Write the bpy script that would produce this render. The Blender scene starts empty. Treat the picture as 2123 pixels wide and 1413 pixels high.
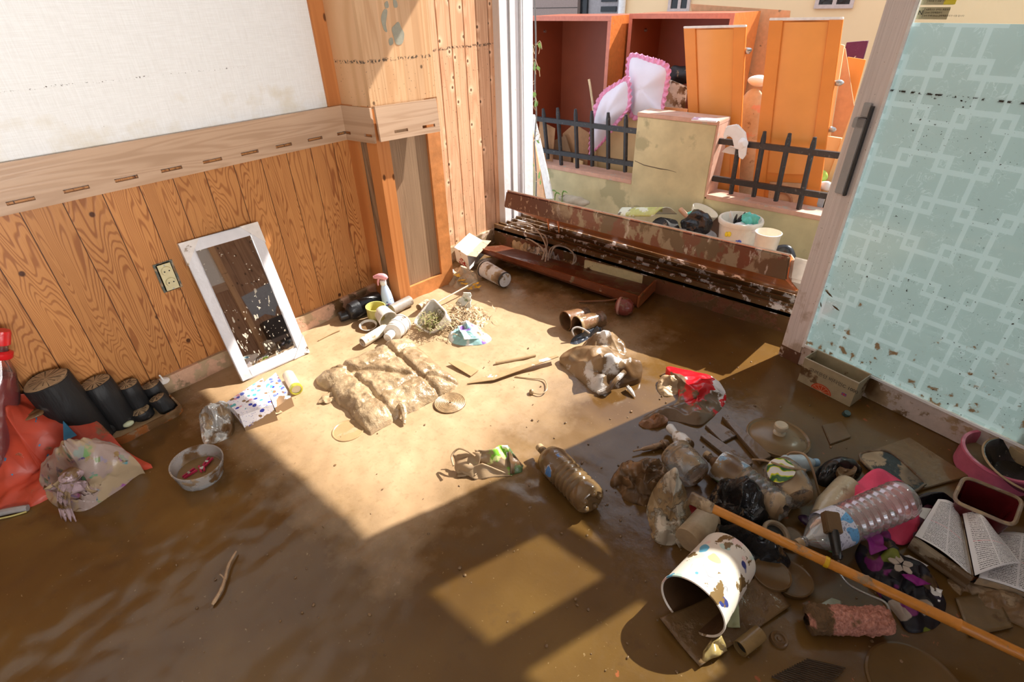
import bpy, bmesh, math, random
from mathutils import Vector, Matrix, noise

sc = bpy.context.scene
COL = sc.collection
V = Vector

# ------------------------------------------------------------------ camera
W_PX, H_PX, F_PX = 2123.0, 1413.0, 1095.02
CAM = V((0.0, 0.0, 1.5))
yaw, pitch, roll = 0.856161, -0.574339, 0.0274042
fw = V((math.cos(pitch) * math.sin(yaw), math.cos(pitch) * math.cos(yaw), math.sin(pitch)))
r0 = V((math.cos(yaw), -math.sin(yaw), 0.0))
d0 = fw.cross(r0)
RT = math.cos(roll) * r0 + math.sin(roll) * d0
DN = -math.sin(roll) * r0 + math.cos(roll) * d0
cam_data = bpy.data.cameras.new('camera')
cam = bpy.data.objects.new('camera', cam_data)
COL.objects.link(cam)
cam_data.sensor_fit = 'HORIZONTAL'
cam_data.sensor_width = 36.0
cam_data.lens = F_PX / W_PX * 36.0
cam_data.clip_start = 0.02
cam.matrix_world = Matrix(((RT.x, -DN.x, -fw.x, CAM.x), (RT.y, -DN.y, -fw.y, CAM.y), (RT.z, -DN.z, -fw.z, CAM.z), (0, 0, 0, 1)))
sc.camera = cam

# ------------------------------------------------------------------ light
sc.view_settings.view_transform = 'Standard'
sc.view_settings.look = 'None'
sc.view_settings.gamma = 1.0
sc.view_settings.use_curve_mapping = False
sc.view_settings.exposure = 0.0
world = bpy.data.worlds.new('sky')
sc.world = world
world.use_nodes = True
bg = world.node_tree.nodes['Background']
bg.inputs[0].default_value = (0.80, 0.87, 1.0, 1)
bg.inputs[1].default_value = 1.5
sd = bpy.data.lights.new('sun', 'SUN')
sd.energy = 10.5
sd.angle = 0.0093
sd.color = (1.0, 0.95, 0.88)
sun = bpy.data.objects.new('sun', sd)
COL.objects.link(sun)
SUN = V((-1.0, 0.37, -1.03)).normalized()
sun.rotation_euler = SUN.to_track_quat('-Z', 'Y').to_euler()
sun.location = (6, -2, 6)
ad = bpy.data.lights.new('left_wall_fill', 'AREA')  # added fill lamp behind the camera, aimed to brighten the left wall
ad.shape = 'RECTANGLE'; ad.size = 2.3; ad.size_y = 1.0
ad.energy = 47.0
ad.spread = math.radians(80)
ad.color = (1.0, 0.97, 0.94)
al = bpy.data.objects.new('left_wall_fill', ad)
COL.objects.link(al)
al.location = (-0.5, -2.12, 1.2)
al.rotation_euler = (math.radians(100), 0, 0)

# ------------------------------------------------------------------ picture coordinates -> place
def ray(u, v):
    return RT * ((u - W_PX / 2) / F_PX) + DN * ((v - H_PX / 2) / F_PX) + fw
def F(u, v, z=0.0):
    d = ray(u, v); return CAM + d * ((z - CAM.z) / d.z)
def onx(u, v, x):
    d = ray(u, v); return CAM + d * ((x - CAM.x) / d.x)
def ony(u, v, y):
    d = ray(u, v); return CAM + d * ((y - CAM.y) / d.y)
def onp(u, v, P, n):
    d = ray(u, v); return CAM + d * ((P - CAM).dot(n) / d.dot(n))

# ------------------------------------------------------------------ objects
OFF = {}
def tag(o, label=None, cat=None, group=None, kind=None):
    if label: o['label'] = label
    if cat: o['category'] = cat
    if group: o['group'] = group
    if kind: o['kind'] = kind
    return o
def thing(name, loc, label, cat, group=None, kind=None):
    o = bpy.data.objects.new(name, None)
    o.empty_display_size = 0.05
    COL.objects.link(o); o.location = loc
    OFF[o] = V(loc)
    return tag(o, label, cat, group, kind)

class MB:
    def __init__(s):
        s.v = []; s.f = []; s.uv = {}
    def add(s, vs, fs):
        b = len(s.v); s.v += [V(x) for x in vs]; s.f += [tuple(i + b for i in f) for f in fs]; return s
    def box(s, a, b):
        x0, y0, z0 = a; x1, y1, z1 = b
        return s.add([(x0,y0,z0),(x1,y0,z0),(x1,y1,z0),(x0,y1,z0),(x0,y0,z1),(x1,y0,z1),(x1,y1,z1),(x0,y1,z1)],
            [(0,3,2,1),(4,5,6,7),(0,1,5,4),(1,2,6,5),(2,3,7,6),(3,0,4,7)])
    def obox(s, o, ex, ey, ez):
        o = V(o); ex = V(ex); ey = V(ey); ez = V(ez)
        fs = [(0,3,2,1),(4,5,6,7),(0,1,5,4),(1,2,6,5),(2,3,7,6),(3,0,4,7)]
        if ex.cross(ey).dot(ez) < 0: fs = [tuple(reversed(f)) for f in fs]
        return s.add([o, o+ex, o+ex+ey, o+ey, o+ez, o+ex+ez, o+ex+ey+ez, o+ey+ez], fs)
    def prism(s, poly, off):
        poly = [V(p) for p in poly]; off = V(off); n = len(poly)
        nrm = V((0,0,0))
        for i in range(n): nrm += poly[i].cross(poly[(i+1) % n])
        if nrm.dot(off) > 0: poly = list(reversed(poly))
        vs = poly + [p + off for p in poly]
        fs = [tuple(range(n)), tuple(range(2*n-1, n-1, -1))] + [(i, i+n, (i+1) % n + n, (i+1) % n) for i in range(n)]
        return s.add(vs, fs)
    def lathe(s, prof, P, ax, seg=32, sx=1.0, ref=None, a0=0.0, wob=0.0, seed=0):
        P = V(P); ax = V(ax).normalized()
        ref = V(ref) if ref else (V((0,0,1)) if abs(ax.z) < 0.9 else V((1,0,0)))
        e1 = (ref - ax * ref.dot(ax)).normalized(); e2 = ax.cross(e1)
        b = len(s.v); rows = []
        for r, h in prof:
            if r < 1e-6:
                rows.append([len(s.v)]); s.v.append(P + ax * h)
            else:
                row = []
                for k in range(seg):
                    a = a0 + 2 * math.pi * k / seg
                    q = P + ax * h + (e1 * math.cos(a) + e2 * math.sin(a) * sx) * r
                    if wob: q = q + noise.noise_vector(q * 14 + V((seed, 0, 0))) * wob
                    row.append(len(s.v)); s.v.append(q)
                rows.append(row)
        for A, B in zip(rows[:-1], rows[1:]):
            for k in range(seg):
                k2 = (k + 1) % seg
                if len(A) == 1 and len(B) == 1: continue
                if len(A) == 1: s.f.append((A[0], B[k2], B[k]))
                elif len(B) == 1: s.f.append((A[k], A[k2], B[0]))
                else: s.f.append((A[k], A[k2], B[k2], B[k]))
        return s
    def tube(s, pts, r, seg=10, closed=False):
        pts = [V(p) for p in pts]; n = len(pts)
        rs = r if isinstance(r, (list, tuple)) else [r] * n
        up = V((0, 0, 1)); rows = []
        for i, p in enumerate(pts):
            if closed: t = pts[(i+1) % n] - pts[i-1]
            else: t = pts[min(i+1, n-1)] - pts[max(i-1, 0)]
            t.normalize()
            e1 = up - t * up.dot(t)
            if e1.length < 1e-3: e1 = V((1,0,0)) - t * t.x
            e1.normalize(); up = e1; e2 = t.cross(e1)
            row = []
            for k in range(seg):
                a = 2 * math.pi * k / seg
                row.append(len(s.v)); s.v.append(p + (e1 * math.cos(a) + e2 * math.sin(a)) * rs[i])
            rows.append(row)
        prs = list(zip(rows[:-1], rows[1:])) + ([(rows[-1], rows[0])] if closed else [])
        for A, B in prs:
            for k in range(seg):
                k2 = (k + 1) % seg; s.f.append((A[k], A[k2], B[k2], B[k]))
        if not closed:
            s.f.append(tuple(reversed(rows[0]))); s.f.append(tuple(rows[-1]))
        return s
    def grid(s, fn, nu, nv, uv=False):
        b = len(s.v)
        for j in range(nv + 1):
            for i in range(nu + 1):
                s.v.append(V(fn(i / nu, j / nv)))
                if uv: s.uv[len(s.v) - 1] = (i / nu, j / nv)
        for j in range(nv):
            for i in range(nu):
                a = b + j * (nu + 1) + i
                s.f.append((a, a + 1, a + nu + 2, a + nu + 1))
        return s
    def mound(s, out, h, p=2.0, amp=0.01, freq=14.0, seed=0, rings=30, n=96, edge=0.35, rid=True, ctr=None, zfn=None, jag=0.0):
        o = smooth_loop(out, n)
        if jag:
            o = [q + noise.noise_vector(q * 40 + V((seed, 3, 1))) * jag * V((1, 1, 0)).length * 0.7 for q in o]
        c = ctr if ctr else sum(o, V((0,0,0))) / n
        b = len(s.v)
        def pt(t, q):
            x = c.lerp(q, t); z = q.z * t + c.z * (1 - t) if ctr is None else q.z * t
            e = 1 - t ** p
            w = noise.noise(x * freq + V((seed * 7.3, 0, 0)))
            if rid: w = 0.6 - 2.2 * abs(w) + 0.45 * (0.5 - 2.0 * abs(noise.noise(x * freq * 2.3 + V((seed, 5, 0))))) + 0.10 * (0.5 - 2.0 * abs(noise.noise(x * freq * 5.1 + V((seed, 8, 0)))))
            z2 = q.z + h * e + amp * w * (edge + (1 - edge) * min(1, e * 2.5))
            if zfn: z2 += zfn(x, t)
            j = noise.noise_vector(x * freq + V((0, seed, 9))) * amp * 0.5
            return V((x.x + j.x * (1 - t), x.y + j.y * (1 - t), z2))
        s.v.append(pt(0.0, o[0]))
        for k in range(1, rings + 1):
            for q in o: s.v.append(pt(k / rings, q))
        for q in o: s.v.append(V((q.x, q.y, min(q.z, 0) - 0.012)))
        for i in range(n): s.f.append((b, b + 1 + i, b + 1 + (i + 1) % n))
        for k in range(rings):
            for i in range(n):
                a = b + 1 + k * n; i2 = (i + 1) % n
                s.f.append((a + i, a + n + i, a + n + i2, a + i2))
        s.f.append(tuple(b + 1 + rings * n + i for i in reversed(range(n))))
        return s
    def ico(s, c, r, amp=0.0, freq=10.0, seed=0, sub=4, flat=None, rid=False):
        bm = bmesh.new(); bmesh.ops.create_icosphere(bm, subdivisions=sub, radius=1.0)
        c = V(c); r = V(r) if not isinstance(r, (int, float)) else V((r, r, r))
        vs = []
        for v in bm.verts:
            q = V((v.co.x * r.x, v.co.y * r.y, v.co.z * r.z))
            w = noise.noise((c + q) * freq + V((seed * 3.1, 0, 0)))
            if rid: w = 0.5 - 2.0 * abs(w)
            q = c + q + v.co * amp * w
            if flat is not None: q.z = max(q.z, flat)
            vs.append(q)
        fs = [tuple(v.index for v in f.verts) for f in bm.faces]
        bm.free(); return s.add(vs, fs)
    def xf(s, m):
        s.v = [m @ v for v in s.v]; return s
    def build(s, name, mat, parent=None, label=None, cat=None, group=None, kind=None, smooth=35, bevel=0.0, solid=0.0, sub=0, loc=None):
        if parent is not None: off = OFF[parent]
        else:
            if loc is None:
                mn = V([min(v[i] for v in s.v) for i in range(3)]); mx = V([max(v[i] for v in s.v) for i in range(3)])
                loc = V(((mn.x + mx.x) / 2, (mn.y + mx.y) / 2, mn.z))
            off = V(loc)
        me = bpy.data.meshes.new(name)
        me.from_pydata([v - off for v in s.v], [], s.f)
        if s.uv:
            ul = me.uv_layers.new(name='uv')
            for l in me.loops: ul.data[l.index].uv = s.uv.get(l.vertex_index, (0, 0))
        if bevel:
            bm = bmesh.new(); bm.from_mesh(me)
            bmesh.ops.remove_doubles(bm, verts=bm.verts, dist=1e-5)
            es = [e for e in bm.edges if len(e.link_faces) == 2 and e.calc_face_angle(0) > 0.6]
            bmesh.ops.bevel(bm, geom=es, offset=bevel, segments=2, affect='EDGES', clamp_overlap=True)
            bm.to_mesh(me); bm.free()
        me.validate()
        if smooth:
            me.shade_smooth(); me.set_sharp_from_angle(angle=math.radians(smooth))
        me.materials.append(mat)
        o = bpy.data.objects.new(name, me); COL.objects.link(o)
        if parent is not None:
            o.parent = parent; OFF[o] = off
        else:
            o.location = off; OFF[o] = off
        if solid:
            m = o.modifiers.new('solid', 'SOLIDIFY'); m.thickness = solid; m.offset = 0
        if sub:
            m = o.modifiers.new('sub', 'SUBSURF'); m.levels = sub; m.render_levels = sub
        return tag(o, label, cat, group, kind)

def smooth_loop(pts, n):
    m = len(pts); L = []
    for i in range(m):
        p0, p1, p2, p3 = pts[i-1], pts[i], pts[(i+1) % m], pts[(i+2) % m]
        for k in range(12):
            t = k / 12
            L.append(0.5 * ((2*p1) + (p2-p0)*t + (2*p0-5*p1+4*p2-p3)*t*t + (3*p1-p0-3*p2+p3)*t*t*t))
    return resample(L, n, True)
def resample(L, n, closed=False):
    P = L + ([L[0]] if closed else [])
    d = [0.0]
    for a, b in zip(P[:-1], P[1:]): d.append(d[-1] + (b - a).length)
    out = []; j = 0; N = n if closed else n - 1
    for k in range(n):
        t = d[-1] * k / N
        while j < len(d) - 2 and d[j+1] < t: j += 1
        sg = d[j+1] - d[j]
        out.append(P[j].lerp(P[j+1], 0 if sg < 1e-9 else min(1, (t - d[j]) / sg)))
    return out
def curve(pts, n=24):
    pts = [V(p) for p in pts]; m = len(pts); L = []
    for i in range(m - 1):
        p0 = pts[max(i-1, 0)]; p1 = pts[i]; p2 = pts[i+1]; p3 = pts[min(i+2, m-1)]
        for k in range(12):
            t = k / 12
            L.append(0.5 * ((2*p1) + (p2-p0)*t + (2*p0-5*p1+4*p2-p3)*t*t + (3*p1-p0-3*p2+p3)*t*t*t))
    L.append(pts[-1]); return resample(L, n)
def FP(*pix):     # list of (u,v[,z]) -> points
    return [F(*p) for p in pix]
def quad(p00, p10, p11, p01, amp=0.0, freq=12.0, seed=0, rid=False, sag=0.0):
    p00, p10, p11, p01 = V(p00), V(p10), V(p11), V(p01)
    n = (p10 - p00).cross(p01 - p00).normalized()
    def fn(a, b):
        q = p00.lerp(p10, a).lerp(p01.lerp(p11, a), b)
        w = noise.noise(q * freq + V((seed * 5.1, 0, 0)))
        if rid: w = 0.5 - 2 * abs(w)
        return q + n * (amp * w + sag * math.sin(math.pi * a) * math.sin(math.pi * b))
    return fn
def text_obj(body, name, mat, parent, origin, ex, ey, size, lift=0.0008, align='LEFT'):
    cu = bpy.data.curves.new(name, 'FONT'); cu.body = body; cu.size = size; cu.align_x = align
    cu.resolution_u = 3
    t = bpy.data.objects.new('tmp_text', cu); COL.objects.link(t)
    dg = bpy.context.evaluated_depsgraph_get(); dg.update()
    me = bpy.data.meshes.new_from_object(t.evaluated_get(dg))
    bpy.data.objects.remove(t); bpy.data.curves.remove(cu)
    ex = V(ex).normalized(); ey = V(ey).normalized(); n = ex.cross(ey).normalized()
    off = OFF[parent]
    for v in me.vertices:
        v.co = V(origin) + ex * v.co.x + ey * v.co.y + n * lift - off
    me.name = name
    me.materials.clear(); me.materials.append(mat)
    o = bpy.data.objects.new(name, me); COL.objects.link(o); o.parent = parent; OFF[o] = off
    return o
# ------------------------------------------------------------------ materials
class NT:
    def __init__(s, name):
        s.m = bpy.data.materials.new(name); s.m.use_nodes = True
        s.t = s.m.node_tree; s.t.nodes.clear()
        s.out = s.t.nodes.new('ShaderNodeOutputMaterial')
    def n(s, typ, ins=None, **kw):
        o = s.t.nodes.new('ShaderNode' + typ)
        for k, v in kw.items(): setattr(o, k, v)
        for k, v in (ins or {}).items(): s.set(o.inputs[k], v)
        return o
    def set(s, sock, v):
        if isinstance(v, bpy.types.NodeSocket): s.t.links.new(v, sock)
        elif isinstance(v, bpy.types.Node): s.t.links.new(v.outputs[0], sock)
        else:
            if isinstance(v, (tuple, list)) and len(v) == 3 and sock.type == 'RGBA': v = (*v, 1)
            sock.default_value = v
    def math(s, op, a, b=0.5, c=None, clamp=False):
        o = s.t.nodes.new('ShaderNodeMath'); o.operation = op; o.use_clamp = clamp
        s.set(o.inputs[0], a); s.set(o.inputs[1], b)
        if c is not None: s.set(o.inputs[2], c)
        return o.outputs[0]
    def mix(s, fac, a, b, typ='MIX'):
        o = s.t.nodes.new('ShaderNodeMix'); o.data_type = 'RGBA'; o.blend_type = typ
        s.set(o.inputs[0], fac); s.set(o.inputs[6], a); s.set(o.inputs[7], b); return o.outputs[2]
    def mr(s, v, a, b, c=0.0, d=1.0):
        o = s.n('MapRange', {0: v, 1: a, 2: b, 3: c, 4: d}); return o.outputs[0]
    def obj(s): 
        return s.n('TexCoord').outputs['Object']
    def pos(s):
        return s.n('NewGeometry').outputs['Position']
    def mapv(s, v, sc=(1,1,1), loc=(0,0,0), rot=(0,0,0)):
        return s.n('Mapping', {0: v, 1: loc, 2: rot, 3: sc}).outputs[0]
    def noise(s, v, scale, det=4.0, rough=0.55, dist=0.0):
        return s.n('TexNoise', {'Vector': v, 'Scale': scale, 'Detail': det, 'Roughness': rough, 'Distortion': dist}).outputs[0]
    def bsdf(s, col, rough=0.5, metal=0.0, spec=0.5, bump=None, bstr=0.2, bdist=0.01, **kw):
        b = s.n('BsdfPrincipled')
        s.set(b.inputs['Base Color'], col); s.set(b.inputs['Roughness'], rough); s.set(b.inputs['Metallic'], metal)
        s.set(b.inputs['Specular IOR Level'], spec)
        for k, v in kw.items(): s.set(b.inputs[k.replace('_', ' ')], v)
        if bump is not None:
            bp = s.n('Bump', {'Strength': bstr, 'Distance': bdist, 'Height': bump})
            s.set(b.inputs['Normal'], bp.outputs[0])
        return b
    def done(s, sh):
        s.set(s.out.inputs[0], sh.outputs[0] if isinstance(sh, bpy.types.Node) else sh); return s.m

TAN = (0.46, 0.33, 0.20)
BRN = (0.12, 0.062, 0.024)
def P(name, col, rough=0.5, metal=0.0, mud=0.0, ms=14.0, mcol=None, spec=0.5, bump=0.25, bs=30.0, var=0.12, wet=0.35, col2=None, c2s=6.0, c2a=0.5, seed=0.0, alpha=None, trans=0.0, bd=0.01, crum=0.0):
    """painted / plastic / wood-like surface with optional blotches of a second colour and splashes of mud"""
    k = NT(name); o = k.mapv(k.obj(), (1, 1, 1), (seed, seed * 0.7, 0))
    n1 = k.noise(o, bs, 4)
    if crum:
        vz = k.n('TexVoronoi', {'Vector': k.n('VectorMath', {0: o, 1: k.n('VectorMath', {0: k.n('TexNoise', {'Vector': o, 'Scale': crum * 0.6}).outputs[1], 3: 0.5 / crum}, operation='SCALE').outputs[0]}, operation='ADD').outputs[0], 'Scale': crum}, feature='DISTANCE_TO_EDGE').outputs[0]
        n1 = k.math('ADD', k.math('MULTIPLY', n1, 0.5), k.math('MULTIPLY', k.math('MINIMUM', vz, 0.35), 2.2))
    c = k.mix(k.mr(n1, 0.25, 0.75), tuple(x * (1 - var) for x in col), tuple(min(1, x * (1 + var)) for x in col))
    if col2: c = k.mix(k.mr(k.noise(o, c2s, 5), 0.5 + (0.5 - c2a) * 0.5 - 0.02, 0.5 + (0.5 - c2a) * 0.5 + 0.02), c, col2)
    r = rough; h = n1
    if mud:
        th = 0.5 + (0.5 - mud) * 0.52
        mn = k.noise(o, ms, 7, 0.62)
        f = k.mr(mn, th - 0.025, th + 0.025)
        m2 = k.mr(k.noise(o, ms * 0.45, 3), 0.42, 0.6)
        mc = k.mix(m2, mcol or TAN, BRN)
        c = k.mix(f, c, mc)
        r = k.mr(f, 0, 1, rough, wet)
        h = k.math('ADD', n1, k.math('MULTIPLY', f, 1.2))
        metal = k.math('MULTIPLY', k.math('SUBTRACT', 1.0, f), metal) if metal else 0.0
    kw = {}
    if alpha is not None: kw['Alpha'] = alpha
    if trans: kw['Transmission_Weight'] = trans
    return k.done(k.bsdf(c, r, metal, spec, h, bump, bd, **kw))

def plastic_clear(name, tint=(0.9, 0.92, 0.9), mud=0.3, ms=10.0, op=0.25, seed=0.0, refl=0.25, edge=0.9):
    """thin clear plastic: see-through with a gloss, dirtied with mud"""
    k = NT(name); o = k.mapv(k.obj(), (1, 1, 1), (seed, 0, 0))
    th = 0.5 + (0.5 - mud) * 0.52
    f = k.mr(k.noise(o, ms, 7, 0.62), th - 0.03, th + 0.03)
    mc = k.mix(k.mr(k.noise(o, ms * 0.5, 3), 0.42, 0.6), TAN, BRN)
    fr = k.n('LayerWeight', {0: 0.5})
    tr = k.n('BsdfTransparent', {0: k.mix(k.math('MULTIPLY', k.math('POWER', fr.outputs[1], 2.5), edge), (*tint, 1), tuple(x * 0.3 for x in tint))})
    gl = k.n('BsdfGlossy', {'Roughness': 0.06})
    df = k.n('BsdfDiffuse', {0: (0.8, 0.8, 0.8, 1)})
    a = k.n('MixShader', {0: op * 0.5, 1: tr.outputs[0], 2: df.outputs[0]})
    fac = k.math('ADD', k.math('MULTIPLY', k.math('POWER', fr.outputs[1], 3.0), 0.55), refl * 0.16, clamp=True)
    b = k.n('MixShader', {0: fac, 1: a.outputs[0], 2: gl.outputs[0]})
    md = k.bsdf(mc, 0.35, bump=f, bstr=0.3)
    return k.done(k.n('MixShader', {0: f, 1: b.outputs[0], 2: md.outputs[0]}))

def wood_grain(name, c1, c2, axis='Z', plank=0.13, rings=26.0, sx=5.0, sz=0.7, rough=0.5, along='X', knots=True, joint=True, pts=None, dirt=0.0, kf=(9.0, 4.5), kt=0.09, halo=0.0, tide=0.0, sharp=1.0):
    """planks with contour-like cathedral grain; the boards run along 'axis', side by side along 'along'"""
    k = NT(name); o = k.pos()
    sp = k.n('SeparateXYZ', {0: o})
    g = {'X': sp.outputs[0], 'Y': sp.outputs[1], 'Z': sp.outputs[2]}
    u = g[along]; w = g[axis]
    pu = k.math('DIVIDE', u, plank); idx = k.math('FLOOR', pu); fr = k.math('FRACT', pu)
    rnd = k.n('TexWhiteNoise', {'W': idx}, noise_dimensions='1D').outputs[0]
    v = k.n('CombineXYZ', {0: k.math('MULTIPLY', u, sx), 1: k.math('MULTIPLY', rnd, 60.0), 2: k.math('MULTIPLY', w, sz)}).outputs[0]
    h = k.noise(v, 1.6, 2.0, 0.4, 0.25)
    ring = k.math('FRACT', k.math('MULTIPLY', h, rings))
    ring = k.mr(k.math('ABSOLUTE', k.math('SUBTRACT', ring, 0.62)), 0.08, 0.08 + 0.26 / sharp)
    fine = k.noise(k.n('CombineXYZ', {0: k.math('MULTIPLY', u, 260.0), 1: rnd, 2: k.math('MULTIPLY', w, 9.0)}).outputs[0], 1.0, 3)
    tone = k.noise(k.n('CombineXYZ', {0: k.math('MULTIPLY', u, 8.0), 1: k.math('MULTIPLY', rnd, 20.0), 2: k.math('MULTIPLY', w, 1.2)}).outputs[0], 1.0, 2)
    c = k.mix(ring, c2, c1)
    c = k.mix(k.mr(fine, 0.3, 0.7, 0.0, 0.35), c, c2)
    c = k.mix(k.mr(tone, 0.3, 0.7, 0.0, 0.35), c, tuple(x * 1.25 for x in c1))
    c = k.mix(k.math('MULTIPLY', rnd, 0.3), c, tuple(x * 0.6 for x in c1))
    if knots:
        vo = k.n('TexVoronoi', {'Vector': k.n('CombineXYZ', {0: k.math('MULTIPLY', u, kf[0]), 1: k.math('ADD', k.math('MULTIPLY', w, kf[1]), k.math('MULTIPLY', rnd, 37.0))}).outputs[0], 'Scale': 1.0}, voronoi_dimensions='2D')
        if halo: c = k.mix(k.math('MULTIPLY', k.mr(vo.outputs['Distance'], kt * 1.2, kt * 3.2, halo, 0.0), k.math('GREATER_THAN', k.n('SeparateColor', {0: vo.outputs['Color']}).outputs[0], 0.5)), c, tuple(min(1, x * 1.3 + 0.08) for x in c1))
        on = k.math('GREATER_THAN', k.n('SeparateColor', {0: vo.outputs['Color']}).outputs[0], 0.5)
        kd = k.math('MULTIPLY', k.mr(vo.outputs['Distance'], kt * 0.6, kt, 1.0, 0.0), on)
        c = k.mix(kd, c, tuple(x * 0.30 for x in c2))
    if tide:
        zz = g['Z']
        ln = k.mr(k.math('ABSOLUTE', k.math('SUBTRACT', zz, k.math('ADD', 1.256, k.math('MULTIPLY', k.noise(o, 7.0, 4), 0.03)))), 0.003, 0.010, 1, 0)
        ln = k.math('MULTIPLY', ln, k.mr(k.noise(o, 85.0, 4), 0.50, 0.54))
        sk = k.math('MULTIPLY', k.mr(k.noise(o, 95.0, 3), 0.685, 0.70), k.math('LESS_THAN', zz, 1.26))
        c = k.mix(k.math('MULTIPLY', k.math('MAXIMUM', ln, sk), tide), c, (0.045, 0.03, 0.02))
    hb = k.math('MULTIPLY', ring, 0.5)
    if joint:
        j = k.mr(k.math('MINIMUM', fr, k.math('SUBTRACT', 1.0, fr)), 0.008, 0.018)
        c = k.mix(j, tuple(x * 0.25 for x in c2), c); hb = k.math('ADD', hb, j)
    if dirt:
        dm = k.mr(k.math('ADD', k.noise(o, 9.0, 6), k.math('MULTIPLY', g['Z'], -0.35)), 0.42, 0.52)
        c = k.mix(k.math('MULTIPLY', dm, dirt), c, (0.36, 0.25, 0.14))
        sp2 = k.mr(k.noise(o, 130.0, 2), 0.72, 0.75)
        c = k.mix(k.math('MULTIPLY', sp2, 0.8), c, (0.10, 0.06, 0.03))
    return k.done(k.bsdf(c, rough, 0, 0.35, hb, 0.12, 0.004))
# ------------------------------------------------------------------ the room
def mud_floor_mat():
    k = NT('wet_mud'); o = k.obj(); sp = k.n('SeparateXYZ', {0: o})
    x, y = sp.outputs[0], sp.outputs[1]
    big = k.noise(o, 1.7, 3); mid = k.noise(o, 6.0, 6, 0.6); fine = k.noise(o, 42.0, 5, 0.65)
    # dark mask: muddy water in front, and shade painted in round the sunlit patch
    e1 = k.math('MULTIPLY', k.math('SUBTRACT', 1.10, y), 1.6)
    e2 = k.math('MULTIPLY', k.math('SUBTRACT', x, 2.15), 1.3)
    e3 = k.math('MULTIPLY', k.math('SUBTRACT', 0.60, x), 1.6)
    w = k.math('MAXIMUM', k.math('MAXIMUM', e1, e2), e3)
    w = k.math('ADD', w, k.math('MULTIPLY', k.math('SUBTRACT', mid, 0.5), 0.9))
    wet = k.mr(w, -0.22, 0.36)  # covers both water and painted shade, edges set along the sun patch
    silt = k.mix(k.mr(mid, 0.34, 0.66), (0.40, 0.262, 0.142), (0.51, 0.352, 0.205))  # lighter tan mud, kept to the area of the sunlit patch
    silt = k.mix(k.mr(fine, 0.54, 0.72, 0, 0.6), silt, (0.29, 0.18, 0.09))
    wet_shade = k.mix(k.mr(big, 0.4, 0.62), (0.105, 0.052, 0.0145), (0.152, 0.080, 0.021))
    wet_shade = k.mix(k.mr(k.noise(o, 9.0, 6, 0.65), 0.58, 0.72, 0, 0.55), wet_shade, (0.085, 0.044, 0.018))
    wet_shade = k.mix(k.mr(k.noise(o, 75.0, 3), 0.7, 0.74, 0, 0.6), wet_shade, (0.36, 0.24, 0.12))
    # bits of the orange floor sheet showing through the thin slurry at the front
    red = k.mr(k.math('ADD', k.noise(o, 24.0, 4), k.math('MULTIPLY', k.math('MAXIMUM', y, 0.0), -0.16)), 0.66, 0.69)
    wet_shade = k.mix(k.math('MULTIPLY', red, k.mr(y, 0.75, 0.45)), wet_shade, (0.30, 0.085, 0.03))
    c = k.mix(wet, silt, wet_shade)
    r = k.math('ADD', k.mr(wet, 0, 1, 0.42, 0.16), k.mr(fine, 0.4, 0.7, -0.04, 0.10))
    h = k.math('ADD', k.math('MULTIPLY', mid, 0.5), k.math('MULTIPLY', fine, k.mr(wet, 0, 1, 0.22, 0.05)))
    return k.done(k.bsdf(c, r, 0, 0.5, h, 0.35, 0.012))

def floor_h(x, y):
    p = V((x, y, 0))
    w = min(1, max(0, (1.05 - y) * 1.6))
    a = 0.004 * (1 - w) + 0.0012
    return a * noise.noise(p * 7) + a * 0.7 * noise.noise(p * 19) - 0.001
fl = MB()
NX, NY = 300, 290
fl.grid(lambda a, b: (-2.3 + 5.05 * a, -2.3 + 4.82 * b, floor_h(-2.3 + 5.05 * a, -2.3 + 4.82 * b)), NX, NY)
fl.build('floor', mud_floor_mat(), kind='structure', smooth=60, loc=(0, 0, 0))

def paper_mat():
    k = NT('white_wallpaper'); o = k.pos()
    a = k.noise(k.mapv(o, (14, 14, 420)), 1.0, 3); b = k.noise(k.mapv(o, (420, 420, 14)), 1.0, 3)
    t = k.math('ADD', a, b)
    c = k.mix(k.mr(t, 0.8, 1.2), (0.80, 0.79, 0.77), (0.88, 0.88, 0.87))
    sp = k.n('SeparateXYZ', {0: o}); z = sp.outputs[2]
    # silt stains just above the rail, and the tide line of black specks
    st = k.mr(k.math('ADD', k.noise(o, 9.0, 5), k.math('MULTIPLY', k.math('SUBTRACT', z, 1.077), -1.7)), 0.40, 0.62, 0, 0.45)
    c = k.mix(st, c, (0.68, 0.58, 0.40))
    ln = k.mr(k.math('ABSOLUTE', k.math('SUBTRACT', z, k.math('ADD', 1.272, k.math('MULTIPLY', k.noise(o, 6.0, 3), 0.022)))), 0.001, 0.004, 1, 0)
    sk = k.math('MULTIPLY', k.mr(k.noise(k.mapv(o, (120, 120, 160)), 1.0, 3), 0.60, 0.64), k.mr(k.noise(o, 3.0, 2), 0.44, 0.52))
    c = k.mix(k.math('MULTIPLY', ln, sk), c, (0.12, 0.10, 0.08))
    fs = k.mr(k.noise(o, 140.0, 2), 0.76, 0.78, 0, 0.8)
    c = k.mix(k.math('MULTIPLY', fs, k.mr(z, 1.30, 1.10)), c, (0.25, 0.2, 0.15))
    return k.done(k.bsdf(c, 0.75, 0, 0.2, t, 0.25, 0.002))
M_PAPER = paper_mat()
M_WAIN = wood_grain('grained_board', (0.55, 0.245, 0.078), (0.25, 0.075, 0.02), plank=0.128, rings=38, sx=6.0, sz=0.8, rough=0.42, dirt=0.0, sharp=1.7, kf=(3.4, 3.0), kt=0.04)
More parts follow.
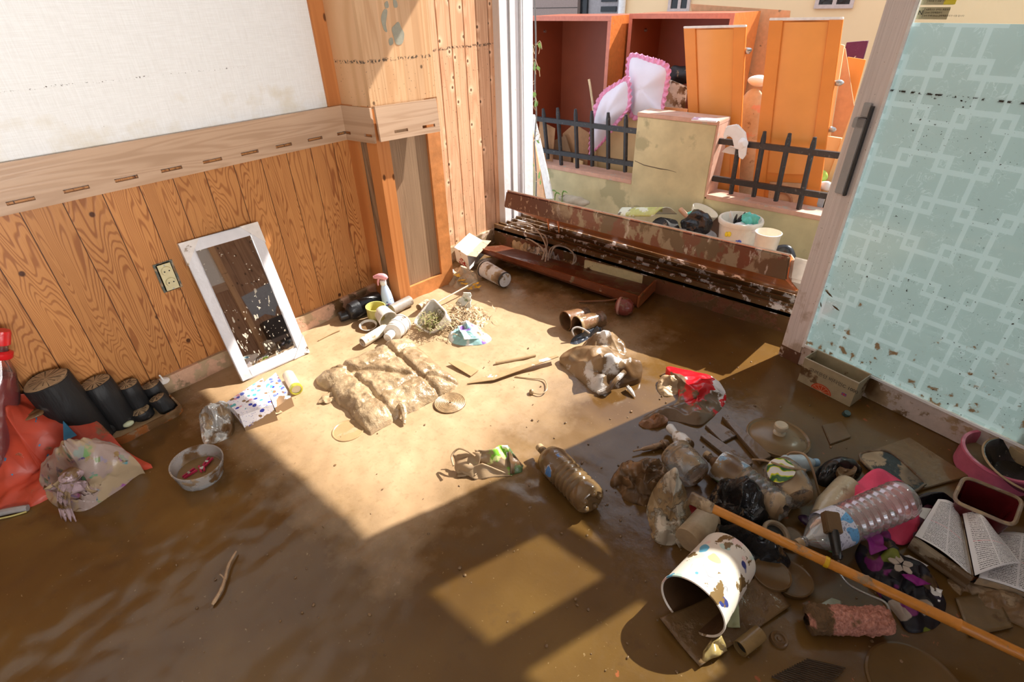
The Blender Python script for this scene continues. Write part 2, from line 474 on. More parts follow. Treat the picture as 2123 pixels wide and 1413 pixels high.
M_RAIL = wood_grain('beech_laminate', (0.56, 0.375, 0.25), (0.44, 0.275, 0.17), axis='X', along='Z', plank=3.0, rings=9, sx=10, sz=0.6, rough=0.38, knots=False, joint=False)
M_PINE = wood_grain('knotty_pine', (0.76, 0.45, 0.27), (0.60, 0.31, 0.17), plank=0.105, rings=14, sx=7, sz=0.5, rough=0.33, dirt=0.25, kf=(9.0, 8.0), kt=0.085, halo=0.7, tide=0.9)
M_PINEF = wood_grain('pale_pine', (0.77, 0.475, 0.26), (0.63, 0.345, 0.165), plank=0.11, rings=10, sx=9, sz=0.3, rough=0.4, kf=(4.0, 3.4), kt=0.035, tide=0.9, joint=False)
M_ORW = wood_grain('orange_stained_wood', (0.60, 0.235, 0.075), (0.44, 0.145, 0.04), plank=0.5, rings=5, sx=9, sz=0.3, rough=0.4, joint=False)
M_VEN = wood_grain('weathered_veneer', (0.40, 0.255, 0.15), (0.17, 0.095, 0.052), plank=0.5, rings=44, sx=22, sz=0.10, rough=0.6, knots=False, joint=False)
M_BASE = P('pinkish_skirting_board', (0.60, 0.36, 0.24), 0.4, mud=0.5, ms=11, bs=60)
M_BASEM = P('muddied_skirting', (0.66, 0.48, 0.36), 0.35, mud=0.56, ms=9, bs=60)

WY = 2.496
MB().box((-2.3, WY + 0.014, -0.1), (1.70, WY + 0.16, 2.72)).build('wall_left', M_PAPER, kind='structure', smooth=0)
MB().box((-2.3, WY, 0.0), (1.64, WY + 0.014, 0.95)).build('trim_1', M_WAIN, kind='structure', smooth=0)
MB().box((-2.3, WY - 0.018, -0.03), (1.625, WY + 0.002, 0.088)).build('baseboard_left', M_BASE, kind='structure', smooth=0)
# slotted beech rail along the wall
b = MB(); RY0, RY1 = WY - 0.016, WY - 0.002
b.box((-2.3, RY0, 0.957), (1.615, RY1, 1.077)); b.box((-2.3, RY0, 0.914), (1.615, RY1, 0.943))
x = 0.233 - 0.1662 * 15; e = -2.3
while x < 1.6:
    b.box((e, RY0, 0.943), (x, RY1, 0.957)); e = min(x + 0.081, 1.615); x += 0.1662
if e < 1.615: b.box((e, RY0, 0.943), (1.615, RY1, 0.957))
b.build('trim_2', M_RAIL, kind='structure', smooth=0)
MB().box((1.556, WY + 0.002, 1.07), (1.64, WY + 0.03, 2.72)).build('trim_3', M_ORW, kind='structure', smooth=0, bevel=0.002)

# boxed-in corner column: side face towards the window of the room, front face a little turned
CA = V((1.652, 2.29, 0)); CF = V((1, -0.09, 0)).normalized(); CS = (V((1.625, WY, 0)) - CA).normalized()
CFW = 0.40; CN = V((CF.y, -CF.x, 0)); CSN = V((-CS.y, CS.x, 0)); CSL = (V((1.625, WY, 0)) - CA).length
if CN.y > 0: CN = -CN
if CSN.x > 0: CSN = -CSN
colr = thing('wall_column', (CA.x + 0.15, CA.y + 0.1, 0), None, None, kind='structure')
Bp = CA + CF * CFW
core = [CA, Bp, V((Bp.x + 0.01, WY + 0.1, 0)), V((1.62, WY + 0.1, 0))]
ins = 0.018
c2 = [CA - CN * ins - CSN * ins, Bp - CN * ins, core[2], core[3] - CSN * ins]
MB().prism([p + V((0, 0, -0.05)) for p in c2], (0, 0, 2.77)).build('core', M_VEN, colr, smooth=0)
up = [p + V((0, 0, 1.07)) for p in core]
MB().prism(up, (0, 0, 1.65)).build('upper_cladding', M_PINEF, colr, smooth=0)
def fbox(s0, s1, z0, z1, t=ins): return MB().obox(CA + CF * s0 - CN * t + V((0, 0, z0)), CF * (s1 - s0), CN * t, V((0, 0, z1 - z0)))
def sbox(s0, s1, z0, z1, t=ins): return MB().obox(CA + CS * s0 - CSN * t + V((0, 0, z0)), CS * (s1 - s0), CSN * t, V((0, 0, z1 - z0)))
M_ORM = P('orange_wood_splashed', (0.58, 0.225, 0.07), 0.45, mud=0.16, ms=60, var=0.2, bs=18)
fbox(0.0, 0.075, -0.03, 1.08).build('stile', M_ORW, colr, smooth=0)
fbox(0.315, CFW, -0.03, 1.08).build('stile', M_ORM, colr, smooth=0)
fbox(0.075, 0.315, -0.03, 0.085).build('bottom_rail', M_ORM, colr, smooth=0)
sbox(0.0, 0.07, -0.03, 1.08).build('side_board', M_ORW, colr, smooth=0)
sbox(CSL - 0.075, CSL, -0.03, 1.08).build('side_board', M_ORW, colr, smooth=0)
# rail pieces wrapping the column; the front one hangs loose
def slotplate(o, ex, ey, w, h, t, nrm, slots, zs=(0.028, 0.042)):
    m = MB(); q = lambda a, b, c, d: m.obox(o + ex * a + ey * c, ex * (b - a), ey * (d - c), nrm * t)
    q(0, w, 0, zs[0]); q(0, w, zs[1], h); e = 0
    for a, b in slots: q(e, a, zs[0], zs[1]); e = b
    q(e, w, zs[0], zs[1]); return m
slotplate(CA + CS * CSL + CSN * 0.001 + V((0, 0, 0.914)), -CS, V((0, 0, 1)), CSL + 0.004, 0.163, 0.014, CSN, [(0.0, 0.05), (0.145, 0.20)]).build('side_rail', M_RAIL, colr, smooth=0)
ftl = onp(773, 221, CA + CN * 0.02, CN); fbl = onp(787, 294, CA + CN * 0.035, CN); fbr = onp(910, 272, CA + CN * 0.04, CN); ftr = onp(899, 206, CA + CN * 0.02, CN)
exf = (fbr - fbl).normalized(); nf = exf.cross((ftl - fbl)).normalized(); eyf = nf.cross(exf).normalized()
if nf.y > 0: nf = -nf
slotplate(fbl, exf, eyf, (fbr - fbl).length, (ftl - fbl).length, 0.014, nf, [(0.085, 0.165), (0.255, 0.335)]).build('loose_front_rail', M_RAIL, colr, smooth=0)

M_STN = P('grey_green_stain', (0.36, 0.34, 0.26), 0.7, var=0.1)
for us in (((790, 38), (796, 20), (803, 22), (800, 50), (803, 66), (796, 62)), ((797, 8), (803, 2), (806, 14), (800, 17)), ((815, 0), (822, 2), (824, 14), (817, 15)), ((818, 52), (826, 45), (832, 58), (838, 70), (834, 90), (822, 92), (816, 76), (812, 60)), ((806, 82), (813, 78), (815, 90), (808, 94))):
    MB().prism(smooth_loop([onp(u, v, CA + CN * 0.0006, CN) for u, v in us], 28), CN * 0.0008).build('paint_stain', M_STN, colr, smooth=0)
# plank wall beyond the column
k = MB(); px = 2.0
while px < 2.80:
    w = min(0.105, 2.80 - px)
    k.box((px + 0.003, WY - 0.004, 0.1), (px + w - 0.003, WY + 0.02, 2.72)); px += 0.105
k.box((2.0, WY + 0.004, 0.0), (2.80, WY + 0.15, 2.72))
k.build('wall_far', M_PINE, kind='structure', smooth=0)
MB().box((2.05, WY - 0.022, -0.03), (2.79, WY, 0.108)).build('baseboard_far', M_BASEM, kind='structure', smooth=0, bevel=0.003)

# the sliding-door opening: jamb, sill with tracks, lintel, wall beyond
M_UPVC = P('white_door_frame', (0.78, 0.78, 0.80), 0.35, mud=0.08, ms=40, var=0.03)
M_UPVCD = P('white_track_in_mud', (0.74, 0.70, 0.68), 0.35, mud=0.64, ms=15, wet=0.2, mcol=(0.15, 0.085, 0.04))
j = MB(); j.box((2.775, 2.455, 0.10), (3.10, WY + 0.15, 2.62))
for a_, b_, d_ in ((0.0, 0.075, 2.438), (0.088, 0.098, 2.43), (0.112, 0.185, 2.445), (0.195, 0.203, 2.43), (0.215, 0.225, 2.43), (0.240, 0.325, 2.440)):
    j.box((2.775 + a_, d_, 0.13), (2.775 + b_, 2.456, 2.62))
j.build('trim_4', M_UPVC, kind='structure', smooth=0)
M_RISER = P('muddy_brown_riser', (0.17, 0.062, 0.03), 0.3, mud=0.5, ms=9, mcol=(0.13, 0.07, 0.03), wet=0.25)
MB().box((2.688, -1.2, -0.12), (3.10, WY, 0.10)).build('trim_5', M_RISER, kind='structure', smooth=0)
t = MB(); t.box((2.682, -1.2, 0.095), (2.70, WY - 0.03, 0.148)); t.box((2.682, -1.2, 0.10), (3.10, WY - 0.03, 0.12))
for i in range(6):
    xx = 2.73 + i * 0.058
    t.box((xx, -1.2, 0.119), (xx + 0.010, WY - 0.03, 0.147))
t.build('trim_6', M_UPVCD, kind='structure', smooth=0)
M_PLAIN = P('plain_wall', (0.55, 0.50, 0.44), 0.8)
MB().box((2.69, -2.3, 2.62), (3.08, WY + 0.15, 2.8)).box((2.69, -2.45, -0.1), (3.08, -0.78, 2.62)).build('wall_front', M_PLAIN, kind='structure', smooth=0)
MB().box((-2.45, -2.45, 2.72), (3.08, WY + 0.15, 2.82)).build('ceiling', P('ceiling_paper', (0.74, 0.72, 0.68), 0.8), kind='structure', smooth=0)
MB().box((-2.45, -2.45, -0.1), (-2.3, WY + 0.15, 2.75)).build('wall_back', M_PLAIN, kind='structure', smooth=0)
M_WAIN2 = wood_grain('brown_board_panelling', (0.50, 0.29, 0.17), (0.34, 0.18, 0.10), plank=0.16, rings=8, rough=0.5)
wr = MB()
wr.box((-2.45, -2.35, -0.1), (-1.7, -2.2, 2.75)); wr.box((0.7, -2.35, -0.1), (2.69, -2.2, 2.75))
wr.box((-1.7, -2.35, -0.1), (0.7, -2.2, 0.40)); wr.box((-1.7, -2.35, 1.5), (0.7, -2.2, 2.75))
wr.build('wall_right', M_PAPER, kind='structure', smooth=0)
MB().box((0.7, -2.2, 0), (1.62, -2.185, 1.07)).build('trim_7', M_WAIN2, kind='structure', smooth=0)
MB().box((0.7, -2.2, 1.07), (1.62, -2.175, 1.17)).build('trim_8', M_RAIL, kind='structure', smooth=0)
MB().box((1.62, -2.2, 0), (1.69, -2.16, 2.72)).build('trim_9', M_PINEF, kind='structure', smooth=0)
MB().box((1.69, -2.2, 0.0), (2.69, -2.17, 2.72)).build('trim_10', M_WAIN2, kind='structure', smooth=0)
MB().prism([V((x_, -2.168, z_)) for x_, z_ in ((1.70, 0.93), (2.15, 0.99), (2.16, 0.72), (2.02, 0.66), (1.96, 0.56), (1.86, 0.63), (1.72, 0.60))], (0, 0.006, 0)).build('torn_grey_sheet', P('grey_sheet', (0.40, 0.43, 0.48), 0.6), None, 'torn grey sheet on the far wall, seen only in the leaning mirror', 'sheet', smooth=0)
cbn = thing('dark_cupboard', (1.98, -2.0, 0), 'dark cupboard on the far wall, seen only in the leaning mirror', 'cupboard')
MB().box((1.74, -2.165, 0), (2.30, -1.9, 0.53)).build('body', P('dark_cupboard_wood', (0.05, 0.04, 0.035), 0.5), cbn, smooth=0)
MB().box((1.73, -1.9, 0.24), (2.31, -1.88, 0.29)).build('rail', P('grey_brown_rail', (0.22, 0.17, 0.14), 0.5), cbn, smooth=0)

# unseen posts in a transom frame, shaped to cast the floor's shadow strips
d2 = thing('shadow_strip_transom', (2.88, -0.25, 1.96), None, None, kind='structure')
f2 = MB()
for y0, y1 in ((-0.05, 0.235), (-0.415, -0.30), (-0.76, -0.70)): f2.box((2.866, y0 + 0.001, 2.02), (2.899, y1 - 0.001, 2.55))
f2.box((2.865, -0.78, 1.965), (2.90, 0.235, 2.02)); f2.box((2.865, -0.78, 2.55), (2.90, 0.235, 2.62))
f2.build('frame', M_UPVC, d2, smooth=0)
M_GLASS = plastic_clear('clear_pane', (0.985, 0.99, 0.985), mud=0.0, op=0.01, refl=0.1, edge=0.0)
MB().box((2.88, -0.72, 2.0), (2.885, 0.2, 2.56)).build('pane', M_GLASS, d2, smooth=0)

# the sliding door lifted out of its track and stood on the floor
D0 = V((2.465, 0.405, 0)); DD = V((-0.267, -0.964, 0)).normalized(); DNm = V((DD.y, -DD.x, 0)); UP = V((0, 0, 1))
if DNm.x > 0: DNm = -DNm           # towards the room
def dbox(s0, s1, z0, z1, n0, n1): return MB().obox(D0 + DD * s0 + UP * z0 + DNm * n0, DD * (s1 - s0), UP * (z1 - z0), DNm * (n1 - n0))
door = thing('door_1', D0 + DD * 0.52, 'white sliding door with a frosted pane standing off its track on the wet floor', None, kind='structure')
M_DOORF = wood_grain('white_grained_frame', (0.90, 0.83, 0.82), (0.74, 0.67, 0.655), plank=0.4, rings=14, sx=26, sz=0.35, rough=0.4, along='Y', knots=False, joint=False, dirt=0.55)
M_DOORM = P('white_rail_in_mud', (0.62, 0.53, 0.49), 0.4, mud=0.52, ms=13)
DW = 1.05; DH = 2.12
dbox(0, 0.097, 0.0, DH, -0.035, 0.0).build('stile', M_DOORF, door, smooth=0, bevel=0.003)
dbox(DW - 0.097, DW, 0.0, DH, -0.035, 0.0).build('stile', M_DOORF, door, smooth=0, bevel=0.003)
dbox(0.097, DW - 0.097, 0.0, 0.108, -0.035, -0.001).build('bottom_rail', M_DOORM, door, smooth=0, bevel=0.003)
dbox(0.097, DW - 0.097, DH - 0.1, DH, -0.035, -0.001).build('top_rail', M_DOORF, door, smooth=0, bevel=0.003)
bd = MB()
for (a, b_, c, d) in ((0.095, 0.105, 0.1, DH - 0.1), (DW - 0.105, DW - 0.095, 0.1, DH - 0.1)):
    bd.obox(D0 + DD * a + UP * c, DD * (b_ - a), UP * (d - c), DNm * 0.006)
bd.obox(D0 + DD * 0.097 + UP * 0.106, DD * (DW - 0.194), UP * 0.010, DNm * 0.006)
bd.build('glazing_bead', P('white_bead', (0.92, 0.92, 0.94), 0.35, mud=0.14, ms=20), door, smooth=0)
FROST = 1.402
dbox(-0.001, 0.100, -0.01, 0.062, -0.036, 0.0012).build('mud_splash', P('dark_mud_splash', (0.13, 0.055, 0.028), 0.25, mud=0.30, ms=26, mcol=(0.55, 0.44, 0.38), wet=0.3), door, smooth=0)
for i, (u, v, a_, l_) in enumerate(((1719, 609, -0.45, 0.020), (1733, 638, -0.35, 0.019), (1702, 631, -1.15, 0.013))):
    p_ = onp(u, v, D0 + DNm * -0.012, DNm); e1 = DD * math.cos(a_) + UP * math.sin(a_); e2 = DD * -math.sin(a_) + UP * math.cos(a_)
    MB().prism([p_ + e1 * x_ * l_ + e2 * y_ * l_ for x_, y_ in ((-1, 0), (-0.4, 0.16), (0.3, 0.2), (1, 0), (0.3, -0.2), (-0.4, -0.16))], DNm * 0.0012).build('dead_leaf', P('dead_leaf_brown', (0.10, 0.06, 0.02), 0.5), None, ('dead leaf highest on the frosted door pane', 'largest dead leaf, below the highest one on the frosted pane', 'small slanting dead leaf nearest the door stile')[i], 'leaf', 'dead leaves stuck on the frosted pane', smooth=0)
def frost_mat():
    k = NT('frosted_film_with_squares'); o = k.pos()
    sp = k.n('SeparateXYZ', {0: o}); X, Y, Z = sp.outputs
    s = k.math('ADD', k.math('MULTIPLY', k.math('SUBTRACT', X, D0.x), DD.x), k.math('MULTIPLY', k.math('SUBTRACT', Y, D0.y), DD.y))
    px = k.math('DIVIDE', k.math('SUBTRACT', s, 0.22), 0.122); pz = k.math('DIVIDE', k.math('SUBTRACT', Z, 0.255), 0.146)
    rings = []
    for c in (0.5, 1.5):
        ax = k.math('ABSOLUTE', k.math('SUBTRACT', k.math('FLOORED_MODULO', k.math('ADD', px, 1.0 - c + 4), 2.0), 1.0))
        az = k.math('ABSOLUTE', k.math('SUBTRACT', k.math('FLOORED_MODULO', k.math('ADD', pz, 1.0 - c + 4), 2.0), 1.0))
        dmx = k.math('MAXIMUM', ax, az)
        rings.append(k.math('LESS_THAN', k.math('ABSOLUTE', k.math('SUBTRACT', dmx, 0.655)), 0.062))
    ring = k.math('MAXIMUM', rings[0], rings[1])
    nz = k.n('CombineXYZ', {0: s, 1: 0.0, 2: Z}).outputs[0]
    fib = k.math('ABSOLUTE', k.math('SUBTRACT', k.noise(nz, 22.0, 3, 0.5, 1.5), 0.5))
    fib = k.math('MULTIPLY', k.mr(fib, 0.008, 0.018, 1, 0), k.mr(k.noise(nz, 15.0, 1), 0.45, 0.6))
    br = k.math('MAXIMUM', k.math('MULTIPLY', ring, 0.55), k.math('MULTIPLY', fib, 0.6))
    tint = k.mix(br, (0.57, 0.715, 0.73), (0.76, 0.90, 0.94))
    # silt splashes low down, black specks under the tide line
    low = k.mr(k.math('ADD', k.noise(nz, 22.0, 5), k.math('MULTIPLY', Z, -0.30)), 0.54, 0.58)
    sp1 = k.math('MULTIPLY', k.mr(k.noise(nz, 100.0, 3), 0.655, 0.67), k.mr(k.noise(nz, 5.0, 2), 0.46, 0.56))
    sp1 = k.math('MULTIPLY', sp1, k.math('LESS_THAN', Z, 1.195))
    tl = k.math('MULTIPLY', k.mr(k.math('ABSOLUTE', k.math('SUBTRACT', Z, 1.195)), 0.001, 0.005, 1, 0), k.mr(k.noise(nz, 60.0, 4), 0.49, 0.53))
    tl = k.math('MULTIPLY', tl, k.mr(k.noise(nz, 5.0, 1), 0.36, 0.44))
    df = k.n('BsdfDiffuse', {0: k.mix(br, (0.48, 0.60, 0.605), (0.70, 0.81, 0.83))})
    tr = k.n('BsdfTranslucent', {0: tint}); tp = k.n('BsdfTransparent', {0: (0.82, 0.92, 0.9, 1)}); gl = k.n('BsdfGlossy', {'Roughness': 0.12})
    a = k.n('MixShader', {0: 0.30, 1: df.outputs[0], 2: tr.outputs[0]})
    a = k.n('MixShader', {0: 0.13, 1: a.outputs[0], 2: tp.outputs[0]})
    a = k.n('MixShader', {0: 0.07, 1: a.outputs[0], 2: gl.outputs[0]})
    dl = k.n('BsdfDiffuse', {0: (0.45, 0.33, 0.19, 1)}); db = k.n('BsdfDiffuse', {0: (0.035, 0.022, 0.014, 1)})
    a = k.n('MixShader', {0: low, 1: a.outputs[0], 2: dl.outputs[0]})
    a = k.n('MixShader', {0: k.math('MAXIMUM', sp1, tl), 1: a.outputs[0], 2: db.outputs[0]})
    return k.done(a)
dbox(0.1, DW - 0.1, 0.11, FROST, -0.018, -0.013).build('frosted_pane', frost_mat(), door, smooth=0)
dbox(0.1, DW - 0.1, FROST, DH - 0.1, -0.018, -0.013).build('clear_pane', plastic_clear('door_clear_pane', (0.95, 0.985, 0.975), mud=0.0, op=0.03, refl=0.12, edge=0.0), door, smooth=0)
# pull handle
M_ALU = P('brushed_aluminium', (0.42, 0.425, 0.44), 0.35, mud=0.06, ms=50, var=0.05)
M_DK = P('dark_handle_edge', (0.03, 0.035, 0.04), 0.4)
hz0, hz1 = 0.815, 1.15
dbox(0.032, 0.066, hz0, 1.098, 0.0, 0.018).build('handle', M_ALU, door, smooth=0, bevel=0.003)
hd = dbox(0.020, 0.066, 1.062, 1.098, 0.0, 0.018)
hd.build('handle_head', M_ALU, door, smooth=0, bevel=0.003)
dbox(0.066, 0.074, hz0 - 0.004, 1.14, 0.0, 0.016).build('handle_dark_strip', M_DK, door, smooth=0)  # dark strip along one side of the handle
dbox(0.036, 0.064, 1.102, hz1, 0.0, 0.010).build('lock_plate', M_ALU, door, smooth=0, bevel=0.002)
# stickers at the top of the pane
M_STK = P('yellowish_sticker', (0.52, 0.49, 0.30), 0.5, var=0.05)
M_STKY = P('bright_yellow_sticker', (0.90, 0.80, 0.05), 0.5, var=0.05)
M_INK = P('black_print', (0.02, 0.02, 0.02), 0.6)
st1 = dbox(0.106, 0.196, 1.412, 1.446, -0.013, -0.012); s1 = st1.build('sticker', M_STK, door, smooth=0)
st2 = dbox(0.106, 0.200, 1.452, 1.50, -0.013, -0.012); s2 = st2.build('sticker', M_STK, door, smooth=0)
dbox(0.172, 0.205, 1.453, 1.50, -0.0118, -0.0112).build('yellow_sticker', M_STKY, door, smooth=0)
for so, z, lines in ((s1, 1.4125, ('사용하시는 유리는 복층유리', '22mm 강화복층유리', '유리 두께 22mm 강화복층유리가 사용 됩니다')), (s2, 1.4535, ('본 유리는 강화유리로', '모서리를 긁거나 충격시', '파손될 수 있습니다'))):
    for i, tx in enumerate(lines):
        text_obj(tx, 'print', M_INK, so, D0 + DD * 0.126 + UP * (z + 0.0245 - i * 0.0085) + DNm * -0.0118, DD, UP, 0.0062)
    text_obj('N', 'print', M_INK, so, D0 + DD * 0.107 + UP * (z + 0.012) + DNm * -0.0118, DD, UP, 0.019)
    MB().obox(D0 + DD * 0.1225 + UP * (z + 0.004) + DNm * -0.0118, DD * 0.0006, UP * 0.028, DNm * 0.0004).build('print', M_INK, so, smooth=0)

# things fixed to or leaning on the left wall
ot = thing('power_outlet', (0.61, WY - 0.004, 0.46), 'cream double power socket without cover in the grained boards', 'socket')
a, b_, c, d = ony(318, 547, WY - 0.006), ony(357, 541, WY - 0.006), ony(374, 596, WY - 0.006), ony(336, 604, WY - 0.006)
MB().box((0.572, WY - 0.006, 0.462), (0.650, WY + 0.001, 0.592)).build('back_box', P('grimy_metal_box', (0.10, 0.11, 0.09), 0.5, mud=0.45, ms=30), ot, smooth=0)
M_IV = P('aged_ivory_plastic', (0.62, 0.55, 0.33), 0.4, mud=0.10, ms=40)
MB().box((0.580, WY - 0.014, 0.464), (0.640, WY - 0.006, 0.590)).build('face_plate', M_IV, ot, smooth=0, bevel=0.004)
M_HOLE = P('socket_hole', (0.02, 0.018, 0.015), 0.6)
for zc in (0.555, 0.503):
    so = MB().lathe([(0.0, 0.006), (0.019, 0.006), (0.021, 0.0), (0.021, -0.004)], (0.611, WY - 0.014, zc), (0, -1, 0), 28).build('socket', M_IV, ot)
    for dx in (-0.0095, 0.0095):
        MB().lathe([(0.0, 0.0068), (0.0032, 0.0066), (0.0032, 0.004)], (0.611 + dx, WY - 0.014, zc), (0, -1, 0), 10).build('pin_hole', M_HOLE, so)
for zc in (0.472, 0.580):
    MB().lathe([(0.0, 0.003), (0.003, 0.002), (0.003, -0.002)], (0.611, WY - 0.014, zc), (0, -1, 0), 10).build('screw', M_ALU, ot)

bl, br = F(500, 790), F(637, 728)
tl, tr_ = ony(370, 505, WY - 0.012), ony(537, 460, WY - 0.012)
ex = (br - bl); W_ = ex.length; ex.normalize()
up_ = ((tl + tr_) / 2 - (bl + br) / 2); up_ = (up_ - ex * up_.dot(ex)); Hm = up_.length; up_.normalize()
nm = ex.cross(up_).normalized()
if nm.y > 0: nm = -nm
mir = thing('wall_mirror', (bl + br) / 2, 'white framed rectangular mirror leaning against the grained wooden wall', 'mirror')
def mbox(a0, a1, b0, b1, n0, n1): return MB().obox(bl + ex * a0 + up_ * b0 + nm * n0, ex * (a1 - a0), up_ * (b1 - b0), nm * (n1 - n0))
M_MF = P('silvery_white_frame', (0.66, 0.64, 0.66), 0.3, mud=0.12, ms=14, var=0.04)
fw_ = 0.047
fr = MB()
for a in ((0, fw_, 0, Hm), (W_ - fw_, W_, 0, Hm), (fw_, W_ - fw_, 0, fw_), (fw_, W_ - fw_, Hm - fw_, Hm)):
    fr.obox(bl + ex * a[0] + up_ * a[2], ex * (a[1] - a[0]), up_ * (a[3] - a[2]), nm * 0.022)
fr.build('frame', M_MF, mir, smooth=0, bevel=0.003)
mbox(0.01, W_ - 0.01, 0.01, Hm - 0.01, -0.004, 0.002).build('backing', P('mirror_backing', (0.35, 0.3, 0.24), 0.8), mir, smooth=0)
def mirror_mat():
    k = NT('mud_spotted_mirror'); o = k.obj()
    z = k.n('SeparateXYZ', {0: o}).outputs[2]
    d = k.mr(k.noise(o, 62.0, 2), 0.70, 0.72)
    st = k.math('MULTIPLY', k.mr(k.noise(k.mapv(o, (70, 70, 9)), 1.0, 3), 0.63, 0.65), k.mr(z, 0.42, 0.22))
    lo = k.mr(k.math('ADD', k.noise(o, 40.0, 4), k.math('MULTIPLY', z, -0.6)), 0.62, 0.66)
    f = k.math('MAXIMUM', d, k.math('MAXIMUM', st, lo))
    m = k.bsdf((0.80, 0.80, 0.80), 0.02, 1.0); dd = k.bsdf((0.6, 0.52, 0.40), 0.5)
    return k.done(k.n('MixShader', {0: f, 1: m.outputs[0], 2: dd.outputs[0]}))
mbox(fw_ - 0.004, W_ - fw_ + 0.004, fw_ - 0.004, Hm - fw_ + 0.004, 0.003, 0.010).build('mirror_glass', mirror_mat(), mir, smooth=0)
M_CARD = P('card_corner', (0.70, 0.64, 0.60), 0.6, mud=0.3, ms=18)
for (a, b_, sx_, sy_) in ((-0.003, Hm + 0.003, 1, -1), (W_ + 0.003, Hm + 0.003, -1, -1), (W_ + 0.003, -0.003, -1, 1)):
    o_ = bl + ex * a + up_ * b_ + nm * -0.003
    MB().prism([o_, o_ + ex * sx_ * 0.085, o_ + up_ * sy_ * 0.10], nm * 0.0275).build('corner_guard', M_CARD, mir, smooth=0)

hk = thing('suction_hook', (0.40, 2.47, 0.09), 'small white round hook stuck on the skirting behind the charcoal logs', 'hook')
hp = F(337, 786, 0.09); hp.y = 2.455
M_WH = P('white_plastic', (0.78, 0.76, 0.73), 0.35, mud=0.12, ms=40)
OFF[hk] = V(hk.location)
MB().lathe([(0, 0.006), (0.012, 0.005), (0.024, 0.0), (0.024, -0.002), (0, -0.002)], (hp.x, 2.46, 0.088), (0, -0.2, 1), 24).build('pad', M_WH, hk)
MB().tube([(hp.x, 2.46, 0.09), (hp.x - 0.003, 2.462, 0.11), (hp.x - 0.006, 2.455, 0.122)], 0.004, 8).build('peg', M_WH, hk)
# ------------------------------------------------------------------ outside: alley, low wall with railings, wardrobes, house
GZ = -0.16
M_CONC = P('concrete_ground', (0.40, 0.36, 0.30), 0.8, mud=0.4, ms=6)
MB().box((3.10, -4, GZ - 0.2), (14, 9, GZ)).build('ground', M_CONC, kind='structure', smooth=0)
XF = 3.9215
M_RENDER = P('yellowed_render', (0.60, 0.52, 0.30), 0.85, var=0.2, bs=5, col2=(0.44, 0.39, 0.22), c2s=3.0, c2a=0.32, bump=0.3)
M_PINKC = P('pinkish_coping', (0.62, 0.36, 0.26), 0.7, var=0.15, bs=14, col2=(0.5, 0.42, 0.34), c2s=12, c2a=0.25)
gw = thing('garden_wall', (XF + 0.09, 1.7, GZ), 'low yellowed rendered garden wall with a cracked pillar outside the opening', 'garden wall')
PY0, PY1, PZ = 1.43, 2.06, 0.725
MB().box((XF, -2.5, GZ), (XF + 0.17, 5.0, 0.205)).build('low_wall', M_RENDER, gw, smooth=0)
MB().box((XF - 0.008, PY1, 0.205), (XF + 0.18, 5.0, 0.238)).build('coping', M_PINKC, gw, smooth=0, bevel=0.004)
MB().box((XF - 0.008, -2.5, 0.205), (XF + 0.18, PY0, 0.238)).build('coping', M_PINKC, gw, smooth=0, bevel=0.004)
MB().box((XF - 0.012, PY0 + 0.012, GZ), (XF + 0.10, PY1, PZ)).build('pillar', M_RENDER, gw, smooth=0, bevel=0.004)
MB().box((XF - 0.016, PY0 - 0.004, PZ), (XF + 0.19, PY1 + 0.004, PZ + 0.03)).build('pillar_cap', M_PINKC, gw, smooth=0, bevel=0.004)
MB().box((XF - 0.010, PY0 - 0.004, 0.22), (XF + 0.19, PY0 + 0.012, PZ)).build('pillar_side', M_PINKC, gw, smooth=0)
cr = [onx(u, v, XF - 0.0125) for u, v in ((1316, 333), (1335, 342), (1352, 346), (1370, 350), (1385, 352), (1402, 357))]
MB().tube(cr, [0.002, 0.003, 0.003, 0.0035, 0.002, 0.001], 6).build('crack', P('crack_brown', (0.10, 0.075, 0.05), 0.9), gw)  # thin dark brown crack line

M_IRON = P('black_painted_iron', (0.022, 0.022, 0.024), 0.38, var=0.3, col2=(0.10, 0.09, 0.08), c2s=50, c2a=0.2)
def railing(name, label, rails, pickets):
    y = sum(p[1][1] for p in rails) / len(rails)
    t = thing(name, (XF + 0.05, rails[0][1].y, 0.24), label, 'railing')
    for a, b in rails:
        d = (b - a)
        MB().obox(a + V((-0.016, 0, -0.019)), d, V((0.032, 0, 0)), V((0, 0, 0.038))).build('rail', M_IRON, t, smooth=0, bevel=0.002)
    for a, b in pickets:
        d = (b - a).normalized(); L = (b - a).length
        MB().lathe([(0, 0), (0.016, 0.002), (0.0175, 0.02), (0.0175, L - 0.05), (0.013, L - 0.02), (0.012, L - 0.004), (0, L)], a, d, 10, ref=(0, 1, 0)).build('picket', M_IRON, t, smooth=30)
    return t
X1 = XF + 0.05
def pk(u0, v0, u1, v1, x=X1): return onx(u1, v1, x), onx(u0, v0, x)
railing('iron_railing', 'black iron railing on the low wall left of the pillar',
    [(onx(1100, 244, X1), onx(1322, 272, X1)), (onx(1105, 308, X1), onx(1320, 341, X1))],
    [pk(1126, 224, 1136, 330), pk(1156, 222, 1164, 344), pk(1193, 225, 1197, 350), pk(1227, 229, 1228, 345), pk(1261, 232, 1261, 351), pk(1298, 236, 1296, 357)])
railing('iron_railing', 'black iron railing on the low wall right of the pillar, white cloth tied to it',
    [(onx(1484, 291, X1), onx(1740, 322, X1)), (onx(1478, 369, X1), onx(1715, 406, X1))],
    [pk(1533, 290, 1515, 402), pk(1586, 271, 1562, 408), pk(1638, 275, 1608, 417), pk(1690, 283, 1655, 437)])

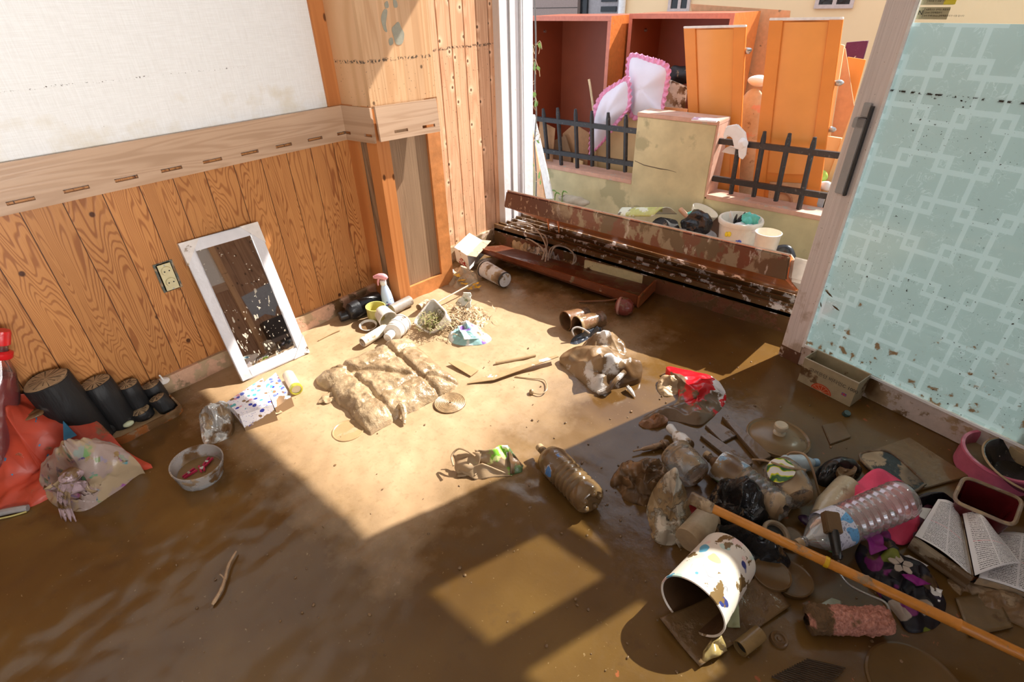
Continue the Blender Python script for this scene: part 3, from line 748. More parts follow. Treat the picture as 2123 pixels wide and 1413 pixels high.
# white cloth knotted round the rail
cl = thing('knotted_white_cloth', onx(1525, 300, X1 - 0.03), 'thin white cloth knotted round the top rail of the right railing', 'cloth')
M_THIN = P('thin_white_cloth', (0.86, 0.84, 0.83), 0.8, var=0.04, bs=20)
def cx(*pts, x=X1 - 0.045): return [onx(u, v, x) for u, v in pts]
MB().prism(cx((1505, 262), (1528, 257), (1545, 275), (1548, 292), (1538, 312), (1522, 308), (1517, 285), (1508, 282), (1502, 290), (1498, 282)), (0.02, 0, 0)).build('upper_fold', M_THIN, cl, bevel=0.006)
MB().ico(onx(1541, 297, X1 - 0.05), (0.025, 0.032, 0.035), 0.008, 40, 3).build('knot', M_THIN, cl)
MB().prism(cx((1536, 300), (1549, 300), (1546, 322), (1539, 331), (1531, 326), (1530, 312), x=X1 - 0.06), (0.012, 0, 0)).build('tail', M_THIN, cl, bevel=0.004)
MB().prism(cx((1514, 302), (1526, 306), (1526, 321), (1512, 319), (1495, 315), (1505, 306), x=X1 + 0.02), (0.008, 0, 0)).build('tail', M_THIN, cl, bevel=0.003)

nb = thing('notebook', (XF + 0.06, 1.55, PZ + 0.03), 'spiral notebook with a pink cover on top of the pillar', 'notebook')
q = [F(u, v, PZ + 0.031) for u, v in ((1433, 250), (1485, 254), (1491, 249), (1439, 245))]
MB().prism(q, (0, 0, 0.008)).build('pages', P('notebook_pages', (0.85, 0.84, 0.82), 0.7), nb, smooth=0)
MB().prism([p + V((0, 0, 0.008)) for p in q], (0, 0, 0.002)).build('cover', P('pink_cover', (0.70, 0.48, 0.62), 0.5, col2=(0.85, 0.8, 0.85), c2s=30, c2a=0.4), nb, smooth=0)

# two open wardrobe carcasses
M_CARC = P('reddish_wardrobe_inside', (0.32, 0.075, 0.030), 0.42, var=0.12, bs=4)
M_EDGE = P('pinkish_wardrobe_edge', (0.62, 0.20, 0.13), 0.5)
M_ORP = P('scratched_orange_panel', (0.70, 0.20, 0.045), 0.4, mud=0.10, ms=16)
M_METAL = P('bright_hinge_metal', (0.5, 0.48, 0.46), 0.3, metal=0.9, mud=0.2, ms=60)
def wardrobe(xf, y0, y1, z1, dep, label, zb=-0.15):
    t = thing('wardrobe', (xf + dep / 2, (y0 + y1) / 2, zb), label, 'wardrobe')
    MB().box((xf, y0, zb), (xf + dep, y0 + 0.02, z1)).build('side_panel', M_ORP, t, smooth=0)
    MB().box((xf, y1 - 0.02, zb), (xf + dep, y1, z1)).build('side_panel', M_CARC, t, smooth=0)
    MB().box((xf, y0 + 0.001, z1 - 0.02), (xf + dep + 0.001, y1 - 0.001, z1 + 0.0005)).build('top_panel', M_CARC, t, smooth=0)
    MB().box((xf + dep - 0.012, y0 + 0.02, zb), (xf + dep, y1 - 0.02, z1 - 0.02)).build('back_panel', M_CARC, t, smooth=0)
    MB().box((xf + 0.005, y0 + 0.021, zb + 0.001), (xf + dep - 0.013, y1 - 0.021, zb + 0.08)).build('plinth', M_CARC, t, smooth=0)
    e = MB(); e.box((xf - 0.006, y0 - 0.001, zb), (xf - 0.0005, y0 + 0.03, z1 - 0.036)); e.box((xf - 0.006, y1 - 0.03, zb), (xf - 0.0005, y1 + 0.001, z1 - 0.036)); e.box((xf - 0.006, y0 - 0.001, z1 - 0.035), (xf - 0.0005, y1 + 0.001, z1 + 0.001))
    e.build('edge_band', M_EDGE, t, smooth=0)
    MB().box((xf + 0.03, (y0 + y1) / 2 - 0.05, z1 - 0.035), (xf + 0.06, (y0 + y1) / 2 + 0.05, z1 - 0.02)).build('catch', M_METAL, t, smooth=0, bevel=0.003)
    MB().lathe([(0, 0), (0.012, 0), (0.012, 0.02), (0, 0.022)], (xf + 0.25, y1 - 0.02, z1 - 0.13), (0, -1, 0), 12).build('rail_socket', M_METAL, t)
    return t
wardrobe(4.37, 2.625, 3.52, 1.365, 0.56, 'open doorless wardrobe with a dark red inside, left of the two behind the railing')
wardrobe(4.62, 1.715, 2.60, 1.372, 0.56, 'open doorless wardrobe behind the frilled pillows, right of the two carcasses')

# two wardrobe doors on end
M_DOORO = P('orange_door_veneer', (0.80, 0.265, 0.045), 0.38, var=0.10, bs=3)
M_DOORI = P('orange_door_middle', (0.85, 0.33, 0.075), 0.35, var=0.08, bs=3)
def wdoor(name, tl, tr, bl, br, x, lean, label, mirror=False):
    TL, TR = onx(*tl, x), onx(*tr, x); BL, BR = onx(*bl, x - lean), onx(*br, x - lean)
    z = 0.02
    t = thing(name, (BL + BR) / 2, label, 'wardrobe door')
    ex = (TR - TL); ey = (TL - BL)
    n = ex.cross(ey).normalized()
    if n.x > 0: n = -n
    def band(a, b, c, d, n0, n1, nm_, m):
        f = lambda s, h: BL.lerp(BR, s).lerp(TL.lerp(TR, s), h)
        MB().prism([f(a, c) + n * n0, f(b, c) + n * n0, f(b, d) + n * n0, f(a, d) + n * n0], n * (n1 - n0)).build(nm_, m, t, smooth=0, bevel=0.003)
    band(0, 1, 0, 1, 0, 0.016, 'core_board', M_DOORO)
    band(0.0, 0.2, 0, 0.995, 0.016, 0.026, 'side_moulding', M_DOORO); band(0.82, 1.0, 0, 0.995, 0.016, 0.026, 'side_moulding', M_DOORO)
    f = lambda s, h: BL.lerp(BR, s).lerp(TL.lerp(TR, s), h)
    lo = 0.30 if mirror else 0.0
    g = MB().grid(lambda a, b: f(0.2 + 0.62 * a, lo + (0.985 - lo) * b) + n * (0.016 + 0.014 * math.sin(math.pi * a)), 10, 2)
    g.build('curved_panel', M_DOORI, t)
    band(0, 1, 0.992, 1.004, -0.002, 0.028, 'top_edge', P('pale_door_edge', (0.85, 0.78, 0.72), 0.5))
    if mirror:
        band(0.26, 0.78, 0.03, 0.255, 0.016, 0.022, 'faded_inset', P('faded_inset_panel', (0.70, 0.40, 0.22), 0.6, mud=0.12, ms=25))
        c = f(0.5, 0.13) + n * 0.0235; u_ = (f(1, .13) - f(0, .13)).normalized(); w_ = (TL - BL).normalized()
        MB().tube(curve([c + u_ * a + w_ * b for a, b in ((-0.07, 0.05), (-0.05, 0.085), (0.0, 0.095), (0.045, 0.06), (0.05, 0.0), (0.03, -0.06), (0.0, -0.10))], 20), [0.002 + 0.011 * math.sin(math.pi * min(1, i / 16)) for i in range(20)], 6).build('crescent_mark', P('brown_mark', (0.42, 0.19, 0.09), 0.7), t)
    return t, f, n
t1, f1, n1 = wdoor('detached_panel_door', (1420, 56), (1549, 53), (1440, 425), (1530, 437), 4.22, 0.03, 'orange wardrobe door standing on end directly behind the pillar')
t2, f2_, n2 = wdoor('detached_panel_door', (1598, 39), (1750, 37), (1553, 470), (1690, 480), 4.16, 0.04, 'taller orange wardrobe door with a crescent mark, right of the shorter door', True)
def hinge(t, p):
    MB().ico(p, (0.015, 0.03, 0.02), 0.006, 60, 1, 2).build('hinge', M_METAL, t)
hinge(t1, f1(1.03, 0.88) + n1 * 0.0); hinge(t2, f2_(1.04, 0.73)); hinge(t2, f2_(1.03, 0.52))

# pale panels, cushion and odds and ends behind the doors
def board(name, pts, x, t_, mat, label, cat='board', dx=None, gnd=()):
    q = [onx(u, v, x if dx is None else x + dx[i]) for i, (u, v) in enumerate(pts)]
    for i in gnd: q[i].z = GZ
    return MB().prism(q, (t_, 0, 0)).build(name, mat, None, label, cat, smooth=0, bevel=0.002)
M_BEI = P('beige_chipboard', (0.72, 0.52, 0.27), 0.55, var=0.1, bs=6, mud=0.10, ms=12)
M_BEI2 = P('orange_beige_chipboard', (0.74, 0.40, 0.20), 0.5, mud=0.16, ms=10)
board('tall_panel', [(1432, 8), (1638, 22), (1600, 430), (1470, 420)], 5.26, 0.02, M_BEI2, 'tall pale panel rising behind the two orange wardrobe doors', 'panel', gnd=(2, 3))
board('cut_panel', [(1300, 213), (1323, 232), (1325, 372), (1300, 372), (1203, 345), (1238, 300)], 4.26, 0.018, M_BEI, 'cream cut panel leaning behind the left railing next to the pillar', 'panel', gnd=(2, 3, 4))
board('mudstained_board', [(1382, 163), (1424, 180), (1424, 225), (1378, 224)], 4.5, 0.02, P('mudstained_white', (0.75, 0.68, 0.58), 0.5, mud=0.48, ms=12), 'white mud-stained board right of the upright pillow', gnd=(2, 3))
board('brown_board', [(1376, 222), (1424, 226), (1424, 262), (1374, 255)], 4.40, 0.02, M_BEI2, 'brown board under the mud-stained white board', gnd=(2, 3))
M_CBD = P('brown_cardboard', (0.42, 0.22, 0.10), 0.7, var=0.12)
board('cardboard_flap', [(1118, 250), (1151, 266), (1140, 332), (1112, 325)], 4.02, 0.006, M_CBD, 'torn brown cardboard flap behind the left end of the railing', 'cardboard', gnd=(2, 3))
board('cardboard_sheet', [(1166, 277), (1190, 256), (1222, 276), (1218, 312), (1176, 311)], 4.14, 0.006, M_CBD, 'folded brown cardboard sheet behind the middle of the left railing', 'cardboard', gnd=(3, 4))
board('cardboard_piece', [(1150, 290), (1172, 280), (1185, 320), (1180, 345), (1135, 338)], 4.10, 0.006, P('dark_cardboard', (0.27, 0.15, 0.07), 0.7), 'darker cardboard piece low behind the left railing', 'cardboard', gnd=(3, 4))
board('cream_offcut', [(1189, 328), (1208, 335), (1200, 360), (1184, 352)], 4.09, 0.015, M_BEI, 'small cream offcut beside the cut panel', 'offcut', gnd=(2, 3))
M_TANB = P('tan_panel', (0.62, 0.30, 0.15), 0.45, var=0.08)
board('tan_panel', [(1735, 95), (1752, 100), (1772, 230), (1760, 262), (1700, 258), (1722, 150)], 4.5, 0.02, M_TANB, 'tan panel leaning right of the taller orange door', 'panel', gnd=(3, 4))
board('wooden_batten', [(1742, 92), (1750, 94), (1778, 205), (1770, 208)], 4.42, 0.025, M_BEI, 'narrow pale wooden batten across the tan panel', 'batten', gnd=(2, 3))
board('framed_door_panel', [(1757, 118), (1795, 124), (1790, 175), (1775, 200)], 4.6, 0.02, M_DOORI, 'small framed orange panel beside the sliding door stile', 'panel', gnd=(2, 3))
board('pale_plank', [(1748, 222), (1786, 178), (1788, 196), (1758, 232)], 4.3, 0.02, M_BEI, 'short pale plank sloping behind the sliding door stile', 'plank', gnd=(0, 3))
board('purple_mat', [(1755, 88), (1800, 84), (1796, 118), (1764, 122)], 4.9, 0.03, P('purple_patterned_mat', (0.13, 0.02, 0.075), 0.6, col2=(0.6, 0.5, 0.45), c2s=18, c2a=0.22), 'dark purple mat with pale markings on the heap at the right', 'mat', gnd=(2, 3))
board('dark_crate', [(1702, 300), (1740, 310), (1735, 436), (1690, 430)], 4.5, 0.02, P('dark_clutter', (0.03, 0.02, 0.015), 0.7), 'dark crate side behind the right end of the railing', 'crate', gnd=(2, 3))
MB().ico(onx(1700, 366, 4.2), (0.03, 0.045, 0.04), 0.012, 20, 3).build('green_ball', P('lime_plastic', (0.36, 0.55, 0.08), 0.4), None, 'lime green plastic lump behind the right end of the railing', 'plastic lump')
MB().ico(onx(1713, 385, 4.15), (0.03, 0.05, 0.03), 0.012, 20, 4).build('white_bundle', M_THIN, None, 'small white bundle under the lime green lump', 'bundle')
board('grey_tub_side', [(1698, 405), (1712, 402), (1705, 432), (1692, 428)], 4.10, 0.02, P('grey_blue_tub', (0.35, 0.38, 0.42), 0.4, mud=0.2), 'grey plastic tub side low at the right end of the railing', 'tub', gnd=(2, 3))
board('short_timber', [(1712, 282), (1745, 287), (1743, 300), (1714, 296)], 4.32, 0.03, M_BEI, 'short pale timber end right of the taller orange door', 'timber', gnd=(2, 3))
cz_ = onx(1562, 205, 4.42); cu = MB().ico((cz_.x, cz_.y, 0.36), (0.08, 0.17, 0.545), 0.03, 6, 5)
cu.build('upholstered_cushion', P('stained_upholstery', (0.52, 0.40, 0.26), 0.85, col2=(0.62, 0.30, 0.2), c2s=5, c2a=0.35, mud=0.25, ms=9), None, 'stained beige upholstered cushion wedged between the two orange doors', 'cushion')
MB().ico(onx(1572, 168, 4.42), (0.05, 0.08, 0.04), 0.012, 12, 8).build('white_bundle', M_THIN, None, 'white cloth bundle on the stained cushion between the orange doors', 'bundle')
MB().ico(onx(1408, 155, 4.66), (0.06, 0.12, 0.07), 0.03, 12, 9).build('black_bundle', P('black_mud_cloth', (0.02, 0.02, 0.022), 0.5, mud=0.3, ms=14), None, 'black muddied bundle inside the right wardrobe', 'bundle')
board('grey_slab', [(1548, 250), (1575, 240), (1560, 430), (1540, 425)], 4.5, 0.02, P('grey_slab', (0.32, 0.32, 0.30), 0.7, mud=0.3), 'grey muddy slab low between the two orange doors', 'slab', gnd=(2, 3))

# frilled pillows
M_PIL = P('white_pillow_cloth', (0.80, 0.74, 0.82), 0.8, var=0.05, bs=6, mud=0.06, ms=14)
M_FRL = P('pink_frill', (0.85, 0.33, 0.52), 0.7, var=0.2, bs=40)
def pillow(name, outl, x, label, th, dxs):
    pts = [onx(u, v, x + dxs[i]) for i, (u, v) in enumerate(outl)]
    L = smooth_loop(pts, 64); c = sum(L, V((0, 0, 0))) / 64
    t = thing(name, V((c.x, c.y, min(p.z for p in L))), label, 'pillow')
    m = MB(); R = 12
    for sgn in (-1, 1):
        b = len(m.v); m.v.append(c + V((sgn * th, 0, 0)))
        for k_ in range(1, R + 1):
            tt = k_ / R
            for q_ in L:
                p_ = c.lerp(q_, tt); h_ = th * (1 - tt ** 2.4) + 0.012 * noise.noise(p_ * 11) * (1 - tt)
                m.v.append(p_ + V((sgn * h_, 0, 0)))
        for i in range(64): m.f.append((b, b + 1 + (i + (sgn > 0)) % 64, b + 1 + (i + (sgn < 0)) % 64))
        for k_ in range(R - 1):
            for i in range(64):
                a_ = b + 1 + k_ * 64; i2 = (i + 1) % 64
                fc = (a_ + i, a_ + 64 + i, a_ + 64 + i2, a_ + i2)
                m.f.append(fc if sgn < 0 else tuple(reversed(fc)))
    m.build('cushion_body', M_PIL, t, smooth=60)
    fr = MB(); N = 220; LL = smooth_loop(pts, N)
    def ff(a, b_):
        i = int(round(a * N)) % N; p_ = LL[i]; o_ = (p_ - c).normalized()
        return p_ + o_ * (0.042 * b_ - 0.006) + V((math.sin(i * 0.9) * 0.014 * b_, 0, math.sin(i * 1.7) * 0.004 * b_))
    fr.grid(ff, N, 3); fr.build('frill', M_FRL, t, smooth=60, solid=0.003)
    return t
pillow('frilled_pillow', [(1309, 120), (1345, 128), (1380, 143), (1377, 180), (1371, 215), (1369, 240), (1335, 240), (1312, 236), (1306, 200), (1304, 165)], 4.28, 'white pillow with a pink frill standing upright on the wall behind the pillar', 0.075, [0.04] * 4 + [0, -0.05, -0.05, -0.05, 0, 0])
pillow('frilled_pillow', [(1298, 168), (1302, 196), (1298, 226), (1272, 256), (1250, 290), (1226, 312), (1228, 275), (1236, 232), (1250, 200), (1272, 182)], 4.12, 'white pillow with a pink frill drooping behind the left railing', 0.06, [0.05, 0.05, 0.03, 0, 0, 0, 0, 0, 0.02, 0.05])
st = [onx(1221, 164, 4.24), onx(1226, 195, 4.24), onx(1231, 240, 4.24), onx(1236, 345, 4.24)]
MB().tube(curve(st, 16), 0.010, 8).build('bamboo_stick', P('pale_bamboo', (0.72, 0.55, 0.32), 0.5, var=0.2), None, 'thin pale stick standing behind the left railing', 'stick')

# vine-covered cable and leaning board beside the jamb
vn = thing('climbing_vine', onx(1110, 420, 3.3), 'dry climbing vine with small green leaves on a cable beside the white jamb', 'vine')
M_CAB = P('grey_cable', (0.16, 0.15, 0.14), 0.6); M_DRY = P('dry_stem', (0.42, 0.31, 0.18), 0.8); M_LEAF = P('green_leaf', (0.16, 0.30, 0.05), 0.5, var=0.3)
vp = [(1107, -20), (1110, 40), (1111, 100), (1109, 180), (1112, 240), (1108, 300), (1112, 370), (1110, 430)]
MB().tube(curve([onx(u, v, 3.3) for u, v in vp], 40), 0.006, 6).build('cable', M_CAB, vn)
random.seed(4); dm = MB(); lf = []
for i in range(26):
    u = 1108 + random.uniform(-10, 14); v = random.uniform(60, 425)
    p0 = onx(1109, v, 3.3); p1 = onx(u, v + random.uniform(-14, 14), 3.27); p2 = p1 + V((0, random.uniform(-.03, .03), -0.05))
    dm.tube(curve([p0, p1, p2], 8), 0.0022, 5)
    lf.append(p2 if i % 2 else p1)
dm.build('tendrils', M_DRY, vn, kind='stuff')
for p_ in lf[:16]:
    a = random.uniform(0, 6.3); s_ = random.uniform(0.016, 0.03)
    e1 = V((0.3, math.cos(a), math.sin(a))).normalized(); e2 = V((-0.5, -math.sin(a), math.cos(a))).normalized()
    MB().prism([p_ + e1 * x_ * s_ + e2 * y_ * s_ for x_, y_ in ((-1, 0), (-0.5, 0.55), (0.2, 0.6), (1.1, 0), (0.2, -0.6), (-0.5, -0.55))], e1.cross(e2) * 0.001).build('leaf', M_LEAF, vn, smooth=0)
board('leaning_white_board', [(1099, 238), (1106, 238), (1146, 412), (1132, 412)], 3.45, 0.02, P('white_painted_board', (0.82, 0.80, 0.76), 0.5, mud=0.1, ms=14), 'narrow white board leaning beside the vine and jamb', dx=[0.15, 0.15, 0, 0])
board('leaning_brown_slat', [(1098, 262), (1102, 262), (1130, 412), (1114, 412)], 3.50, 0.015, M_BEI2, 'narrow brown slat leaning just behind the white board', 'slat', dx=[0.15, 0.15, 0, 0])
for i, (u, v) in enumerate(((1142, 400), (1150, 405), (1165, 402))):
    MB().tube(curve([onx(u, 425, 3.7), onx(u + 2, v - 5, 3.68), onx(u + 12, v - 2, 3.66)], 8), [0.004] * 4 + [0.006] * 3 + [0.001], 6).build('weed', M_LEAF, None, ('green weed nearest the leaning white board', 'middle green weed at the foot of the garden wall', 'green weed at the wall foot furthest from the leaning board')[i], 'weed', 'weeds at the foot of the garden wall')

# pots and tubs in the alley
M_CER = P('cream_glazed_pot', (0.80, 0.74, 0.62), 0.25, mud=0.14, ms=22, var=0.05)
pc = onx(1537, 452, 3.66)
pot = thing('painted_plant_pot', V((pc.x, pc.y, GZ)), 'large cream plant pot with painted flowers holding sticks outside the sill', 'plant pot')
R = 0.135; zt = pc.z
MB().lathe([(0, GZ), (R * 0.74, GZ), (R * 0.98, zt - 0.05), (R * 0.98, zt - 0.035), (R * 1.08, zt - 0.03), (R * 1.1, zt - 0.012), (R * 1.06, zt), (R * 0.96, zt), (R * 0.92, zt - 0.02), (R * 0.8, zt - 0.12), (0, zt - 0.12)], V((pc.x, pc.y, 0)), (0, 0, 1), 40).build('bowl', M_CER, pot)
def potpt(du, dz):
    a = math.atan2(-pc.y, -pc.x) + du
    rr = R * (0.98 - (zt - 0.05 - (zt + dz)) * 0.5) + 0.002
    return V((pc.x + rr * math.cos(a), pc.y + rr * math.sin(a), zt + dz))
for du, dz, c_, nm_ in ((-0.55, -0.085, (0.9, 0.7, 0.03), 'yellow_flower'), (-0.42, -0.078, (0.9, 0.7, 0.03), 'yellow_flower'), (0.15, -0.125, (0.08, 0.12, 0.5), 'blue_flower'), (0.02, -0.13, (0.08, 0.12, 0.5), 'blue_flower')):
    MB().ico(potpt(du, dz), (0.010, 0.014, 0.018), 0.003, 60, 1, 2).build(nm_, P(nm_, c_, 0.4), pot)
kn = [onx(1513, 436, 3.63), onx(1510, 462, 3.66), onx(1521, 470, 3.64)]
MB().prism([onx(1514, 437, 3.65), onx(1509, 461, 3.65), onx(1522, 470, 3.65), onx(1518, 450, 3.65)], (0.012, 0, 0)).build('white_stake', M_WH, None, 'white pointed plastic stake standing in the painted pot', 'stake', smooth=0)
M_BLKP = P('black_plastic', (0.015, 0.015, 0.016), 0.25, mud=0.12, ms=20, bump=0.4)
for i, (a_, b__) in enumerate((((1545, 440), (1531, 468)), ((1538, 446), (1526, 468)), ((1528, 444), (1524, 468)))):
    MB().tube(curve([onx(*b__, 3.66), onx((a_[0] + b__[0]) / 2 - 2, (a_[1] + b__[1]) / 2, 3.64), onx(*a_, 3.64)], 8), [0.010, 0.012, 0.012, 0.011, 0.010, 0.009, 0.007, 0.004], 8).build('black_strap', M_BLKP, None, ('longest black strap poking from the painted pot', 'middle black strap in the painted pot', 'shortest black strap in the painted pot, next to the white stake')[i], 'strap', 'black straps in the painted pot')
M_TEAL = P('teal_plastic_bag', (0.10, 0.48, 0.40), 0.35, var=0.3, bs=30)
MB().ico(onx(1555, 456, 3.64), (0.04, 0.06, 0.045), 0.025, 22, 4, rid=True).build('teal_bag', M_TEAL, None, 'crumpled teal plastic bag in the painted pot', 'plastic bag')
MB().ico(onx(1545, 472, 3.62), (0.06, 0.075, 0.035), 0.02, 16, 6, rid=True).build('white_bag', M_THIN, None, 'crumpled white plastic bag in the mouth of the painted pot', 'plastic bag')
cc = onx(1594, 481, 3.45)
cup = MB().lathe([(0, GZ), (0.048, GZ), (0.076, cc.z - 0.005), (0.080, cc.z), (0.075, cc.z + 0.002), (0.070, cc.z - 0.03), (0.056, cc.z - 0.12), (0, cc.z - 0.12)], V((cc.x, cc.y, 0)), (0, 0, 1), 36)
cup.build('white_flowerpot', M_CER, None, 'plain small white flowerpot right of the painted pot', 'plant pot')
# black bag in a grey basin with a wooden handle
bc = onx(1442, 478, 3.60)
MB().lathe([(0, bc.z - 0.16), (0.09, bc.z - 0.16), (0.145, bc.z - 0.03), (0.15, bc.z - 0.025), (0.14, bc.z - 0.03), (0.08, bc.z - 0.14), (0, bc.z - 0.14)], V((bc.x, bc.y, 0)), (0, 0, 1), 36).build('grey_basin', P('grey_plastic_basin', (0.48, 0.46, 0.45), 0.4, mud=0.2), None, 'grey plastic basin holding a black bag outside the sill', 'basin')
MB().ico(onx(1444, 463, 3.58), (0.075, 0.10, 0.085), 0.03, 16, 11, rid=True).build('black_bag', M_BLKP, None, 'knotted black plastic bag in the grey basin', 'plastic bag')
MB().lathe([(0, 0), (0.085, 0), (0.10, 0.05), (0.10, 0.06), (0.092, 0.055), (0.08, 0.012), (0, 0.012)], onx(1454, 450, 3.80), (0.1, -0.35, 1), 32).build('cream_bowl', M_CER, None, 'cream bowl tilted behind the black bag', 'bowl')
MB().ico(onx(1440, 445, 3.66), (0.03, 0.06, 0.025), 0.012, 25, 12).build('teal_rag', M_TEAL, None, 'teal rag on top of the black bag by the basin', 'rag')
MB().tube([onx(1410, 433, 3.66), onx(1428, 452, 3.64)], 0.018, 12).build('wooden_stick', P('wooden_handle', (0.62, 0.36, 0.22), 0.5), None, 'round wooden stick poking out above the black bag', 'stick')
board('brown_tile', [(1466, 455), (1491, 452), (1491, 500), (1470, 495)], 3.85, 0.012, P('brown_tile', (0.26, 0.15, 0.10), 0.6), 'brown tile leaning on the garden wall behind the basin', 'tile', gnd=(2, 3))
gs = MB().grid(lambda a, b: onx(1290 + 75 * a + 30 * b * a, 440 + 0 * a, 3.60) + V((-0.08 + 0.16 * b, 0, -0.05 + 0.09 * math.sin(math.pi * (0.15 + 0.8 * b)))), 16, 16)
gs.build('rolled_sheet', P('lime_patterned_sheet', (0.50, 0.52, 0.16), 0.5, col2=(0.72, 0.75, 0.60), c2s=9, c2a=0.5, mud=0.22), None, 'rolled lime green sheet lying behind the long muddy cabinet', 'sheet', smooth=60, solid=0.004)
MB().ico(onx(1380, 468, 3.55), (0.08, 0.10, 0.05), 0.02, 12, 13, rid=True).build('black_cloth', P('black_cloth', (0.02, 0.018, 0.016), 0.8, mud=0.3), None, 'black cloth heap beside the rolled lime sheet', 'cloth')
MB().ico((3.62, onx(1628, 512, 3.62).y, -0.03), (0.06, 0.09, 0.135), 0.015, 10, 14).build('black_boot', P('black_rubber', (0.02, 0.022, 0.026), 0.3), None, 'black rubber boot lying right of the white flowerpot', 'boot')
MB().ico((3.40, onx(1662, 530, 3.40).y, -0.04), (0.05, 0.06, 0.125), 0.015, 10, 15).build('black_boot', P('black_rubber_b', (0.02, 0.022, 0.026), 0.3), None, 'black rubber boot nearest the sliding door stile', 'boot')
MB().ico(onx(1190, 415, 3.75), (0.05, 0.16, 0.035), 0.02, 16, 16).build('rubble_heap', P('rubble', (0.45, 0.38, 0.28), 0.8, mud=0.3), None, 'small heap of rubble at the foot of the garden wall', 'rubble')

# the house across the yard
XH = 6.9
hs = thing('house', (XH + 0.2, 3, GZ), 'pale yellow house with a grey stone entrance across the yard', 'house')
M_YEL = P('pale_yellow_render', (0.95, 0.69, 0.40), 0.85, var=0.04, bs=2)
yp = onx(1293, 20, XH).y
MB().box((XH, -3.5, GZ), (XH + 0.2, yp, 3.2)).build('rendered_wall', M_YEL, hs, smooth=0)
M_STONE = P('grey_brown_stone', (0.34, 0.255, 0.22), 0.7, var=0.1, bs=60)
yd0, yd1 = onx(1197, 20, XH).y, onx(1283, 20, XH).y
MB().box((XH, yd0, GZ), (XH + 0.2, 9.0, 3.2)).build('stone_wall', M_STONE, hs, smooth=0)
MB().box((XH, yd1 - 0.04, GZ), (XH + 0.2, yd1 - 0.06 + 0.0 + 0.06, 3.2)).build('stone_pier', M_STONE, hs, smooth=0)
MB().box((XH, yp, GZ), (XH + 0.2, yd1, 3.2)).build('stone_pier', M_STONE, hs, smooth=0)
for z_ in (1.38, 1.75):
    MB().box((XH - 0.003, yd0, z_), (XH + 0.001, 9.0, z_ + 0.008)).build('stone_joint', P('stone_joint', (0.08, 0.07, 0.06), 0.9), hs, smooth=0)
MB().tube([V((XH - 0.05, yp, GZ)), V((XH - 0.05, yp, 3.2))], 0.045, 14).build('downpipe', P('white_pipe', (0.85, 0.83, 0.80), 0.4), hs)
dr = MB().box((XH + 0.10, yd1, GZ), (XH + 0.16, yd0, 2.4)).build('entrance_door', P('grey_door', (0.36, 0.33, 0.33), 0.45), hs, smooth=0)
M_DKG = P('dark_glass', (0.015, 0.018, 0.02), 0.1)
ya, yb = onx(1238, 20, XH).y, onx(1270, 20, XH).y
for z_ in (1.33, 1.44, 1.55, 1.66):
    MB().box((XH + 0.085, yb, z_), (XH + 0.102, ya, z_ + 0.06)).build('door_light', M_DKG, dr, smooth=0)
y3, y4 = onx(1198, 20, XH).y, onx(1211, 20, XH).y
MB().box((XH + 0.06, y4, GZ), (XH + 0.102, y3, 2.4)).build('side_light', M_DKG, dr, smooth=0)
for i, (u0, u1, vz, u2) in enumerate(((1385, 1430, 25, 1408), (1688, 1768, 18, 1728))):
    z0 = onx(u0, vz, XH).z; ya, yb, ym = onx(u0, vz, XH).y, onx(u1, vz, XH).y, onx(u2, vz, XH).y
    w_ = MB()
    w_.box((XH - 0.03, yb, z0), (XH + 0.002, ya, z0 + 0.035)); w_.box((XH - 0.03, yb, z0 + 0.9), (XH + 0.002, ya, z0 + 0.94))
    for yy in (ya - 0.036, ym - 0.017, yb + 0.001): w_.box((XH - 0.029, yy, z0 + 0.0351), (XH + 0.003, yy + 0.035, z0 + 0.899))
    wf = w_.build('window_frame', P('pinkish_window_frame', (0.62, 0.50, 0.45), 0.4), hs, smooth=0)
    MB().box((XH - 0.012, yb + 0.03, z0 + 0.034), (XH - 0.006, ya - 0.03, z0 + 0.9)).build('window_pane', M_DKG, wf, smooth=0)
# ------------------------------------------------------------------ lying things: shared builders
def lying(p0, p1, r0, r1=None):
    """axis start and length of something lying on the mud between two picture points at heights r0, r1"""
    A = F(*p0, r0); B = F(*p1, r0 if r1 is None else r1); return A, (B - A), (B - A).length
M_MUDB = P('brown_mud_lump', (0.24, 0.14, 0.065), 0.35, var=0.35, bs=16, bump=0.5, mud=0.5, ms=18)
M_MUDT = P('tan_mud', (0.42, 0.29, 0.16), 0.4, var=0.25, bs=18, bump=0.5)

# --- charcoal logs in a brown tray by the left wall
tray = thing('brown_tray', F(300, 880), 'low brown glazed tray holding charcoal logs at the foot of the left wall', 'tray')
M_TRAY = P('brown_glazed_tray', (0.26, 0.09, 0.025), 0.25, mud=0.45, ms=12)
T = [F(90, 800, 0.03), F(322, 790, 0.03), F(380, 843, 0.03), F(243, 913, 0.03), F(40, 925, 0.03)]
ci = sum(T, V((0, 0, 0))) / 5
def rr_loop(pts, n=60):
    out = []
    m = len(pts)
    for i in range(m):
        a, b, c = pts[i-1], pts[i], pts[(i+1) % m]
        for t in (0.0, 0.25, 0.5, 0.75, 1.0):
            p_ = b + (a - b).normalized() * 0.03; q_ = b + (c - b).normalized() * 0.03
            out.append(p_.lerp(b, t).lerp(b.lerp(q_, t), t))
    return resample(out, n, True)
L = rr_loop(T); n_ = len(L); tm = MB()
rows = [(-0.02, 0.985, None), (0.0, 1.0, None), (0.0, 1.0, 0.034), (0.0, 0.965, 0.034), (0.0, 0.955, 0.008)]
for sc_, (dz, s_, zz) in enumerate(rows):
    for p_ in L:
        q_ = ci.lerp(p_, s_); q_.z = (-0.01 if sc_ == 0 else 0.004) if zz is None else zz
        tm.v.append(q_)
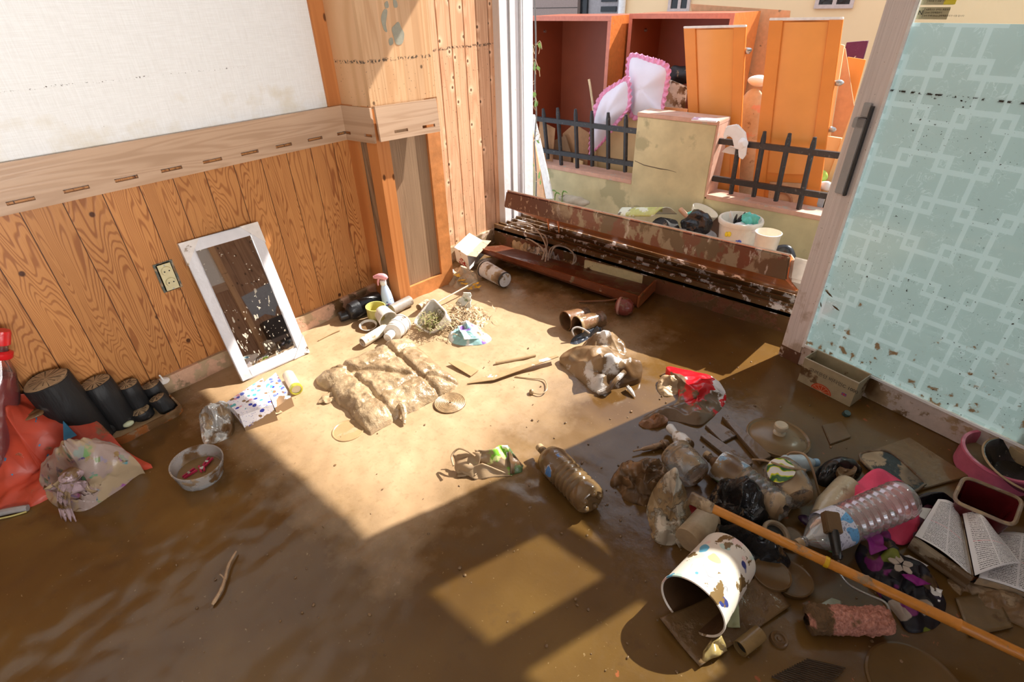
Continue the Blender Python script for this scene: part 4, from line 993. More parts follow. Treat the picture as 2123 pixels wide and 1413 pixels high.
for k_ in range(len(rows) - 1):
    for i in range(n_): tm.f.append((k_ * n_ + i, k_ * n_ + (i + 1) % n_, (k_ + 1) * n_ + (i + 1) % n_, (k_ + 1) * n_ + i))
tm.f.append(tuple((len(rows) - 1) * n_ + i for i in range(n_)))
tm.build('tray_body', M_TRAY, tray, smooth=40)
tl = MB(); LL = [ci.lerp(p_, 0.95) for p_ in L]
for p_ in LL: tl.v.append(V((p_.x, p_.y, 0.012)))
tl.f.append(tuple(range(n_))); tl.build('silt', M_MUDT, tray, smooth=0)
def log_mats():
    k = NT('charcoal_bark'); o = k.obj()
    n1 = k.noise(k.mapv(o, (40, 40, 8)), 1.0, 5)
    c = k.mix(k.mr(k.noise(o, 12.0, 5), 0.62, 0.68, 0, 0.6), (0.012, 0.012, 0.013), (0.09, 0.085, 0.08))
    side = k.done(k.bsdf(c, 0.55, 0, 0.4, n1, 0.6, 0.01))
    return side
M_CHAR = log_mats()
M_ENDS = P('mud_dusted_log_end', (0.40, 0.28, 0.16), 0.75, var=0.25, bs=50, mud=0.0, col2=(0.05, 0.04, 0.03), c2s=40, c2a=0.22)
M_CRK = P('charcoal_crack', (0.015, 0.012, 0.01), 0.9)
def clog(top, r, h, lean, label, seed, base=None):
    P1 = top; P0 = base if base else V((top.x + lean[0], top.y + lean[1], 0.01))
    ax = (P1 - P0).normalized(); L_ = (P1 - P0).length
    t = thing('charcoal_log', P0, label, 'log', 'charcoal logs in the brown tray')
    ws = 0.10 * r
    MB().lathe([(0, 0), (r * 0.98, 0), (r, L_ * 0.3), (r, L_ * 0.7), (r * 0.98, L_ - 0.004), (r * 0.90, L_)], P0, ax, 30, wob=ws, seed=seed).build('charred_side', M_CHAR, t, smooth=50)
    MB().lathe([(0, L_ + 0.002), (r * 0.5, L_ + 0.001), (r * 0.93, L_ - 0.002), (r * 0.93, L_ - 0.01)], P0, ax, 30, wob=ws * 0.6, seed=seed).build('sawn_end', M_ENDS, t)
    ref = V((1, 0, 0)); e1 = (ref - ax * ref.dot(ax)).normalized(); e2 = ax.cross(e1)
    random.seed(seed); cm = MB()
    for i in range(15):
        a = i * 2 * math.pi / 15 + random.uniform(-.15, .15); l0 = random.uniform(0.05, 0.3); l1 = random.uniform(0.6, 0.95)
        d_ = e1 * math.cos(a) + e2 * math.sin(a); s_ = ax.cross(d_)
        c_ = P0 + ax * (L_ + 0.0025)
        w0 = random.uniform(0.0006, 0.0022)
        cm.prism([c_ + d_ * r * l0, c_ + d_ * r * l1 - s_ * w0, c_ + d_ * r * l1 + s_ * w0], ax * 0.0006)
    cm.build('cracks', M_CRK, t, kind='stuff', smooth=0)
clog(ony(94, 786, 2.40), 0.077, 0.24, (0.03, -0.01), 'tallest thick charcoal log, leaning behind the red bag', 1)
clog(ony(196, 792, 2.42), 0.060, 0.19, (0.015, -0.005), 'second tallest charcoal log, standing against the wooden wall', 2)
clog(ony(262, 796, 2.435), 0.044, 0.15, (0.01, -0.005), 'middle upright charcoal log, third from the left along the wall', 3)
clog(ony(312, 796, 2.44), 0.039, 0.12, (0.01, -0.01), 'upright charcoal log nearest the suction hook', 4)
clog(F(325, 823, 0.085), 0.035, 0.08, (0.015, -0.01), 'short charcoal log at the right corner of the tray', 5)
clog(F(290, 850, 0.05), 0.040, 0.05, (0, 0), 'squat charcoal log in front of the shortest upright ones', 6, F(300, 862, 0.012))
clog(F(248, 855, 0.06), 0.032, 0.05, (0, 0), 'small tilted charcoal log in the middle of the tray', 7, F(255, 872, 0.012))
clog(F(250, 840, 0.075), 0.026, 0.05, (0, 0), 'thinnest charcoal log, poking up behind the small tilted one', 8, F(252, 858, 0.012))
clog(F(228, 877, 0.04), 0.036, 0.05, (0, 0), 'tilted charcoal log at the front edge of the tray', 9, F(222, 895, 0.012))
MB().ico(F(266, 878, 0.03), (0.022, 0.014, 0.012), 0.003, 30, 2, 3).build('green_pebble', P('pale_green_stone', (0.52, 0.56, 0.38), 0.3), None, 'smooth pale green pebble among the charcoal logs', 'pebble')
tr2 = MB(); tr2.tube([F(163, 853, 0.09), F(175, 856, 0.09), F(190, 878, 0.075), F(180, 888, 0.07)], 0.006, 8)
tr2.build('cream_box_rim', P('cream_rim', (0.70, 0.62, 0.42), 0.4), None, 'cream plastic rim showing between the red bag and the charcoal', 'container')

# --- big bottle of red liquid at the left edge
bt = thing('red_liquid_bottle', F(5, 880), 'ribbed clear bottle of dark red liquid with a red cap at the left edge', 'bottle')
M_RED = P('bright_red_plastic', (0.60, 0.012, 0.015), 0.3)
bp_ = F(-6, 1005, 0.0); q0 = ony(3, 684, bp_.y); BAX = q0 - bp_; RB = 0.058; BZ = BAX.length / 0.366
prof = [(0, 0.0), (RB * 0.9, 0.0), (RB, 0.012)]
for i in range(7):
    z_ = 0.03 + i * 0.026; prof += [(RB, z_), (RB * 0.955, z_ + 0.010), (RB, z_ + 0.020)]
body = [(r_, z_ * BZ) for r_, z_ in prof + [(RB * 0.97, 0.225), (RB * 0.72, 0.275), (RB * 0.35, 0.305), (0.020, 0.312), (0.020, 0.335)]]
MB().lathe(body, bp_, BAX, 40).build('bottle_body', plastic_clear('clear_red_tinted', (0.92, 0.70, 0.66), mud=0.1, op=0.06), bt)
MB().lathe([(0, 0.004), (RB * 0.93, 0.004), (RB * 0.94, 0.225 * BZ), (RB * 0.72, 0.266 * BZ), (0, 0.266 * BZ)], bp_, BAX, 32).build('liquid', P('dark_red_liquid', (0.16, 0.012, 0.010), 0.2), bt)
MB().lathe([(0.031, 0.305 * BZ), (0.034, 0.308 * BZ), (0.034, 0.318 * BZ), (0.022, 0.322 * BZ)], bp_, BAX, 30).build('collar', M_RED, bt)
MB().lathe([(0.022, 0.335 * BZ), (0.026, 0.336 * BZ), (0.026, 0.362 * BZ), (0.024, 0.366 * BZ), (0, 0.366 * BZ)], bp_, BAX, 30).build('cap', M_RED, bt)

# --- red bag, its blue lining, patterned tied bag
rb = thing('red_bag', F(100, 1000), 'flattened red bag with small blue crosses lying against the charcoal tray', 'bag')
M_RBAG = P('red_coated_fabric', (0.46, 0.055, 0.026), 0.45, var=0.1, bs=8, mud=0.36, ms=8, bump=0.3, mcol=(0.24, 0.13, 0.07), crum=9)
out = FP((-60, 905, 0.14), (0, 845, 0.22), (62, 812, 0.25), (130, 838, 0.19), (205, 876, 0.11), (262, 935, 0.03), (316, 966, 0.0), (298, 974, 0.0), (200, 970, 0.02), (120, 1010, 0.02), (60, 1052, 0.0), (-70, 1075, 0.0))
rbm = MB().mound(out, 0.05, p=2.4, amp=0.024, freq=6, seed=3, edge=0.5, ctr=F(70, 950, 0.10))
for v_ in rbm.v: v_.y = min(v_.y, 2.46)
rbm.build('bag_body', M_RBAG, rb, smooth=60)
M_BLUE = P('blue_lining', (0.015, 0.16, 0.32), 0.4, mud=0.15)
MB().prism([F(-5, 852, 0.235), F(38, 822, 0.265), F(42, 834, 0.255), F(-5, 874, 0.225)], (0.0, -0.012, 0.006)).build('blue_fold', M_BLUE, rb, smooth=0)
MB().prism([F(132, 872, 0.185), F(160, 902, 0.13), F(142, 910, 0.13), F(133, 912, 0.13)], (-0.002, -0.006, 0.004)).build('blue_fold', M_BLUE, rb, smooth=0)
dgp = bpy.context.evaluated_depsgraph_get()
def drop_on(o, p):
    """height of a finished mesh below a picture ray"""
    mw = o.matrix_world if o.parent is None else Matrix.Translation(OFF[o])
    inv = mw.inverted()
    d = ray(*p).normalized()
    ok, loc, nrm, idx = o.ray_cast(inv @ CAM, d)
    return (mw @ loc, nrm) if ok else (F(*p), V((0, 0, 1)))
bagm = [c for c in rb.children if c.name.startswith('bag_body')][0]
bpy.context.view_layer.update()
for (u, v) in ((12, 950), (75, 870), (83, 920), (24, 987), (5, 882), (150, 960), (98, 945)):
    p_, n_r = drop_on(bagm, (u, v)); x_ = MB()
    e1 = n_r.orthogonal().normalized(); e2 = n_r.cross(e1)
    x_.obox(p_ - e1 * 0.009 - e2 * 0.0025, e1 * 0.018, e2 * 0.005, n_r * 0.0025).obox(p_ - e2 * 0.009 - e1 * 0.0025 + n_r * 0.0003, e2 * 0.018, e1 * 0.005, n_r * 0.0025)
    x_.build('printed_cross', M_BLUE, rb, smooth=0)
lf_ = MB(); p_, n_r = drop_on(bagm, (64, 858))
lf_.ico(p_, (0.04, 0.035, 0.006), 0.012, 30, 4).build('dead_leaf', P('muddy_leaf', (0.20, 0.10, 0.04), 0.5, mud=0.3), None, 'dead muddy leaf stuck on the red bag', 'leaf')

kb = thing('tied_plastic_bag', F(190, 1010), 'tied see-through bag of dirty clothes in front of the red bag', 'plastic bag')
k = NT('dirty_bag_of_clothes'); o = k.obj()
vor = k.n('TexVoronoi', {'Vector': o, 'Scale': 26.0}); 
hue = k.n('HueSaturation', {'Saturation': 0.8, 'Value': 0.30, 'Color': vor.outputs['Color']}).outputs[0]
base = k.mix(k.mr(k.noise(o, 16.0, 4), 0.52, 0.56), (0.33, 0.245, 0.215), hue)
base = k.mix(k.mr(k.noise(o, 9.0, 6), 0.49, 0.54), base, (0.38, 0.28, 0.175))
M_CLO = k.done(k.bsdf(base, 0.35, 0, 0.5, k.noise(o, 20.0, 4), 0.4, 0.01))
kc = V((0, 0, 0)); 
outk = FP((83, 985, 0.08), (100, 945, 0.15), (160, 915, 0.20), (235, 918, 0.15), (290, 962, 0.05), (285, 985, 0.0), (235, 1022, 0.0), (175, 1058, 0.0), (120, 1050, 0.0), (90, 1020, 0.02))
knot = F(150, 978, 0.19)
MB().mound(outk, 0.07, p=2.2, amp=0.0, freq=8, seed=5, ctr=F(175, 985, 0.13), zfn=lambda x, t: 0.013 * math.sin(24 * math.atan2(x.y - knot.y, x.x - knot.x) + 2 * noise.noise(x * 8)) * max(0, 1 - (V((x.x, x.y, 0)) - V((knot.x, knot.y, 0))).length / 0.24) + 0.012 * (0.4 - abs(2 * noise.noise(x * 20))) + 0.008 * noise.noise(x * 40)).build('bag_body', M_CLO, kb, smooth=60)
M_LIL = P('lilac_film', (0.42, 0.30, 0.32), 0.3, var=0.3, bs=30, mud=0.45, ms=18, bump=0.6)
MB().ico(F(148, 985, 0.205), (0.032, 0.028, 0.022), 0.007, 30, 5, rid=True).build('knot', M_LIL, kb, smooth=60)
g_ = curve([F(152, 985, 0.21), F(135, 1010, 0.16), F(132, 1040, 0.09), F(142, 1075, 0.01)], 14)
wd = [0.015, 0.022, 0.03, 0.034, 0.036, 0.037, 0.038, 0.04, 0.042, 0.044, 0.046, 0.048, 0.05, 0.05]
sx_ = RT
MB().grid(lambda a, b: g_[min(13, int(round(b * 13)))] + sx_ * (a - 0.5) * wd[min(13, int(round(b * 13)))] + V((0, 0, 0.008 * math.sin(a * 18))) + DN * (-0.006 * math.sin(a * 18)), 18, 13).build('tail', M_LIL, kb, smooth=60, solid=0.003)
MB().grid(quad(F(88, 1010, 0.12), F(150, 985, 0.20), F(205, 1015, 0.10), F(112, 1025, 0.08), 0.02, 20, 4, True), 16, 12).build('ear', M_LIL, kb, smooth=60, solid=0.003)
gl = thing('grey_strip', F(20, 1070), 'shiny grey plastic edge under the red bag at the left border', 'strip')
MB().tube(curve(FP((-40, 1072, 0.01), (20, 1058, 0.015), (58, 1052, 0.012)), 10), 0.012, 8).build('edge', P('grey_shiny_plastic', (0.30, 0.28, 0.28), 0.15, mud=0.2), gl)
MB().tube(curve(FP((-40, 1082, 0.005), (20, 1070, 0.006), (55, 1060, 0.005)), 10), 0.003, 6).build('yellow_line', P('yellow_trim', (0.5, 0.42, 0.15), 0.5), gl)

# --- clear tub with pink pegs
tb = thing('clear_plastic_tub', F(415, 985), 'round clear plastic tub with pink clothes pegs standing in the mud', 'tub')
M_CLR = plastic_clear('hazy_clear_tub', (0.86, 0.84, 0.82), mud=0.42, ms=16, op=0.5)
tc = F(418, 985, 0.0); RT_ = 0.088
MB().lathe([(0, 0.002), (RT_ * 0.86, 0.0), (RT_ * 0.99, 0.055), (RT_ * 1.0, 0.068), (RT_ * 1.03, 0.070), (RT_ * 1.03, 0.076), (RT_ * 0.98, 0.076), (RT_ * 0.96, 0.06), (RT_ * 0.84, 0.006), (0, 0.006)], tc, (0.04, -0.10, 1), 44).build('tub_body', M_CLR, tb)
MB().lathe([(0, 0.022), (RT_ * 0.87, 0.022)], tc, (0.04, -0.10, 1), 44).build('muddy_water', P('muddy_water', (0.20, 0.12, 0.05), 0.15), tb)
M_PINK = P('magenta_plastic', (0.50, 0.03, 0.09), 0.35, mud=0.12, ms=50)
M_WIRE = P('steel_wire', (0.5, 0.5, 0.48), 0.3, metal=0.8)
def peg(p, ang, label, L_=0.05):
    t = thing('clothes_peg', p, label, 'clothes peg', 'pink clothes pegs in the tub')
    d_ = V((math.cos(ang), math.sin(ang), 0)); s_ = V((-d_.y, d_.x, 0))
    for sg in (-1, 1):
        MB().obox(p + s_ * sg * 0.005 - s_ * 0.0035 - d_ * L_ / 2, d_ * L_ + s_ * sg * 0.003, s_ * 0.007, V((0, 0, 0.010))).build('arm', M_PINK, t, smooth=0, bevel=0.002)
    MB().lathe([(0.006, -0.007), (0.006, 0.007)], p + V((0, 0, 0.006)), s_, 12).build('spring', M_WIRE, t)
peg(tc + V((-0.030, 0.012, 0.023)), 0.15, 'pink clothes peg lying left in the clear tub')
peg(tc + V((0.012, 0.002, 0.023)), 1.3, 'pink clothes peg standing out in the middle of the clear tub', 0.04)
peg(tc + V((0.040, 0.018, 0.024)), 0.55, 'pink clothes peg furthest right in the clear tub', 0.045)

# --- foil bag, patterned tissue box, small canister
fb = MB().mound(FP((414, 850, 0.06), (435, 838, 0.085), (470, 832, 0.07), (478, 856, 0.05), (481, 890, 0.02), (462, 912, 0.0), (425, 920, 0.0), (416, 890, 0.02)), 0.02, amp=0.018, freq=20, seed=9, ctr=F(448, 872, 0.055))
fb.build('foil_bag', P('silver_foil', (0.62, 0.62, 0.60), 0.2, metal=0.55, mud=0.52, ms=13, bump=0.5), None, 'crumpled silver foil bag lying by the tissue box', 'bag', smooth=40)
def terr():
    k = NT('terrazzo_pattern'); o = k.obj()
    wv = k.n('VectorMath', {0: o, 1: k.n('VectorMath', {0: k.n('TexNoise', {'Vector': o, 'Scale': 30.0}).outputs[1], 3: 0.015}, operation='SCALE').outputs[0]}, operation='ADD').outputs[0]
    v1 = k.n('TexVoronoi', {'Vector': wv, 'Scale': 46.0}); v2 = k.n('TexVoronoi', {'Vector': wv, 'Scale': 110.0})
    wn = k.n('TexWhiteNoise', {'Vector': v1.outputs['Color']}).outputs[0]
    rmp = k.n('ValToRGB', {0: wn}); cr = rmp.color_ramp; cr.interpolation = 'CONSTANT'
    cols = [(0.03, 0.05, 0.42), (0.12, 0.16, 0.6), (0.10, 0.42, 0.45), (0.75, 0.35, 0.42), (0.86, 0.85, 0.9), (0.25, 0.14, 0.06)]
    while len(cr.elements) < len(cols): cr.elements.new(0.5)
    for i, c_ in enumerate(cols): cr.elements[i].position = i / len(cols); cr.elements[i].color = (*c_, 1)
    c = k.mix(k.mr(v1.outputs['Distance'], 0.40, 0.43), rmp.outputs[0], (0.86, 0.84, 0.90))
    c = k.mix(k.mr(v2.outputs['Distance'], 0.18, 0.2, 0.7, 0.0), c, (0.08, 0.1, 0.45))
    z_ = k.n('SeparateXYZ', {0: o}).outputs[2]
    md = k.mr(k.math('ADD', k.noise(o, 10.0, 5), k.math('MULTIPLY', z_, -5.5)), 0.24, 0.28)
    c = k.mix(md, c, (0.27, 0.165, 0.085))
    return k.done(k.bsdf(c, 0.5))
tx = thing('tissue_box', F(545, 870), 'tissue box with a blue and pink chip pattern, half crushed in the mud', 'box')
M_TER = terr()
a0, a1, a2, a3 = F(470, 833, 0.085), F(545, 783, 0.085), F(565, 838, 0.085), F(497, 862, 0.085)
def boxtop(nm_, A_, B_, C_, D_, low, amp=0.004, sd=1):
    m = MB(); g = quad(A_, B_, C_, D_, amp, 30, sd)
    m.grid(g, 14, 14)
    for P_, Q_ in ((A_, B_), (B_, C_), (C_, D_), (D_, A_)):
        pl = V((P_.x, P_.y, low)); ql = V((Q_.x, Q_.y, low))
        m.grid(lambda a, b: P_.lerp(Q_, a).lerp(pl.lerp(ql, a), b), 14, 8)
    m.build(nm_, M_TER, tx, smooth=30)
boxtop('box_body', a0, a1, a2, a3, -0.01)
b0, b1, b2, b3 = F(548, 793, 0.06), F(572, 772, 0.075), F(604, 822, 0.05), F(570, 846, 0.035)
boxtop('torn_end', b0, b1, b2, b3, -0.005, 0.012, 4)
MB().grid(quad(F(529, 874, 0.002), F(575, 848, 0.02), F(585, 852, 0.004), F(540, 880, 0.001), 0.012, 30, 2, True), 14, 8).build('torn_flap', P('torn_cardboard', (0.42, 0.30, 0.17), 0.7, mud=0.3), tx, smooth=50, solid=0.003)
cn = thing('small_canister', F(606, 800), 'small cream canister with a yellow-green rim next to the tissue box', 'canister')
A_, d_, L_ = lying((597, 776), (614, 806), 0.028)
MB().lathe([(0, 0), (0.024, 0.001), (0.0265, 0.006), (0.0265, L_), (0.0, L_)], A_, d_, 28).build('canister_body', P('cream_metal', (0.72, 0.62, 0.46), 0.35, mud=0.25, ms=20), cn)
MB().lathe([(0.0275, L_ - 0.012), (0.0285, L_ - 0.010), (0.0285, L_ + 0.006), (0.022, L_ + 0.008), (0.020, L_ - 0.002), (0.010, L_ - 0.002), (0, L_)], A_, d_, 28).build('rim', P('yellow_green_rim', (0.48, 0.46, 0.05), 0.3), cn)

# --- floor cushion, coaster, twig, lids in the silt
sc_c = thing('seat_cushion', F(800, 800), 'square tufted floor cushion soaked in tan mud, in the middle of the sunlit floor', 'cushion')
M_SOAK = P('mud_soaked_fabric', (0.40, 0.285, 0.165), 0.33, var=0.25, bs=34, bump=0.9, col2=(0.29, 0.195, 0.105), c2s=11.0, c2a=0.42)
c00, c10, c11, c01 = F(648, 778, 0.02), F(842, 694, 0.02), F(955, 792, 0.02), F(763, 895, 0.02)
def cush(a, b):
    q = c00.lerp(c10, a).lerp(c01.lerp(c11, a), b)
    ea = min(a, 1 - a); eb = min(b, 1 - b)
    h_ = 0.062 * (1 - (1 - min(1, ea * 5)) ** 2.2) ** 0.5 * (1 - (1 - min(1, eb * 5)) ** 2.2) ** 0.5
    for s_ in (0.27, 0.73):
        h_ -= 0.020 * math.exp(-((a - s_) / 0.024) ** 2); h_ -= 0.015 * math.exp(-((b - s_) / 0.024) ** 2)
    h_ -= 0.018 * math.exp(-((a - b * 0.9 - 0.08) / 0.03) ** 2)
    w_ = noise.noise(q * 22) ; w2 = 0.4 - abs(noise.noise(q * 9 + V((4, 1, 0))))
    q.z = max(-0.01, h_ + 0.007 * w_ + 0.004 * noise.noise(q * 55) + 0.016 * w2 * min(1, ea * 8) * min(1, eb * 8)) - 0.004
    j = noise.noise_vector(V((a * 6, b * 6, 2))) * 0.012
    return q + V((j.x, j.y, 0))
MB().grid(cush, 90, 90).build('cushion_body', M_SOAK, sc_c, smooth=80)
MB().tube(curve([F(822, 852, 0.02), F(832, 838, 0.05), F(838, 856, 0.03), F(838, 878, 0.01)], 12), [0.006 + 0.008 * math.sin(math.pi * i / 11) for i in range(12)], 8).build('tie', M_SOAK, sc_c)
MB().ico(F(690, 820, 0.004), (0.07, 0.03, 0.012), 0.014, 30, 6, rid=True).build('mud_heap', M_MUDT, None, 'ridge of mud pushed up along the left edge of the seat cushion', 'mud')
co = thing('coiled_coaster', F(932, 836), 'round coiled rope mat in mud beside the seat cushion', 'mat')
cc_ = F(932, 836, 0.0); cm = []
for i in range(420):
    a = i / 420 * 2 * math.pi * 9.2; r_ = 0.004 + 0.066 * i / 420
    cm.append(cc_ + V((r_ * math.cos(a), r_ * math.sin(a), 0.004 + 0.0012 * noise.noise(V((i * 0.2, 0, 0))))))
MB().tube(cm, 0.0042, 6).build('coil', P('mud_rope', (0.33, 0.215, 0.11), 0.4, var=0.3, bs=60), co)
MB().lathe([(0, 0.003), (0.072, 0.002), (0.073, -0.004)], cc_, (0, 0, 1), 40).build('base', M_MUDB, co)
tw = thing('twig', F(462, 1200), 'thin pale twig lying alone in the foreground mud', 'twig')
MB().tube(curve(FP((490, 1142, 0.008), (474, 1170, 0.012), (466, 1200, 0.010), (458, 1222, 0.012), (440, 1253, 0.006)), 20), [0.0022, 0.003, 0.0038, 0.004, 0.0036, 0.0042, 0.0046, 0.0042, 0.004, 0.0045, 0.005, 0.0045, 0.0045, 0.005, 0.0055, 0.005, 0.005, 0.0055, 0.006, 0.004], 8).build('stem', P('pale_bark', (0.40, 0.26, 0.15), 0.6, var=0.3, bs=60, mud=0.3, ms=60), tw)
MB().tube(curve(FP((466, 1200, 0.010), (459, 1192, 0.014), (456, 1190, 0.014)), 6), 0.0022, 6).build('side_shoot', P('pale_bark_b', (0.40, 0.26, 0.15), 0.6), tw)
def disc(name, c, r, label, mat, cat='lid', h=0.006, rim=0.006):
    return MB().lathe([(0, h), (r * 0.9, h), (r * 0.95, h + rim * 0.5), (r, h + rim * 0.3), (r, -0.005)], c, (0, 0, 1), 48).build(name, mat, None, label, cat)
M_FILM = P('muddy_film', (0.15, 0.084, 0.034), 0.2, var=0.15, bs=12)
M_SILT = P('tan_silt_film', (0.40, 0.265, 0.13), 0.35, var=0.12, bs=12)
disc('sunken_lid', F(722, 892, 0), 0.066, 'thin round lid sunk in the silt just below the seat cushion', M_SILT, h=0.001, rim=0.005)

# --- things washed up round the column foot
sh = thing('black_plastic_bottle', F(740, 660), 'large black plastic bottle lying against the skirting left of the column', 'bottle')
M_BLK = P('black_matt_plastic', (0.014, 0.014, 0.016), 0.35, mud=0.07, ms=70)
A_, d_, L_ = lying((722, 648), (788, 617), 0.055)
MB().lathe([(0, -0.005), (0.032, 0.0), (0.048, 0.016), (0.052, 0.05), (0.052, L_ - 0.04), (0.044, L_ - 0.01), (0.02, L_), (0, L_)], A_, d_, 30, sx=0.8).build('bottle_body', M_BLK, sh)
A2, d2_, L2 = lying((704, 657), (740, 646), 0.03)
MB().lathe([(0, 0), (0.026, 0.0), (0.028, 0.005), (0.028, L2), (0, L2)], A2, d2_, 24).build('cap', M_BLK, sh)

def spray():
    b_ = F(808, 640, 0.0); b_ = V((b_.x, b_.y, 0))
    t = thing('spray_bottle', b_, 'light blue spray bottle with a pink trigger against the column', 'spray bottle')
    ax = V((-0.09, -0.02, 1)).normalized()
    k = NT('pale_blue_bottle'); o = k.obj(); z_ = k.n('SeparateXYZ', {0: o}).outputs[2]
    lab = k.math('MULTIPLY', k.math('GREATER_THAN', k.noise(o, 60.0, 2), 0.56), k.math('LESS_THAN', z_, 0.075))
    c = k.mix(lab, (0.50, 0.62, 0.80), (0.05, 0.12, 0.42))
    pk_ = k.math('MULTIPLY', k.math('GREATER_THAN', k.noise(o, 38.0, 2), 0.60), k.math('LESS_THAN', z_, 0.05))
    c = k.mix(pk_, c, (0.55, 0.12, 0.42)); mb_ = k.done(k.bsdf(c, 0.25))
    MB().lathe([(0, 0), (0.034, 0), (0.037, 0.01), (0.036, 0.06), (0.032, 0.105), (0.022, 0.145), (0.016, 0.165), (0.0155, 0.178), (0, 0.178)], b_, ax, 32, sx=0.75).build('bottle_body', mb_, t)
    MB().lathe([(0.017, 0.168), (0.018, 0.172), (0.018, 0.190), (0.013, 0.196), (0, 0.196)], b_, ax, 24).build('collar', M_WH, t)
    top = b_ + ax * 0.205
    M_PKT = P('pink_trigger', (0.80, 0.35, 0.38), 0.35)
    lx = -RT * 0.9
    MB().tube(curve([top - lx * 0.032, top + V((0, 0, 0.012)) - lx * 0.01, top + V((0, 0, 0.014)) + lx * 0.02, top + V((0, 0, 0.008)) + lx * 0.048], 12), [0.008, 0.013, 0.016, 0.0175, 0.0175, 0.017, 0.0165, 0.016, 0.014, 0.0125, 0.011, 0.009], 14).build('spray_head', M_PKT, t)
    MB().tube(curve([top + lx * 0.022, top + lx * 0.03 - V((0, 0, 0.02)), top + lx * 0.032 - V((0, 0, 0.042))], 8), [0.007, 0.007, 0.0065, 0.006, 0.0055, 0.005, 0.0045, 0.004], 10).build('trigger', M_PKT, t)
    MB().lathe([(0, 0.0), (0.007, 0), (0.007, 0.006), (0, 0.006)], top + lx * 0.047 + V((0, 0, 0.009)), lx, 12).build('nozzle', M_PKT, t)
spray()
yt = thing('yellow_tub', F(778, 655), 'translucent yellow-green round tub beside the spray bottle', 'tub')
yc = F(782, 662, 0.0)
M_YEL2 = P('yellow_green_plastic', (0.58, 0.52, 0.16), 0.3, mud=0.12, ms=24)
MB().lathe([(0, 0), (0.042, 0), (0.05, 0.015), (0.052, 0.075), (0.055, 0.08), (0.055, 0.088), (0.050, 0.088), (0.047, 0.07), (0.045, 0.01), (0, 0.01)], yc, (0.02, -0.06, 1), 36).build('tub_body', M_YEL2, yt)
wp = thing('white_cup', F(800, 660), 'white plastic cup lying on its side with its dark mouth towards the room', 'cup')
A_, d_, L_ = lying((788, 646), (812, 668), 0.052)
d_ = V((d_.x, d_.y, -0.02))
M_WHM = P('white_mud_streaked', (0.82, 0.78, 0.71), 0.35, mud=0.22, ms=13)
MB().lathe([(0, -0.055), (0.040, -0.055), (0.044, -0.05), (0.052, 0.028), (0.054, 0.03), (0.054, 0.035), (0.049, 0.035), (0.042, -0.045), (0, -0.045)], (A_ + F(812, 668, 0.05)) / 2, d_, 36).build('cup_body', M_WHM, wp)
for i in range(4):
    p_ = F(812 + i * 2, 668 + i * 4, 0.03)
    MB().tube(curve([p_ + V((0.02, 0.03, 0.01)), p_, p_ + V((-0.03, -0.04, -0.012 + 0.004 * i))], 8), 0.0025, 6).build('grass_blade', P('pale_grass', (0.48, 0.50, 0.26), 0.5), None, ('grass blade highest in the mouth of the white cup', 'second grass blade in the white cup', 'third grass blade in the white cup', 'lowest grass blade hanging out of the white cup')[i], 'grass blade', 'grass blades in the white cup')
ds = thing('small_dish', F(765, 676), 'small shallow white dish filled with silt in front of the white cup', 'dish')
dc = F(764, 677, 0.008)
MB().lathe([(0, -0.006), (0.036, -0.004), (0.047, 0.012), (0.049, 0.014), (0.046, 0.015), (0.036, 0.002), (0, 0.0)], dc, (-0.08, -0.12, 1), 36).build('dish_body', M_WHM, ds)
MB().lathe([(0, 0.006), (0.034, 0.006), (0.04, 0.004)], dc, (-0.08, -0.12, 1), 30).build('silt', M_MUDB, ds)
an = thing('aerosol_can', F(780, 695), 'cream aerosol can with blue print lying on the sunlit mud', 'can')
A_, d_, L_ = lying((752, 709), (800, 680), 0.027)
k = NT('can_print'); o = k.obj()
f_ = k.math('MULTIPLY', k.math('GREATER_THAN', k.noise(o, 40.0, 3), 0.53), k.math('GREATER_THAN', k.math('ADD', k.n('SeparateXYZ', {0: o}).outputs[0], k.n('SeparateXYZ', {0: o}).outputs[1]), 0.035))
c = k.mix(f_, (0.78, 0.72, 0.60), (0.06, 0.17, 0.50)); c = k.mix(k.mr(k.noise(o, 18.0, 5), 0.57, 0.6), c, (0.45, 0.32, 0.18))
M_CANP = k.done(k.bsdf(c, 0.3))
MB().lathe([(0.020, -0.002), (0.024, -0.004), (0.0265, 0.002), (0.0265, L_ - 0.01), (0.024, L_), (0.02, L_ + 0.004), (0, L_ + 0.004)], A_, d_, 32).build('can_body', M_CANP, an)
MB().lathe([(0, 0.006), (0.012, 0.004), (0.021, -0.001)], A_, d_, 28).build('concave_base', P('dull_steel', (0.35, 0.30, 0.25), 0.3, metal=0.7, mud=0.3), an)

# drain trap / shower head of white plastic
sw = thing('drain_pipe_fitting', F(840, 655), 'white plastic drain fitting with a flared end and a wide collar, lying by the basket', 'pipe fitting')
A_, d_, L_ = lying((803, 700), (862, 640), 0.045, 0.05)
dn = d_.normalized()
MB().lathe([(0, 0.0), (0.022, 0.0), (0.022, 0.06), (0.022, 0.065)], A_, d_, 26).build('pipe', M_WHM, sw)
MB().lathe([(0.022, 0.06), (0.044, 0.068), (0.048, 0.072), (0.048, 0.10), (0.0515, 0.102), (0.0515, 0.112), (0.048, 0.114), (0.048, 0.150), (0.0515, 0.152), (0.0515, 0.160), (0.046, 0.164), (0.03, 0.172), (0, 0.172)], A_, d_, 36).build('collar', M_WHM, sw)
MB().lathe([(0.0228, 0.02), (0.024, 0.022), (0.024, 0.028), (0.0228, 0.03)], A_, d_, 26).build('ring', M_WHM, sw)
fc = F(812, 693, 0.045)
